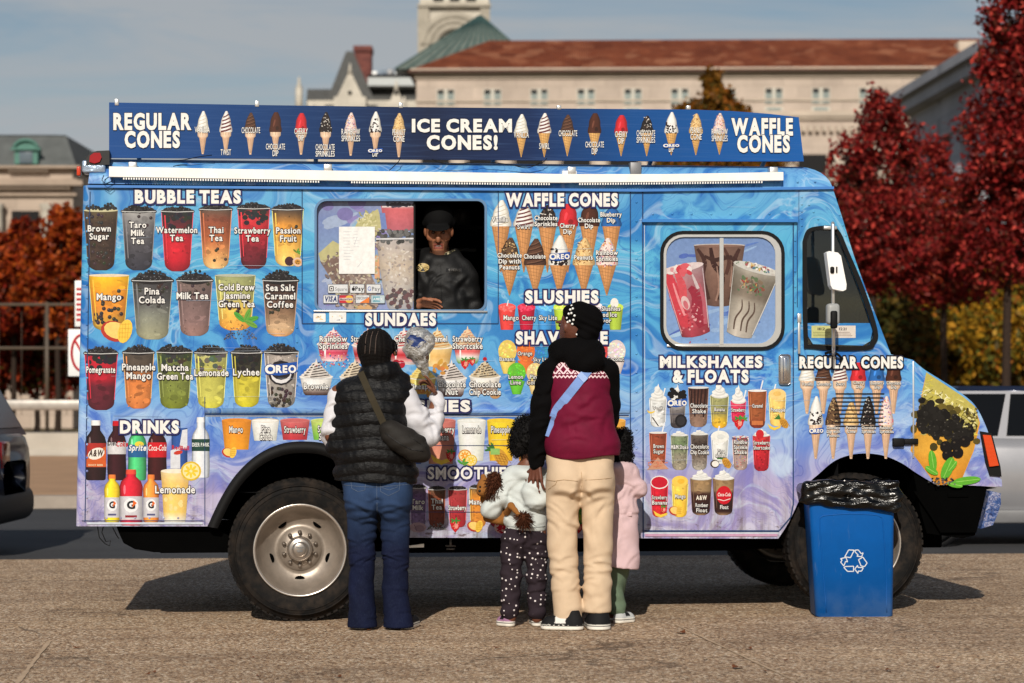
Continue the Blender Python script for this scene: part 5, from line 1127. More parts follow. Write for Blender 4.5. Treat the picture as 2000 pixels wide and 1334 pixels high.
# drip rail and belt mouldings
def bar(b, pts, hgt, y0, y1, mi=0):
    """straight run of bar along photo points (px, py centre), hgt in photo pixels"""
    for (xa,ya),(xb,yb) in zip(pts[:-1], pts[1:]):
        q = P2([(xa,ya-hgt/2),(xb,yb-hgt/2),(xb,yb+hgt/2),(xa,ya+hgt/2)], (y0+y1)/2)
        b.add([(x,y0,z) for x,z in q]+[(x,y1,z) for x,z in q], [(0,1,2,3),(7,6,5,4),(0,4,5,1),(1,5,6,2),(2,6,7,3),(3,7,4,0)], mi)
b = MB(); bar(b, [(171,364),(1250,372),(1628,367)], 5, -.022, .0); b.build('drip_rail', M('drip_rail_blue', (62,120,190), .4, .4), tr)
b = MB(); bar(b, [(1254,431),(1557,431)], 6, -.03, -.0005); b.build('door_rain_gutter', M('gutter_blue', (50,120,190), .4, .4), tr)
b = MB(); p = P(400,803); q = P(1229,803); vs = []; n = 7
for x in (p.x, q.x):
    for k in range(n+1): a = math.pi*k/n; vs.append((x, -.012*math.sin(a), p.z+.018*math.cos(a)))
b.add(vs, [(k, k+1, n+2+k, n+1+k) for k in range(n)]+[tuple(range(n+1)), tuple(range(2*n+1,n,-1))], sm=True); b.build('belt_moulding', m_wrap, tr)
A = Art(0,.0048)
SE = (38,66,112)
for pts, wd in (([(590,363),(590,632),(973,632),(973,366)],1.6),([(400,775),(400,1026)],1.3),([(400,810),(1228,811)],2.2),([(1231,374),(1231,1052)],2),([(1255,374),(1256,1050)],2.4),([(1549,436),(1549,985),(1544,1010),(1522,1036)],2.4),([(1258,1037),(1522,1037)],3),([(1557,436),(1557,600)],1.6),([(176,374),(166,1020)],1.6),([(160,1017),(398,1017)],1.3),([(1560,372),(1560,450)],1.),([(800,870),(1060,870)],1),([(780,1000),(1000,1000)],1.)): A.line(pts, wd, SE)
for pts, wd in (([(402,812.5),(1228,813.5)],1.2),([(1258.5,440),(1259.5,1030)],1.2),([(1260,1041),(1520,1041)],3.),([(170,1022),(396,1022)],4.)): A.line(pts, wd, (206,214,226))
A.line([(1260,1045),(1518,1045)], 5, (206,160,190))
A.build('panel_seams', m_print, tr)
# scratches in the vinyl, horizontal as the wash brushes leave them
A = Art(0,.0070); rr_ = random.Random(12)
for _ in range(90):
    x, y = rr_.uniform(180,1540), rr_.uniform(400,1000); l_ = rr_.uniform(20,150)
    if 590 < x+l_ and x < 975 and y < 640: continue
    if 1290 < x+l_ and x < 1530 and 450 < y < 690: continue
    if x+l_ > 1740: continue
    if y > 850 and (380 < x+l_ and x < 790 or x+l_ > 1500): continue
    A.line([(x,y),(x+l_,y+rr_.uniform(-2,2))], rr_.uniform(.2,.5), rr_.choice([(176,200,224),(196,210,226),(60,80,120)]))
A.build('scratches', m_print, tr)
# rivets
b = MB(); riv = [(x, 351+8*min(1,(x-172)/1080)-(0 if x < 1250 else (x-1250)*.012)) for x in range(232,1620,34)]
riv += [(1243, y) for y in range(395,1040,37)]+[(1553, y) for y in range(470,700,30)]+[(170,y) for y in range(400,1010,26)]+[(x,418) for x in range(1275,1540,38)]
riv += [(1566,y) for y in range(385,445,14)]+[(1580+i*9,400+i*14) for i in range(3)]+[(x,1012) for x in range(180,400,28)]+[(580,y) for y in range(640,770,28)]
riv += [(1600+8*i,930-4*i) for i in range(0)]+[(x,700) for x in (1575,1700,1740)]+[(1640+i*6, 420+i*20) for i in range(3)]
for x, y in riv:
    p = P(x,y); r_ = .0075; vs = [(p.x,-.0066,p.z)]; n = 8
    for rr2, yy in ((.62,-.0058),(1.,-.001)):
        for k in range(n): a = 2*math.pi*k/n; vs.append((p.x+r_*rr2*math.cos(a), yy, p.z+r_*rr2*math.sin(a)))
    b.add(vs, [(0,1+k,1+(k+1)%n) for k in range(n)]+[(1+k,1+n+k,1+n+(k+1)%n,1+(k+1)%n) for k in range(n)], sm=True)
tag(b.build('rivets', m_wrap, tr), kind='stuff')

# ---- inside of the kitchen and cab
b = MB()
def inner(b, x0, x1, y0, y1, z0, z1, mi=0): b.add([(x0,y0,z0),(x1,y0,z0),(x1,y1,z0),(x0,y1,z0),(x0,y0,z1),(x1,y0,z1),(x1,y1,z1),(x0,y1,z1)], [(0,1,2,3),(4,7,6,5),(1,5,6,2),(2,6,7,3),(3,7,4,0)], mi)
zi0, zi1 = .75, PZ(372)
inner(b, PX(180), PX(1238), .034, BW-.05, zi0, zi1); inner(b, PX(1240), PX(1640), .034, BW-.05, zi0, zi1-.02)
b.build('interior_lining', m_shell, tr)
m_steel = M('dark_steel', (120,122,124), .4, .5, .4)
b = MB(); b.bevbox(PX(640), PX(960), 1.0, 1.5, PZ(470), PZ(462), .01); b.bevbox(PX(640), PX(985), 1.2, 1.6, PZ(416), PZ(410), .01); b.build('kitchen_shelf', m_steel, tr)
b = MB()
for i, (px, r_, hh) in enumerate(((822,.05,.14),(905,.045,.12),(925,.045,.12),(940,.05,.16))): b.lathe([(0,0),(r_,0),(r_,hh*.8),(r_*.5,hh*.9),(r_*.5,hh),(0,hh)], 14, 'z', (PX(px), 1.35, PZ(410)), 0)
b.bevbox(PX(912), PX(960), .75, 1.2, .8, PZ(540), .03, 1); b.build('kitchen_equipment', [m_steel, M('machine_dark', (40,40,46), .4, .4)], tr)
b = MB(); b.bevbox(PX(612), PX(952), -.012, .3, PZ(611), PZ(607), .004); b.build('serving_sill', m_alu, tr)
# ---- sliding service window
sv = MB()
o_, i_ = rrect(614,388,951,609,[24,18,18,18]), rrect(618.5,392.5,946.5,604.5,[20,15,15,15])
panel(sv, P2(o_), [P2(i_)], -.005, .028); svo = sv.build('service_window', M('window_edge', (90,124,160), .4, .4, .3), tr)
b = MB(); panel(b, P2(rrect(617,391,809,606,[20,0,0,14]),.04), [], .04, .046); pane = b.build('sliding_pane', m_gprint, svo)
b = MB(); px_ = PX(809,.03); b.box(px_-.004, px_+.006, .028, .06, PZ(606), PZ(391)); b.build('pane_edge', m_rub, svo)
A = Art(.04,.001)
A.rows([(391,617,809,(150,160,196)),(430,617,809,(128,146,196)),(500,617,809,(140,166,206)),(606,617,809,(150,160,204))],1,1)
for _ in range(70): A.ell(rnd.uniform(640,790),rnd.uniform(398,598),rnd.uniform(5,22),rnd.uniform(3,10),rnd.choice([(166,182,212),(120,140,196),(150,140,196),(150,186,214),(176,188,214)]),10,rnd.uniform(-.6,.3))
for x, y, r_ in ((697,395,18),(674,418,16),(640,402,12)): A.ell(x,y,r_,r_*.8,(130,124,180),14)
A.poly([(700,430),(738,408),(748,440),(730,470),(690,450)],(196,190,140)); ticks(A,718,415,455,16,22,60,[(216,210,160),(160,160,110),(180,176,120),(226,222,180)],6,2.5)
A.poly([(744,402),(808,399),(808,450),(752,450)],(196,104,112)); A.rows([(402,748,808,(206,180,184)),(408,748,808,(214,110,116)),(450,753,808,(186,104,116))],.9,1.05); A.line([(746,404),(808,402)],3,(230,220,222))
for _ in range(26): A.ell(rnd.uniform(756,808),rnd.uniform(397,404),3.5,3,(80,76,90),7)
A.poly([(741,416),(752,416),(756,448),(745,448)],(120,140,196))
A.rows([(468,735,808,(186,178,176)),(520,741,808,(206,190,172)),(575,750,808,(186,182,180)),(600,757,806,(176,172,174)),(606,762,800,(166,166,170))],.88,1.05)
for _ in range(150): y = rnd.uniform(482,600); A.ell(rnd.uniform(742+(y-470)*.13,807),y,rnd.uniform(1.5,5),rnd.uniform(1.2,3),rnd.choice([(214,204,190),(176,164,156),(196,180,164),(222,214,206),(160,150,150)]),7,rnd.random()*3)
for _ in range(34): y = rnd.uniform(566,602); A.ell(rnd.uniform(752,806),y,4.4,4.4,(90+rnd.random()*30,84,88),8)
for _ in range(60): A.ell(rnd.uniform(737,808),rnd.uniform(450,474),4.2,4,(64+rnd.random()*60,)*3,8); 
A.line([(734,467),(808,466)],3,(222,222,226))
A.poly([(625,510),(662,488),(700,480),(735,560),(735,604),(690,604),(655,560)],(150,132,124)); A.poly([(625,510),(662,490),(690,560),(656,556)],(130,108,100)); A.poly([(622,495),(650,470),(668,480),(664,500),(626,510)],(196,190,140)); A.ell(700,590,34,18,(190,170,160),14); A.ell(712,600,18,8,(214,170,120),12)
for _ in range(90): A.ell(rnd.uniform(650,735),rnd.uniform(530,600),rnd.uniform(2,5),rnd.uniform(1.5,3),rnd.choice([(176,160,150),(130,112,106),(196,180,168),(110,96,92)]),7,rnd.random()*3)
A.poly([(728,500),(740,500),(742,546),(732,544)],(222,170,130))
for _ in range(260):
    x, y = rnd.uniform(628,742), rnd.uniform(440,600)
    if y < 500-(x-628)*.55 or x < 626+(y-515)*.42: continue
    A.ell(x,y,rnd.uniform(1.5,6),rnd.uniform(1,3.5),rnd.choice([(196,188,160),(150,136,130),(170,150,140),(206,196,176),(126,112,110),(214,204,190),(186,176,130)]),7,rnd.random()*3)
pass
A.build('pane_picture', m_gprint, svo)
A = Art(.04,.0104)
def sticker(x0, y0, x1, y1, c=(226,228,230), e=(110,112,118)): A.rect(x0,y0,x1,y1,e,1.5); A.rect(x0+1,y0+1,x1-1,y1-1,c,1)
sticker(640,555,680,573); A.rect(643,559,652,569,(30,30,30),2); A.rect(644.5,560.5,650.5,567.5,(236,236,236),1); A.rect(646,562.5,649,565.5,(30,30,30)); A.text('Square',666,568,6.5,wd=23,col=(150,150,152),bold=.02)
sticker(683,555,712,573); A.text('Pay',702,568,8,wd=16,col=(30,30,32),bold=.03); A.ell(690,565,3.2,3.6,(30,30,32),12); A.ell(691,560,1.2,1.6,(30,30,32),6,.5)
sticker(715,555,744,573); A.text('G',721,568,8,wd=6,col=(90,120,200),bold=.02); A.text('Pay',734,568,7.5,wd=15,col=(120,122,126),bold=.02)
sticker(631,576,660,593); A.text('VISA',645.5,589,9.5,wd=23,col=(34,54,110),bold=.05,shear=.2)
sticker(662,576,690,593,(190,50,70)); A.ell(670,584.5,8,7.5,(206,50,60),14); A.ell(682,584.5,8,7.5,(236,190,80),14); A.rect(663,582,689,587,(226,200,196)); A.text('MasterCard',676,586.3,3.4,wd=23,col=(40,40,60))
sticker(694,576,722,593); A.text('DISCOVER',708,585,5,wd=23,col=(60,56,56),bold=.02); A.poly([(702,592),(721,580),(721,592)],(236,130,60))
sticker(724,576,752,593,(196,214,220)); A.rect(728,579,742,590,(120,176,190)); A.text('AMEX',738,586.5,4.5,wd=18,col=(240,244,246),bold=.03)
A.build('payment_stickers', m_print, svo)
A = Art(.04,.0112); A.rect(662,443,732,535,(246,246,244)); 
for i in range(10): A.line([(671+rnd.uniform(-1,1),453+i*6),(678+rnd.uniform(4,16),453+i*6)],1,(206,206,210)); (i < 6) and A.line([(690,452+i*6),(694+rnd.uniform(4,8),452+i*6)],.8,(214,214,218))
A.line([(692,478),(697,464)],.8,(190,190,198)); A.line([(698,522),(706,512)],.8,(190,190,198)); A.build('paper_notice', m_print, svo)
A = Art(0,.0052)
for x0, y0, x1, y1 in ((612,612,636,629),(643,608,676,630)):
    A.rect(x0,y0,x1,y1,(246,246,244),2)
    for i in range(9): A.ell(rnd.uniform(x0+5,x1-5),rnd.uniform(y0+4,y1-4),rnd.uniform(1.2,2.6),1.1,rnd.choice([(240,200,130),(206,210,220),(120,124,140),(240,214,160)]),6)
A.build('permit_stickers', m_print, tr)

# ---- cab door window
dw = MB(); panel(dw, P2(rrect(1289,451,1532,684,44)), [P2(rrect(1295.5,457.5,1525.5,677.5,38))], -.012, .012); dwo = dw.build('door_window', m_rub, tr)
b = MB(); panel(b, P2(rrect(1295,457,1526,678,38)), [P2(rrect(1301,463,1514,671,34))], -.007, .02)
b.box(PX(1405), PX(1412.5), -.01, .02, PZ(672), PZ(462)); b.bevbox(PX(1302), PX(1404), -.01, .02, PZ(677), PZ(672.5), .001); b.build('window_frame', m_alu, dwo)
b = MB(); panel(b, P2(rrect(1300,462,1516,672,34)), [], .008, .014); b.build('window_pane', m_gprint, dwo)
A = Art(.008,.001)
rp = rrect(1300,462,1516,672,34); cc0 = lambda y: grad([(0,(118,146,196)),(.5,(136,160,206)),(1,(128,164,214))],(y-462)/210)
A.poly(rp, [cc0(y) for x,y in rp])
for _ in range(60):
    x, y = rnd.uniform(1318,1500), rnd.uniform(478,658); l_ = rnd.uniform(15,50); a = rnd.uniform(-.5,.2)
    if not (1306 < x-l_*.5 and x+l_ < 1512): continue
    A.ell(x,y,l_*.6,rnd.uniform(2,6),rnd.choice([(96,128,196),(150,180,220),(84,110,186),(166,196,226),(110,140,206)]),12,a)
# three tilted shakes
def tilt(pts, cx, cy, a): ca, sa = math.cos(a), math.sin(a); return [(cx+x*ca-y*sa, cy+x*sa+y*ca) for x,y in pts]
def tcup(cx, cy, a, hw0, hw1, hh, st, edge=.82, n=14):
    """tilted tapered cup, shaded in strips like a photographed drink"""
    for i in range(n):
        for u0, u1, k0, k1 in ((-1,-.7,edge,.98),(-.7,-.3,.98,1.14),(-.3,.3,1.14,1.),(.3,.75,1.,.94),(.75,1,.94,edge)):
            q = []; cl = []
            for t_, u, k in ((i/n,u0,k0),(i/n,u1,k1),((i+1)/n,u1,k1),((i+1)/n,u0,k0)):
                hw = hw0+(hw1-hw0)*t_; bow = (1-u*u)*5 if t_ > .93 else 0
                q.append(tilt([(u*hw, -hh+2*hh*t_+bow)],cx,cy,a)[0]); cl.append([min(255,v*k) for v in grad(st,t_)])
            A.poly(q, cl); A.l -= .000012
    A.up()
def curve(pts, w_, c, a=0, cx=0, cy=0):
    q = smooth_px(tilt(pts,cx,cy,a),4)
    for i in range(len(q)-1): A.line(q[i:i+2], w_*(.55+.45*math.sin(3.1*i/len(q))), c)
def blot(cx, cy, a, n, sx, sy, oy, cols, r0, r1):
    for _ in range(n): x, y = tilt([(max(-1.6,min(1.6,rnd.gauss(0,.6)))*sx, oy+max(-1.6,min(1.6,rnd.gauss(0,.6)))*sy)],cx,cy,a)[0]; A.ell(x,y,rnd.uniform(r0,r1),rnd.uniform(r0*.6,r1*.7),rnd.choice(cols),9,rnd.random()*3)
tcup(1405,536,0,50,32,58,[(0,(120,92,82)),(.3,(126,98,86)),(.7,(112,84,74)),(1,(96,72,64))]); A.ell(1405,479,51,3,(196,190,188),20); A.ell(1405,480,47,2.2,(140,108,96),20)
for pts, w_, c in (([(1362,486),(1376,510),(1372,540),(1384,585)],10,(70,44,40)),([(1388,484),(1394,516),(1410,540),(1402,585)],12,(62,38,36)),([(1444,486),(1434,512),(1440,548),(1426,586)],11,(72,46,42)),([(1414,484),(1424,510),(1418,536)],8,(84,54,48)),([(1376,500),(1396,508),(1424,502),(1440,512)],9,(66,42,38)),([(1400,520),(1404,560),(1398,588)],4,(156,124,110)),([(1430,520),(1426,560)],3,(160,128,114))): curve(pts, w_, c)
tcup(1346,588,-.2,41,28,66,[(0,(176,150,154)),(.25,(170,112,120)),(.6,(164,84,96)),(.85,(176,70,84)),(1,(150,58,72))])
for pts, w_, c in (([(-30,-62),(-26,-30),(-22,10),(-14,50)],24,(206,66,80)),([(-14,-60),(-8,-34),(-10,-8)],16,(214,84,94)),([(6,-26),(16,-6),(10,26),(16,54)],22,(156,46,66)),([(26,-30),(28,10),(22,50)],8,(186,96,110)),([(-24,-40),(-20,-6),(-14,26)],5,(236,150,156)),([(16,-50),(22,-20)],6,(206,190,192))): curve(pts, w_, c, -.2, 1346, 588)
blot(1346,588,-.2,40,20,26,38,[(206,110,120),(140,40,58),(226,170,176),(176,60,76)],1.2,3.4); A.ell(*tilt([(-8,2)],1346,588,-.2)[0],8,14,(224,190,190),14,-.35); A.ell(*tilt([(-8,6)],1346,588,-.2)[0],4.5,9,(206,110,120),12,-.35)
A.ell(*tilt([(0,-66)],1346,588,-.2)[0],42,8,(222,206,206),18,-.2); blot(1346,588,-.2,16,26,4,-66,[(236,226,224),(214,150,156),(226,206,204)],4,9); blot(1346,588,-.2,9,8,6,-62,[(206,66,80),(220,96,106)],6,10)
curve([(38,-58),(33,0),(27,58)],1.6,(206,196,202),-.2,1346,588); curve([(-39,-58),(-33,0),(-27,60)],1.4,(214,180,186),-.2,1346,588)
tcup(1460,590,.26,46,25,66,[(0,(176,170,160)),(.15,(132,124,112)),(.4,(120,108,96)),(.52,(166,158,146)),(1,(186,178,168))])
blot(1460,590,.26,60,20,13,-34,[(128,110,92),(108,96,84),(150,136,118),(142,84,70),(96,116,84),(166,150,130)],2.5,6)
blot(1460,590,.26,22,20,12,-30,[(170,72,64),(88,120,88),(196,160,96),(120,60,54)],1.6,3.2)
for k in (-12,2,13): curve([(k,-2),(k+4,16),(k-3,36),(k-1,58)],3.4,(96,78,70),.26,1460,590)
A.ell(*tilt([(0,-68)],1460,590,.26)[0],47,9,(206,204,198),18,.26); blot(1460,590,.26,60,28,4.5,-70,[(226,224,220),(236,232,226),(196,190,184),(170,96,100),(96,130,150),(214,180,110),(110,140,110),(140,100,84)],1.6,4.2)
curve([(44,-60),(35,0),(25,60)],1.8,(214,212,208),.26,1460,590); curve([(-44,-60),(-35,0),(-25,60)],1.4,(206,202,196),.26,1460,590)
A.build('window_picture', m_gprint, dwo)
# ---- quarter window
t = NT('clear_dark_glass'); gl = t.n('ShaderNodeBsdfGlossy', {0:(1,1,1,1), 'Roughness':.03}); tp = t.n('ShaderNodeBsdfTransparent', {0:(.55,.6,.6,1)})
fz = t.n('ShaderNodeLayerWeight', {0:.25}).outputs['Fresnel']; ms_ = t.n('ShaderNodeMixShader', {0:t.math('ADD', t.math('MULTIPLY', fz, .6), .05), 1:tp.outputs[0], 2:gl.outputs[0]}); t.t.links.new(ms_.outputs[0], t.out.inputs[0]); m_tint = t.m
qo = smooth_px([(1567,472),(1576,449),(1597,442),(1626,442),(1641,455),(1655,487),(1687,563),(1713,645),(1708,672),(1688,684),(1584,681),(1569,659),(1567,472)],4)[:-1]
qw = MB(); panel(qw, P2(qo), [P2(W_QTR)], -.014, .02); qwo = qw.build('quarter_window', m_rub, tr)
b = MB(); panel(b, P2(smooth_px([(1574,470),(1583,452),(1600,448),(1622,448),(1635,458),(1648,489),(1680,568),(1705,645),(1701,667),(1685,677),(1588,674),(1576,655),(1574,470)],4)[:-1]), [], .008, .013); b.build('window_pane', m_tint, qwo)
b = MB(); panel(b, P2([(1577,631),(1699,631),(1704,646),(1700,666),(1685,675),(1588,672),(1578,656)]), [], .002, .006); b.build('pane_wrap', m_wrap, qwo)
A = Art(.002,.0012); A.rect(1585,636,1628,660,(206,206,140)); A.rect(1628,636,1671,660,(226,216,206))
for x0, c in ((1590,(90,100,60)),(1632,(120,90,80))):
    A.text('1221' if x0 > 1600 else '1112', x0+14, 645, 5, wd=14, col=(60,50,50), bold=.02)
    for k in range(3): A.line([(x0-2,649+k*3.4),(x0+30+rnd.uniform(-4,4),649+k*3.4)],.9,c)
A.build('permit_sticker', m_print, qwo)
b = MB(); b.bevbox(PX(1560), PX(1608), .7, 1.2, .8, PZ(560), .08); b.bevbox(PX(1565), PX(1600), .72, 1.15, PZ(560), PZ(515), .05); b.build('driver_seat', M('seat_grey', (60,66,66), .8), tr)
b = MB(); b.tube([P(1585,480,.12), P(1630,600,.12)], .02, 8); b.tube([P(1592,478,.12), P(1640,610,.12)], .008, 6); b.build('grab_bar', m_rub, tr)
# ---- mirror
mo = MB(); yl = -.24
mo.tube([P(1626.5,436,-.0), P(1626.5,436,yl), P(1626.5,440,yl), P(1627,560,yl), P(1628,676,yl), P(1628,688,-.08), P(1628,694,0)], .0105, 10); mir = mo.build('mirror_arm', m_alu, tr)
b = MB(); q = P2([(1612,494),(1617,491),(1634,494),(1640,500),(1651,556),(1650,566),(1644,569),(1624,565),(1620,558)], yl-.02)
b.prism(q, yl-.05, yl+.02); bm_ = b; mh = b.build('mirror_head', m_white, mir)
b = MB(); b.bevbox(PX(1613.5,yl), PX(1638.5,yl), yl-.035, yl+.03, P(1000,632,yl).z, P(1000,590,yl).z, .02, seg=3); b.build('convex_mirror', M('mirror_grey', (150,152,152), .4, .4), mir)
b = MB(); b.bevbox(PX(1619,yl), PX(1632,yl), yl-.055, yl-.02, P(1000,640,yl).z, P(1000,605,yl).z, .01); b.bevbox(PX(1617,yl), PX(1625,yl), yl-.065, yl-.045, P(1000,531,yl).z, P(1000,518,yl).z, .008); b.bevbox(PX(1628.5,yl), PX(1631,yl), yl-.06, yl-.05, P(1000,530,yl).z, P(1000,518,yl).z, .002); b.build('mirror_clamp', m_rub, mir)
b = MB(); b.bevbox(PX(1606), PX(1632), -.04, -.002, PZ(444), PZ(437), .004); b.build('mirror_bracket', m_alu, mir)
b = MB(); b.tube([P(1612,690,-.02), P(1625,687,-.06), P(1636,692,-.04), P(1645,700,-.015), P(1641,706,-.015)], .008, 8); b.build('mirror_bracket_foot', m_rub, mir)
# ---- door handle, hinge bar, hood latch, louvres, hood seam
b = MB(); b.bevbox(PX(1520), PX(1543.5), -.02, -.0005, PZ(751), PZ(691), .018, seg=4); ho = b.build('door_handle', m_chrome, tr)
b = MB(); b.bevbox(PX(1528), PX(1536), -.032, -.021, PZ(744), PZ(698), .004); b.build('handle_grip', m_chrome, ho)
b = MB(); b.bevbox(PX(1557.5), PX(1562.5), -.014, -.0005, PZ(690), PZ(618), .003); b.bevbox(PX(1556.5), PX(1564), -.018, -.0005, PZ(628), PZ(610), .003); b.build('hinge_bar', m_alu, tr)
b = MB(); b.bevbox(PX(1742), PX(1764), -.03, -.0005, PZ(874), PZ(857), .006); b.bevbox(PX(1764), PX(1792), -.024, -.0005, PZ(870), PZ(858), .006); b.build('hood_latch', m_rub, tr)
for i in range(9):
    b = MB(); y = 769+i*7.9
    bar(b, [(1630-(0 if i else -2),y),(1725+(i==0)*2,y)], 2.2, -.006, -.0062+.006); b.build('louvre', m_rub, tr)
b = MB(); b.bevbox(PX(1782), PX(1785), -.008, -.0005, PZ(897), PZ(704), .001); b.build('hood_edge', m_alu, tr)
# ---- side marker lamp
b = MB(); b.prism(P2([(1913,842),(1936,846),(1953,912),(1955,931),(1932,929),(1924,905)]), -.012, .03); mk_ = b.build('marker_lamp', m_rub, tr)
t = NT('amber_lens'); t.bsdf(lin((206,70,22)), .15, .6, 0, t.bump(t.n('ShaderNodeTexWave', {'Vector':t.obj(), 'Scale':40.}, bands_direction='Z').outputs[1], .3, .005)); 
b = MB(); b.prism(P2([(1917,849),(1932.5,850),(1948,909),(1930,911)]), -.028, -.0125); b.build('lens', t.m, mk_)
b = MB(); b.prism(P2([(1944,935),(1956,936),(1957,950),(1946,950)]), -.004, .0); b.build('hood_trim', m_wrap, tr)
# ---- wheels
m_rim = M('dusty_rim', (150,139,128), .42, .45, .5, var=.25, nsc=9, bump=.1, bsc=30); m_lip = M('rim_lip', (214,206,198), .28, .5, .8, var=.15, nsc=14); m_nut = M('lug_nut', (140,132,124), .35, .5, .8)
t = NT('truck_tyre'); v = t.obj(); n_ = t.noise(v, 14, 5, .65); n2 = t.noise(t.mp(v,(1,1,1),(2,2,2)), 3, 3)
m_ttyre = t.bsdf(t.mix(t.math('MULTIPLY', t.ramp(n_, [(.42,0.),(.75,.6)]), n2), lin((15,14,14)), lin((84,70,58))), .8, .2, 0, t.bump(n_, .25, .01))
def wheel(px, py, rad, y0, rear, far=False, dual=False):
    c = P(px, py); sg_ = -1 if not far else 1     # outward side
    w_ = .215; rr = rad
    prof = [(.268,.03),(.275,.004),(.30,.0),(.335,-.008),(.37,-.004),(.385,.004),(.3865,.012),(.397,.02),(rr-.004,.034),(rr,.06),(rr,w_-.06),(.385,w_-.004),(.335,w_+.008),(.30,w_),(.268,w_-.03)]
    wy = (lambda h: y0+h) if not far else (lambda h: y0-h)
    b = MB(); b.lathe([(r_,wy(h)) for r_,h in prof], 72, 'y', (c.x,0,c.z))
    # tread blocks and sidewall ribs
    for k in range(60):
        a = 2*math.pi*k/60; M_ = Matrix.Translation((c.x,0,c.z)) @ Matrix.Rotation(a, 4, 'Y')
        ya, yb = sorted((wy(.03), wy(.09))); b.box(rr-.012, rr+.0015, ya, yb, -.014, .014, 0, M_); ya, yb = sorted((wy(.12), wy(.19))); b.box(rr-.012, rr+.0015, ya, yb, -.014+.008, .014+.008, 0, M_)
    for r_ in (.352,.378): b.lathe([(r_-.004,wy(-.002)),(r_-.002,wy(-.0105)),(r_+.002,wy(-.0105)),(r_+.004,wy(-.002))], 72, 'y', (c.x,0,c.z))
    wl = b.build('wheel', m_ttyre, tr)
    if dual:
        b = MB(); b.lathe([(r_,wy(h+.30)) for r_,h in prof], 60, 'y', (c.x,0,c.z)); b.build('inner_tyre', m_ttyre, wl)
    if rear: dish = [(.262,.012),(.256,.02),(.245,.05),(.225,.095),(.19,.13),(.155,.146),(.128,.15)]
    else: dish = [(.262,.012),(.256,.02),(.245,.06),(.235,.075),(.21,.06),(.17,.03),(.12,.02)]
    yh = dish[-1][1]
    b = MB(); b.lathe([(.128,wy(yh)),(.126,wy(yh-.014)),(.0,wy(yh-.014))] if False else [(r_,wy(h)) for r_,h in dish]+[(.126,wy(yh-.012)),(.05,wy(yh-.012)),(.0,wy(yh-.012))], 72, 'y', (c.x,0,c.z)); b.build('rim', m_rim, wl)
    b = MB(); b.lathe([(.272,wy(.022)),(.274,wy(-.004)),(.268,wy(-.008)),(.261,wy(-.002)),(.258,wy(.018))], 72, 'y', (c.x,0,c.z)); b.build('rim_lip', m_lip, wl)
    for k in range(5):
        a = R(90)+2*math.pi*k/5+R(36); r_ = .176; M_ = Matrix.Translation((c.x+r_*math.cos(a),0,c.z+r_*math.sin(a))) @ Matrix.Rotation(-a+math.pi/2, 4, 'Y')
        b = MB(); vs = []; hh = wy((.138 if rear else .032))
        for q in range(14): t_ = 2*math.pi*q/14; vs.append(M_ @ Vector((.029*math.cos(t_), hh+sg_*.004, .0155*math.sin(t_))))
        vs2 = [M_ @ Vector((.029*math.cos(2*math.pi*q/14)*1.1, hh-sg_*.03, .0155*math.sin(2*math.pi*q/14)*1.1)) for q in range(14)]
        b.add(vs+vs2, [tuple(range(14))]+[(q,(q+1)%14,14+(q+1)%14,14+q) for q in range(14)]); b.build('vent_hole', m_under, wl)
    for k in range(10):
        a = R(18)+2*math.pi*k/10; b = MB(); cx_, cz_ = c.x+.098*math.cos(a), c.z+.098*math.sin(a); h0 = yh-.0125
        b.lathe([(.0135,wy(h0)),(.0125,wy(h0-.014)),(.011,wy(h0-.022)),(.006,wy(h0-.029)),(0,wy(h0-.031))], 10, 'y', (cx_,0,cz_)); b.build('lug_nut', m_nut, wl)
    h0 = yh-.0125
    b = MB(); b.lathe([(.076,wy(h0)),(.075,wy(h0-.035)),(.068,wy(h0-.055)),(.058,wy(h0-.062)),(.046,wy(h0-.056)),(.044,wy(h0-.064)),(.03,wy(h0-.068)),(0,wy(h0-.07))], 40, 'y', (c.x,0,c.z)); hb = b.build('hub_cap', M('hub_metal', (176,168,160), .3, .5, .85, var=.12, nsc=20) if 'hub_metal' not in bpy.data.materials else bpy.data.materials['hub_metal'], wl)
    if not far:
        b = MB(); yb = wy(h0-.072)
        b.poly = None
        for z_, w2 in ((.012,.022),(.004,.014),(-.008,.018),(-.015,.016)): b.box(c.x-w2, c.x+w2, yb-.001, yb+.002, c.z+z_, c.z+z_+.004)
        b.build('hub_emblem', m_steel, hb)
    return wl
ZR = P(586,1075); RADR = ZR.z-gz(-1.24)
wheel(586, 1075, RADR, .012, True, dual=True); wheel(1675, 1061, P(1675,1061).z-gz(2.1), .02, False)
wheel(586, 1075, RADR, BW-.012, True, far=True, dual=True); wheel(1675, 1061, P(1675,1061).z-gz(2.1), BW-.02, False, far=True)
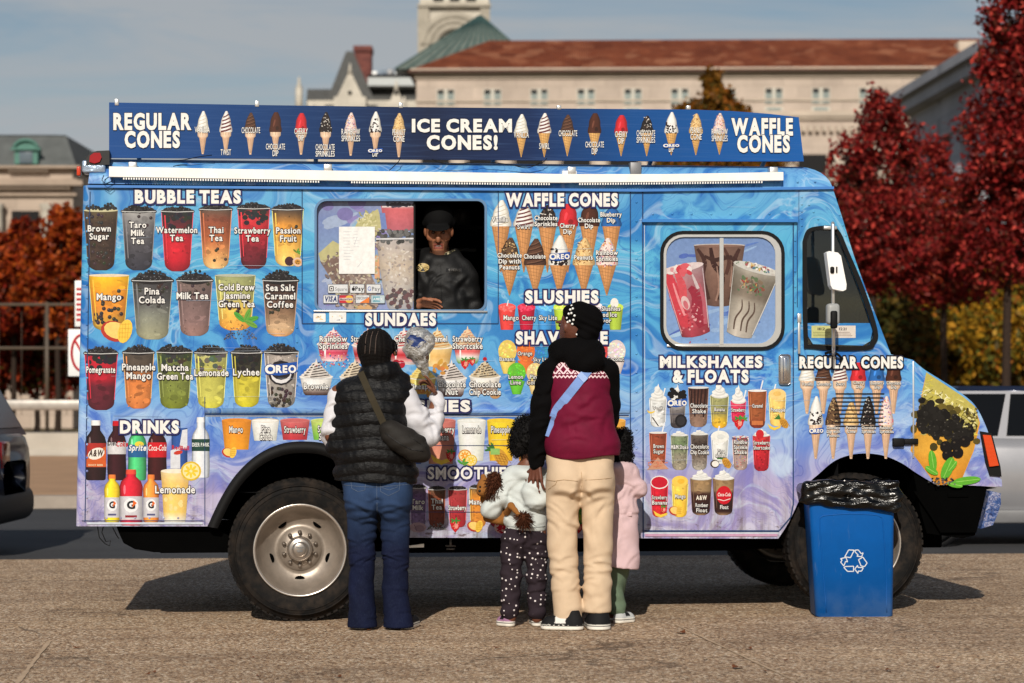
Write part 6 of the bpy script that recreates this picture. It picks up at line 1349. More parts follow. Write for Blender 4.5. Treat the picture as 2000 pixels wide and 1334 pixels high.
# ---- flares, wheel wells, underbody
b = MB(); ar = arch_r; ctr = (586,1060)
inn = [(x+(ctr[0]-x)*.115, y+(ctr[1]-y)*.115 if y < 1040 else y) for x,y in ar]; o2, i2 = P2(ar), P2(inn); m = len(o2)
vs = [(x,-.002,z) for x,z in o2]+[(x,-.032,z) for x,z in P2([(x+(ctr[0]-x)*.02, y+(ctr[1]-y)*.02) for x,y in ar])]+[(x,-.03,z) for x,z in i2]+[(x,.05,z) for x,z in i2]
b.add(vs, [(r_*m+i, r_*m+i+1, (r_+1)*m+i+1, (r_+1)*m+i) for r_ in range(3) for i in range(m-1)], sm=True); b.build('fender_flare', m_rub, tr)
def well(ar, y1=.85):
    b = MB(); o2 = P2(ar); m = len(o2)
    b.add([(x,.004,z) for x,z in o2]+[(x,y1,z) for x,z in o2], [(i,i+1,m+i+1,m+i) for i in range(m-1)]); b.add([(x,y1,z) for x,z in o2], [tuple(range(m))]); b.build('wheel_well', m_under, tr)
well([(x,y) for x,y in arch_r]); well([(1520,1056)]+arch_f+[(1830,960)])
b = MB()
b.bevbox(PX(780), PX(1500), .12, BW-.12, PZ(1052), PZ(1036), .01); b.bevbox(PX(760), PX(1478), .25, .5, PZ(1078,1000,.3), PZ(1046), .02); b.bevbox(PX(300), PX(1900), .62, .70, PZ(1076,1000,.6), PZ(1040), .01); b.bevbox(PX(300), PX(1900), 1.5, 1.6, PZ(1076,1000,.6), PZ(1040), .01)
b.bevbox(PX(1380), PX(1486), .3, 1.2, PZ(1072,1000,.4), PZ(1046), .02); b.bevbox(PX(1812), PX(1884), .2, BW-.2, PZ(1050), PZ(950), .03); b.bevbox(PX(1640), PX(1705), .25, BW-.25, PZ(1090), PZ(1040), .03); b.bevbox(PX(540), PX(630), .62, BW-.62, PZ(1110), PZ(1040), .05)
b.prism(P2([(1786,924),(1826,948),(1950,953),(1925,957),(1906,1046),(1882,1052),(1812,1042),(1800,1000)]), .02, BW-.02)
b.build('underbody', m_under, tr)
b = MB(); b.prism(P2([(226,1030),(415,1030),(450,1050),(450,1080),(300,1080),(262,1074),(240,1062),(232,1045)]), .06, .7); b.build('fuel_tank', m_under, tr)
b = MB(); b.prism(P2([(798,1066),(828,1062),(828,1069),(798,1070)],.2), .2, .22); b.build('frame_bracket', m_alu, tr)
b = MB(); b.tube([P(880,1052,.2),P(880,1068,.2)], .008, 6); b.tube([P(870,1066,.2),P(890,1066,.2)], .006, 6); b.tube([P(872,1072,.2),P(888,1072,.2)], .006, 6); b.build('tow_hook', m_grey, tr)
b = MB(); b.prism(P2([(1784,960),(1926,956),(1906,1040),(1836,1040),(1818,1010)]), -.01, .02); b.bevbox(PX(1850), PX(1890), -.02, -.0105, PZ(975), PZ(966), .003); b.build('bumper_bracket', m_under, tr)
bw_ = P2([(1930,958),(1951,963),(1952,984),(1945,1005),(1936,1025),(1913,1032),(1919,1012)])
t = NT('worn_blue_wrap'); v = t.obj(); n_ = t.noise(v, 26, 5, .7, .8)
b = MB(); b.prism(bw_, -.03, BW+.03); b.build('bumper', t.bsdf(t.ramp(n_, [(.36, lin((26,40,84))), (.5, lin((56,84,140))), (.57, lin((150,150,170))), (.62, lin((50,70,124)))]), .3, .4, 0, t.bump(n_, .5, .02)), tr)
# rear lower corner trim and hanging wires
b = MB(); b.tube([P(190,1026,.05),P(194,1050,.05),P(205,1062,.05),P(214,1066,.05),P(216,1056,.05),P(207,1058,.05),P(199,1040,.05),P(202,1028,.05)], .003, 5); b.tube([P(220,1030,.1),P(228,1046,.1),P(232,1052,.1)], .003, 5); b.build('loose_wires', m_rub, tr)
b = MB()
b.bevbox(PX(160), PX(206), -.004, .15, PZ(346), PZ(322), .012, seg=3); b.build('corner_cap', M('crumpled_foil', (176,196,220), .25, .5, .6, var=.35, nsc=18, bump=.8, bsc=25), tr)
b = MB(); q = P2([(168,322),(169,308),(176,299),(190,295),(214,294),(214,322)]); b.prism(q, -.01, .14); rl = b.build('rear_lamp', m_blk, tr)
b = MB(); b.prism(P2([(175,317),(176,305),(184,299),(196,299),(199,308),(195,317),(185,320)]), -.02, -.0105); b.build('lens', M('red_lens', (150,18,26), .12, .6), rl)
b = MB(); b.bevbox(PX(148), PX(156), .05, .1, PZ(350), PZ(332), .006); b.build('side_marker', M('orange_lens', (196,60,30), .15, .6), tr)
b = MB(); b.tube([P(203,342,-.03),P(199,352,-.05),P(207,360,-.05),P(219,354,-.05),P(221,342,-.04),P(212,346,-.04),P(204,352,-.03)], .0025, 5); b.tube([P(201,356,-.02),P(204,368,-.02),P(214,375,-.02),P(222,368,-.02),P(223,352,-.02)], .002, 5); b.build('lamp_wires', m_rub, tr)
# ---- light rail over the window
ra = MB(); ry0, ry1 = -.055, -.004
q = [(213,325,345),(450,330,349),(700,334,353),(1000,338,356),(1100,340,356.5),(1300,340,355),(1530,336,352)]
for (xa,ta,ba),(xb,tb,bb) in zip(q[:-1], q[1:]):
    z = [P(xa,ta,ry0),P(xb,tb,ry0),P(xb,bb,ry0),P(xa,ba,ry0)]
    ra.add([(p.x,ry0,p.z) for p in z]+[(p.x,ry1,p.z) for p in z], [(0,1,2,3),(7,6,5,4),(0,4,5,1),(1,5,6,2),(2,6,7,3),(3,7,4,0)])
rail = ra.build('light_rail', M('white_rail', (236,234,228), .4, .4, var=.08, nsc=12), tr)
b = MB()
for x in range(242,1490,5):
    if 626 < x < 686 or 1072 < x < 1128: continue
    for (xa,ta,ba),(xb,tb,bb) in zip(q[:-1], q[1:]):
        if xa <= x < xb: yb_ = ba+(bb-ba)*(x-xa)/(xb-xa)
    p = P(x,yb_,ry0+.02); b.box(p.x-.0038, p.x+.0038, ry0+.006, ry0+.024, p.z-.016, p.z-.0005)
tag(b.build('led_strip', m_white, rail), kind='stuff')
for px in (260, 640, 1115, 1508):
    b = MB(); b.bevbox(PX(px-8), PX(px+8), -.05, .02, PZ(338)-.01, PZ(326 if px != 1508 else 322), .004); b.build('rail_bracket', m_alu, rail)
b = MB(); b.bevbox(PX(1099,ry0), PX(1127,ry0), ry0+.01, ry0+.03, P(1113,341,ry0).z, P(1113,333,ry0).z, .003); b.build('rail_clip', m_white, rail)
b = MB(); b.bevbox(PX(1232), PX(1254), .02, .1, PZ(345), PZ(313), .004); b.build('roof_strap', m_grey, tr)
# ---- roof sign
SY = .03
so_ = [(213,200),(500,205),(790,209),(1100,212),(1350,214),(1430,217),(1500,222),(1560,229),(1570,315),(1300,315),(900,312),(213,308)]
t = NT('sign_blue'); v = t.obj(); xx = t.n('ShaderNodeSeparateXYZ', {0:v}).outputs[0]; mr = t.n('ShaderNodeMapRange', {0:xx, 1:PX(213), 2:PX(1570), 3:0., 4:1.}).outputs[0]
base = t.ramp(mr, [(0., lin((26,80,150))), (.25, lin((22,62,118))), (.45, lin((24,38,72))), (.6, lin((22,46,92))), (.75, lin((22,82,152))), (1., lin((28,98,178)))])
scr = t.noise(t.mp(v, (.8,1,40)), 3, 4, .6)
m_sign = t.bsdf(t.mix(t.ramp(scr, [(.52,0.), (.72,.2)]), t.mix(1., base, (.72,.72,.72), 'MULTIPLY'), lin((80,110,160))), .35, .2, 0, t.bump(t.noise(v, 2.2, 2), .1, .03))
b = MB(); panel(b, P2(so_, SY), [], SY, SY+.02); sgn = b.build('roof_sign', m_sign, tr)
b = MB()
for px in (228, 502, 783, 1092, 1345): b.bevbox(PX(px-4,SY), PX(px+4,SY), SY-.004, SY+.03, P(px,206+8*min(1,(px-213)/900),SY).z, P(px,193+12*min(1,(px-213)/900)+(1 if px > 1000 else 0),SY).z, .003)
b.build('sign_tab', m_alu, sgn)
b = MB()
for px in (260, 620, 980, 1300, 1530): b.tube([P(px,240,SY+.03), (PX(px), .7, PZ(313,900)+.01)], .014, 8)
b.build('sign_brace', m_grey, sgn)
A = Art(SY,.0012)
tops = lambda x: 0
for cx, top, tip, k in ((396,217,301,'vanilla'),(441,217,299,'twist'),(489,220,302,'chocolate'),(538,219,296,'chocdip'),(588,221,302,'cherry'),(636,219,302,'chocspr'),(685,220,304,'rainbow'),(733,218,300,'oreo'),(779,221,307,'peanut')): cone(A,cx,top,256,tip,11.5,k,'cake')
for cx, top, tip, k in ((1018,223,307,'vanilla'),(1063,221,307,'twist'),(1108,224,305,'chocolate'),(1161,221,303,'chocdip'),(1213,225,305,'cherry'),(1263,226,305,'chocspr'),(1311,219,303,'oreo'),(1359,222,303,'peanut'),(1405,221,302,'rainbow')): cone(A,cx,top,258,tip,12.5,k,'waffle')
A.build('cone_pictures', m_print, sgn)
T = Art(SY,.0050)
def sn(lst):
    for s_, cx, y, wm in lst: T.text(s_.split('|'),cx,y,11,bold=.01,oc=(18,24,44),ow=.07,wmax=wm,lead=1.18,cond=.5)
sn([('VANILLA',395,259,29),('TWIST',441,303,20),('CHOCOLATE',490,260,36),('CHOCOLATE|DIP',538,292,37),('CHERRY|DIP',588,262,26),('CHOCOLATE|SPRINKLES',635,293,37),('RAINBOW|SPRINKLES',685,263,36),('DIP',733,306,11),('PEANUT|CONE',779,264,25),
    ('VANILLA',1018,269,29),('SWIRL',1063,291,20),('CHOCOLATE',1109,266,36),('CHOCOLATE|DIP',1161,288,36),('CHERRY|DIP',1213,268,24),('CHOCOLATE|SPRINKLES',1261,266,36),('DIP',1311,297,10),('PEANUT|CONE',1359,260,22),('RAINBOW|SPRINKLES',1405,263,31)])
oreo(T,733,295,14,6); oreo(T,1311,285,16,6)
T.build('flavour_names', m_print, sgn)
T = Art(SY,.0050)
for grp in ((('REGULAR',223,371,223,252),('CONES',245,350,258,287)),(('WAFFLE',1430,1547,233,263),('CONES',1441,1541,266,296)),(('ICE CREAM',806,998,234,257),('CONES!',835,970,266,291))):
    T = Art(SY,.0050)
    for s_, x0, x1, y0, y1 in grp: T.text(s_,(x0+x1)/2,y1,y1-y0,wd=x1-x0,oc=(16,30,60),ow=.08,bold=.05)
    T.build('sign_lettering', m_print, sgn)

b = MB()
for pts in ([(338,313),(360,312),(390,306),(414,303)],[(782,308),(778,316),(768,326),(760,333)],[(844,311),(860,318),(890,321),(930,316),(970,318),(1025,325),(1058,318),(1068,309)],[(1000,322),(1030,328),(1054,318)],[(338,325),(352,322),(366,322)]): b.tube([P(x,y,.0 if y < 316 else -.02) for x,y in smooth_px(pts,4)], .0025, 5)
b.build('sign_wires', m_rub, tr)
# ================================================================ soft shapes: bodies, clothes, bags
def smin(a, b, k):
    if k <= 0: return np.minimum(a, b)
    h = np.clip(k-np.abs(a-b), 0, None)/k; return np.minimum(a, b)-h*h*k*.25
class Soft:
    """signed-distance modelling: blended limbs and volumes turned into one continuous surface"""
    def __init__(s, h=.007): s.h = h; s.pr = []; s.post = []
    def cap(s, a, b, ra, rb=None, k=.02, fy=1., op='u'):
        a, b = np.array(a, float), np.array(b, float); rb = ra if rb is None else rb
        def f(X, Y, Z):
            A = a*(1,1/fy,1); B = (b*(1,1/fy,1))-A; px, py, pz = X-A[0], Y/fy-A[1], Z-A[2]
            t_ = np.clip((px*B[0]+py*B[1]+pz*B[2])/max(1e-9,B@B), 0, 1)
            return np.sqrt((px-t_*B[0])**2+(py-t_*B[1])**2+(pz-t_*B[2])**2)-(ra+t_*(rb-ra))
        R_ = max(ra, rb)*max(1, fy); s.pr.append((f, np.minimum(a,b)-R_, np.maximum(a,b)+R_, k, op)); return s
    def chain(s, pts, rs, k=.015, fy=1.):
        for i in range(len(pts)-1): s.cap(pts[i], pts[i+1], rs[i], rs[i+1], k, fy)
        return s
    def ell(s, c, r, k=.02, rot=None, op='u'):
        c, r = np.array(c, float), np.array(r, float); Q = np.array(rot.to_3x3()).T if rot is not None else None
        def f(X, Y, Z):
            px, py, pz = X-c[0], Y-c[1], Z-c[2]
            if Q is not None: px, py, pz = (Q[i,0]*px+Q[i,1]*py+Q[i,2]*pz for i in range(3))
            k0 = np.sqrt((px/r[0])**2+(py/r[1])**2+(pz/r[2])**2); k1 = np.sqrt((px/r[0]**2)**2+(py/r[1]**2)**2+(pz/r[2]**2)**2)
            return k0*(k0-1)/np.maximum(k1, 1e-9)
        m = np.full(3, r.max()) if Q is not None else r
        s.pr.append((f, c-m, c+m, k, op)); return s
    def cut(s, fn): s.post.append(lambda X, Y, Z, f: np.maximum(f, fn(X, Y, Z))); return s
    def disp(s, fn): s.post.append(lambda X, Y, Z, f: f+fn(X, Y, Z)); return s
    def grid(s):
        h = s.h; lo = np.min([p[1] for p in s.pr if p[4] == 'u'], 0)-5*h; hi = np.max([p[2] for p in s.pr if p[4] == 'u'], 0)+5*h
        n = np.ceil((hi-lo)/h).astype(int)+1; s.lo = lo; s.n = n
        ax = [lo[i]+h*np.arange(n[i]) for i in range(3)]; f = np.full(tuple(n), 1., np.float64)
        for fn, a, b, k, op in s.pr:
            m = k+.02+3*h; i0 = np.clip(np.floor((a-m-lo)/h).astype(int), 0, n-1); i1 = np.clip(np.ceil((b+m-lo)/h).astype(int)+1, 1, n)
            sl = tuple(slice(i0[j], i1[j]) for j in range(3)); X, Y, Z = np.meshgrid(*[ax[j][sl[j]] for j in range(3)], indexing='ij', sparse=True)
            d = fn(X, Y, Z)
            f[sl] = smin(f[sl], d, k) if op == 'u' else -smin(-f[sl], d, k)
        X, Y, Z = np.meshgrid(*ax, indexing='ij', sparse=True)
        for p in s.post: f = p(X, Y, Z, f)
        s.f = f; s.ax = ax; return s
    def front(s, x, z, default=None):
        """y of the surface seen from the camera side at (x, z)"""
        i = int(round((x-s.lo[0])/s.h)); k = int(round((z-s.lo[2])/s.h))
        if not (0 <= i < s.n[0] and 0 <= k < s.n[2]): return default
        col = s.f[i,:,k]; w = np.where(col < 0)[0]
        if len(w) == 0 or w[0] == 0: return default
        j = w[0]; t_ = col[j-1]/(col[j-1]-col[j]); return s.ax[1][j-1]+t_*s.h
    def surf(s, it=2):
        f = s.f; nx, ny, nz = f.shape; sgn = f < 0
        acc = np.zeros((nx-1,ny-1,nz-1,3)); cnt = np.zeros((nx-1,ny-1,nz-1))
        base = np.stack(np.meshgrid(np.arange(nx-1),np.arange(ny-1),np.arange(nz-1),indexing='ij'),-1)
        def cs(o): return (slice(o[0],nx-1+o[0]),slice(o[1],ny-1+o[1]),slice(o[2],nz-1+o[2]))
        for ax in range(3):
            for u in (0,1):
                for v in (0,1):
                    o = [0,0,0]; o[(ax+1)%3] = u; o[(ax+2)%3] = v; o2 = list(o); o2[ax] = 1
                    a, b = f[cs(o)], f[cs(o2)]; m = (a < 0) != (b < 0)
                    t_ = np.where(m, a/np.where(m, a-b, 1), 0); cnt += m
                    for j in range(3): acc[...,j] += np.where(m, o[j]+(t_ if j == ax else 0), 0)
        act = cnt > 0; idx = np.full(act.shape, -1, np.int64); idx[act] = np.arange(act.sum())
        V = (base[act]+acc[act]/cnt[act][:,None])*s.h+s.lo
        Q = []
        for ax in range(3):
            a1, a2 = (ax+1)%3, (ax+2)%3; sl0 = [slice(None)]*3; sl1 = [slice(None)]*3; sl0[ax] = slice(0,-1); sl1[ax] = slice(1,None)
            s0, s1 = sgn[tuple(sl0)], sgn[tuple(sl1)]; e = np.argwhere(s0 != s1); e = e[(e[:,a1] > 0) & (e[:,a2] > 0) & (e[:,a1] < f.shape[a1]-1) & (e[:,a2] < f.shape[a2]-1)]
            if len(e) == 0: continue
            inside = s0[tuple(e.T)]; d1 = np.zeros(3,int); d1[a1] = 1; d2 = np.zeros(3,int); d2[a2] = 1
            q = np.stack([idx[tuple((e-d1-d2).T)], idx[tuple((e-d2).T)], idx[tuple(e.T)], idx[tuple((e-d1).T)]], 1)
            q[~inside] = q[~inside][:,::-1]; Q.append(q)
        Q = np.concatenate(Q)
        for _ in range(it):
            sm = np.zeros_like(V); c = np.zeros(len(V))
            for i in range(4):
                a, b = Q[:,i], Q[:,(i+1)%4]; np.add.at(sm, a, V[b]); np.add.at(c, a, 1)
            V = V*.5+sm/np.maximum(c,1)[:,None]*.5
        return V, Q
    def build(s, name, mat, parent=None, org=None, col=None, it=2):
        s.grid(); V, Q = s.surf(it); b = MB(); b.v = V.tolist(); b.f = [tuple(q) for q in Q.tolist()]; b.m = [0]*len(Q); b.sm = [True]*len(Q)
        if col is not None: b.c = col(V).tolist(); b.col = True
        return b.build(name, mat, parent, org)
class Fig:
    def __init__(s, d): s.d = d; s.s = F/d
    def p(s, px, py, dy=0.): return ((px-1000)/s.s, s.d+dy, HC-(py-HY)/s.s)
    def r(s, v): return v/s.s
    def z(s, py): return HC-(py-HY)/s.s
    def x(s, px): return (px-1000)/s.s
def wrinkle(amp, f1=38, f2=23, ph=0.):
    return lambda X, Y, Z: amp*(np.sin(Z*f1+6*np.sin(X*9+ph)+3*Y*8)+.7*np.sin(Z*f2*1.9-X*31+ph*2+4*np.sin(Z*7)))
def fold(S_, fig, lst):
    """cloth creases: px, py, half length px, angle, depth m, width px"""
    L = [(fig.x(a), fig.z(b), fig.r(c), math.radians(d), e, fig.r(f)) for a,b,c,d,e,f in lst]
    def fn(X, Y, Z):
        g = 0.
        for x, z, l_, a, e, w_ in L:
            u = ((X-x)*math.cos(a)+(Z-z)*math.sin(a))/l_; v = ((Z-z)*math.cos(a)-(X-x)*math.sin(a)+.25*l_*u*u)/w_
            g = g+e*np.exp(-np.minimum(u,3)**4)*(np.exp(-v*v)-.65*np.exp(-(v-1.9)**2))
        return g
    S_.disp(fn)
def rfold(S_, fig, x0, x1, y0, y1, n, ang, sd, ln, amp=.006, wd=4., seed=1):
    q = random.Random(seed)
    fold(S_, fig, [(q.uniform(x0,x1), q.uniform(y0,y1), ln*q.uniform(.5,1.3), q.gauss(ang,sd), amp*q.uniform(.5,1.4), wd*q.uniform(.7,1.5)) for _ in range(n)])
def fabric(name, c, bump=.25, sc=260, rough=.85, var=.14, spec=.15):
    t = NT(name); v = t.obj(); n1 = t.noise(v, sc, 3, .6); n2 = t.noise(v, 9, 4, .6)
    cc = t.mix(1., lin(c), t.ramp(n2, [(.3,1-var),(.7,1+var*.5)]), 'MULTIPLY')
    return t.bsdf(cc, rough, spec, 0, t.bump(t.math('ADD', n1, t.math('MULTIPLY', n2, 2.)), bump, .006))
def skin(name, c):
    t = NT(name); v = t.obj(); a = t.n('ShaderNodeAttribute', attribute_name='Col').outputs['Color']
    n = t.noise(v, 40, 4, .6); cc = t.mix(1., a, t.ramp(n, [(.3,.88),(.7,1.06)]), 'MULTIPLY')
    return t.bsdf(cc, .5, .3, 0, t.bump(n, .12, .004), **{'Subsurface Weight':.08, 'Subsurface Radius':(.01,.004,.002)})
m_skin = skin('skin', None)
def flat(c): return lambda V: np.tile(np.array(lin(c)), (len(V),1))
def hand(S_, wrist, dirv, palmn, side, L_=.17, curl=(.5,.7,.9,1.1), thumb=.8, spread=.12, r0=.0085):
    """palm and five bent fingers; dirv: direction of the fingers, palmn: palm normal, side: +1 if the thumb is on dirv x palmn"""
    w_ = Vector(wrist); d = Vector(dirv).normalized(); n = Vector(palmn); n = (n-d*n.dot(d)).normalized(); l = d.cross(n)*side
    pl = L_*.5
    for u in (-.5,-.17,.17,.5):
        S_.cap(w_+d*pl*.15+l*u*L_*.26, w_+d*pl*.95+l*u*L_*.44, .0115, .0105, .012)
    for i, (u, ln, c) in enumerate(zip((.5,.17,-.17,-.5), (.44,.49,.46,.36), curl)):
        p = w_+d*pl*.95+l*u*L_*.44; dd = (d+l*u*spread*2).normalized(); a = 0; pts = [p]
        for q in range(3):
            a += c*(.75 if q else .6); v_ = dd*math.cos(a)+n*math.sin(a); p = p+v_*L_*ln*(.46,.32,.24)[q]; pts.append(p)
        S_.chain(pts, [r0*1.1, r0*1.02, r0*.95, r0*.8], .004)
    p = w_+d*pl*.3+l*L_*.14; pts = [p, p+(l*.75+d*.5+n*.35*thumb).normalized()*L_*.22]; pts.append(pts[-1]+(d*.8+l*.25+n*.5*thumb).normalized()*L_*.19); pts.append(pts[-1]+(d*.9+n*.55*thumb).normalized()*L_*.14)
    S_.chain(pts, [.0125,.0105,.0095,.0075], .006)
def sneaker(fig, name, parent, heel, toe, wd, hh, upper, sole=(228,224,214), accent=None, zz=None):
    h_, t_ = Vector(heel), Vector(toe); z0 = zz if zz is not None else gz(h_.x)
    h_.z = t_.z = z0; d = (t_-h_); ln = d.length; d.normalize(); S_ = Soft(.0055); up = Vector((0,0,1))
    S_.cap(h_+d*wd*.5+up*.018, t_-d*wd*.55+up*.018, wd*.48, wd*.52, .0)
    S_.cap(h_+d*wd*.55+up*hh*.5, t_-d*wd*.7+up*.03, wd*.42, wd*.44, .02); S_.cap(h_+d*wd*.55+up*.05, h_+d*wd*.6+up*hh, wd*.4, wd*.36, .02)
    S_.cut(lambda X, Y, Z: (z0+.002)-Z); S_.cut(lambda X, Y, Z: Z-(z0+hh+.012))
    def col(V):
        c = np.tile(np.array(lin(upper)), (len(V),1)); zr_ = V[:,2]-z0; al = (V-np.array(h_))@np.array(d)
        if accent is not None: c[(al > ln*.38) & (al < ln*.62) & (zr_ > .04)] = lin(accent)
        c[zr_ < .032] = lin(sole); c[(zr_ > .022) & (zr_ < .027)] = lin((40,38,38)); return c
    return S_.build(name, m_attr, parent, col=col, it=1)
m_attr = Mattr('coloured_cloth', .75, .2, .2, 160)
def ribbon(b, pts, wd, th=.004, up=None):
    """flat strap through points, width lying across its own direction in the view plane"""
    pts = [Vector(p) for p in pts]; vs = []
    for i, p in enumerate(pts):
        t_ = (pts[min(i+1,len(pts)-1)]-pts[max(i-1,0)]).normalized(); s_ = t_.cross(Vector((0,1,0))).normalized()*wd/2; n_ = Vector((0,-th,0))
        vs += [p+s_, p-s_, p-s_+n_, p+s_+n_]
    fs = [(4*i+k, 4*i+(k+1)%4, 4*i+4+(k+1)%4, 4*i+4+k) for i in range(len(pts)-1) for k in range(4)]+[(0,1,2,3), tuple(4*len(pts)-4+k for k in (3,2,1,0))]
    b.add(vs, fs, sm=False)
def stitch(b, S_, fig, pts, r_=.0013, lift=.0015, n=14):
    q = []
    for (xa,ya),(xb,yb) in zip(pts[:-1], pts[1:]):
        for i in range(n+1): q.append((xa+(xb-xa)*i/n, ya+(yb-ya)*i/n))
    run = []
    for px, py in q:
        x, z = fig.x(px), fig.z(py); y = S_.front(x, z)
        if y is not None: run.append((x, y-lift, z))
    if len(run) > 1: b.tube(run, r_, 5)

# ---------------------------------------------------------------- woman in the black quilted vest
w1 = Fig(12.55); p, r = w1.p, w1.r; gW = gz(p(740,1228)[0])
SK1 = (112,70,50)
B = Soft(.0055)
B.ell(p(737,683,.01), (.073,.092,.11), .02); B.ell(p(745,703,.05), (.05,.055,.055), .03); B.cap(p(737,738), p(737,705), .05, .05, .03)
B.cap(p(700,765), p(772,765), .06, .06, .04, .8); B.cap(p(730,780), p(735,930), .14, .16, .05, .7); B.cap(p(715,955), p(762,955), .09, .09, .05, .8)
B.chain([p(707,970),p(707,1095),p(708,1210)], [.07,.045,.035], .03); B.chain([p(772,970),p(772,1095),p(778,1210)], [.07,.045,.035], .03)
for x in (708,778): B.cap(p(x,1214), p(x,1220,.13), .038, .03, .02)
B.chain([p(663,768),p(650,850,-.01),p(655,872,.2)], [.052,.042,.03], .02); B.chain([p(783,772),p(836,850,.03),p(852,778,.12)], [.055,.045,.029], .02)
B.ell(p(771,690,.055), (.014,.018,.016), .01)                      # nose, turned to the right
for sx_ in (767,): B.ell(p(757,688,-.005), (.012,.016,.026), .006)
hand(B, p(851,776,.12), Vector(p(834,738,.10))-Vector(p(851,776,.12)), (-.75,-.2,-.55), 1, .165, (.25,.75,.85,.95))
hand(B, p(656,874,.23), (.1,.9,.1), (0,.1,-1), 1, .165, (.5,.6,.6,.6))
woman = B.build('person', m_skin, org=(p(740,0)[0], 12.55, gW), col=flat(SK1), it=2)
tag(woman, 'person with braids in black quilted vest, white sleeves and blue jeans, one hand raised', 'person')
H_ = Soft(.005); H_.ell(p(732,681,-.012), (.098,.108,.112), .02); H_.ell(p(735,712,-.03), (.075,.06,.05), .03); H_.cap(p(742,664,.03), p(760,676,.06), .055, .04, .03)
def braid(X, Y, Z):
    u = (X-p(732,0)[0])/np.maximum(.03, .1-np.abs(Z-p(0,681)[2])*.2); return -.0055*np.abs(np.sin(u*11.5))**.6*(.75+.25*np.sin((Z+.3*Y)*330))
H_.disp(braid); hair = H_.build('braided_hair', fabric('black_hair', (17,14,13), .5, 120, .7, .25, .12), woman, it=1)
b = MB()
for x0, x1 in ((717,715),(727,724),(737,735)): stitch(b, H_, w1, [(x0+3,648),(x0,660),(x1,692)], .0015, .0004, 10)
b.build('scalp_lines', M('scalp', (104,88,80), .8), hair)
b = MB(); c = p(769,679,.03); b.tube([(c[0]-.055,c[1]-.05,c[2]+.002),(c[0]-.002,c[1],c[2]+.004)], .0028, 6)
for k in range(1): b.tube([(c[0]+.012+.004*math.cos(a), c[1]+.012+.03*math.cos(a), c[2]-.004+.026*math.sin(a)) for a in np.linspace(0, 2*math.pi, 20)], .003, 6)
b.tube([(c[0]+.002,c[1]-.002,c[2]+.02),(c[0]+.02,c[1]+.03,c[2]+.022)], .004, 6); b.build('eyeglasses', m_blk, woman)
# white shirt
SH = Soft(.0065); SH.chain([p(660,775),p(648,838,-.01),p(646,856,.04),p(656,872,.15)], [.06,.056,.052,.044], .02); SH.chain([p(790,776),p(812,815,.01),p(838,851,.03)], [.07,.072,.058], .02); SH.chain([p(838,853,.03),p(850,815,.07),p(853,783,.11)], [.057,.048,.039], .02)
rfold(SH, w1, 640,670,780,880,10,20,25,14,.006,3.5,21); rfold(SH, w1, 790,850,770,860,12,-45,20,20,.006,4,22); rfold(SH, w1, 838,868,785,845,8,10,18,14,.006,3.2,23);
SH.cap(p(853,785,.11), p(852,777,.12), .044, .042, .004); SH.disp(wrinkle(.0026, 60, 30)); SH.cap(p(690,780), p(775,780), .08, .08, .03, .7)
m_wht = fabric('white_fleece', (204,203,208), .2, 240, .9, .05)
SH.build('shirt', m_wht, woman)
# jeans
J = Soft(.0065); J.ell(p(711,972,-.015), (.116,.138,.16), .03); J.ell(p(766,972,-.015), (.116,.138,.16), .03); J.cap(p(702,930), p(772,930), .105, .105, .04, 1.05)
J.chain([p(707,985),p(707,1085),p(706,1150),p(708,1223)], [.090,.074,.070,.084], .02); J.chain([p(771,985),p(773,1085),p(772,1150),p(778,1223)], [.090,.075,.071,.086], .02)
J.disp(lambda X, Y, Z: .0010*np.sin(Z*62+5*np.sin(X*14)+Y*9)*np.clip((p(0,1010)[2]-Z)*4+1.0, .35, 1)*np.clip(1.4-np.abs(Z-p(0,1085)[2])*2.4, .25, 1)+.002*np.sin(X*70+Z*25))
rfold(J, w1, 676,742,1055,1115,9,6,10,26,.0050,2.6,1); rfold(J, w1, 742,806,1055,1115,9,-6,10,26,.0050,2.6,2); rfold(J, w1, 676,742,985,1040,6,-10,8,34,.0048,2.8,3); rfold(J, w1, 742,806,985,1040,6,10,8,34,.0048,2.8,4); rfold(J, w1, 678,805,1130,1215,10,0,30,22,.0034,3,5); fold(J, w1, [(708,998,30,-8,.010,6),(772,998,30,8,.010,6),(739,975,3,90,.012,7),(739,1000,20,88,.012,5)])
J.cut(lambda X, Y, Z: (gW+.012)-Z)
t = NT('denim'); v = t.obj(); n1 = t.noise(t.mp(v,(1,1,.25)), 320, 3, .6); n2 = t.noise(v, 5, 4, .6); zc = t.n('ShaderNodeSeparateXYZ', {0:v}).outputs[2]
fade = t.n('ShaderNodeMapRange', {0:zc, 1:.45, 2:.8, 3:0., 4:1.}).outputs[0]
cc = t.mix(fade, lin((13,19,44)), lin((42,62,94))); cc = t.mix(1., cc, t.ramp(n2, [(.3,.72),(.7,1.25)]), 'MULTIPLY'); cc = t.mix(t.math('MULTIPLY', t.ramp(n1, [(.5,0.),(.8,.3)]), .35), cc, lin((96,116,146)))
jo = J.build('jeans', t.bsdf(cc, .85, .15, 0, t.bump(n1, .25, .004)), woman)
b = MB()
for poly_ in ([(745,938),(746,958),(762,966),(782,956),(783,936)],[(688,938),(690,952),(703,958),(716,955),(718,937)],[(747,950),(763,955),(780,949)],[(738,936),(739,984),(738,1010)],[(670,946),(735,950),(806,944)]): stitch(b, J, w1, poly_, .0012)
b.build('seams', M('jean_thread', (92,104,124), .8), jo)
for hx, tx in ((706,700),(790,806)): sneaker(w1, 'shoe', woman, p(hx,1222,-.02), p(tx,1222,.2), .085, .07, (20,20,24))
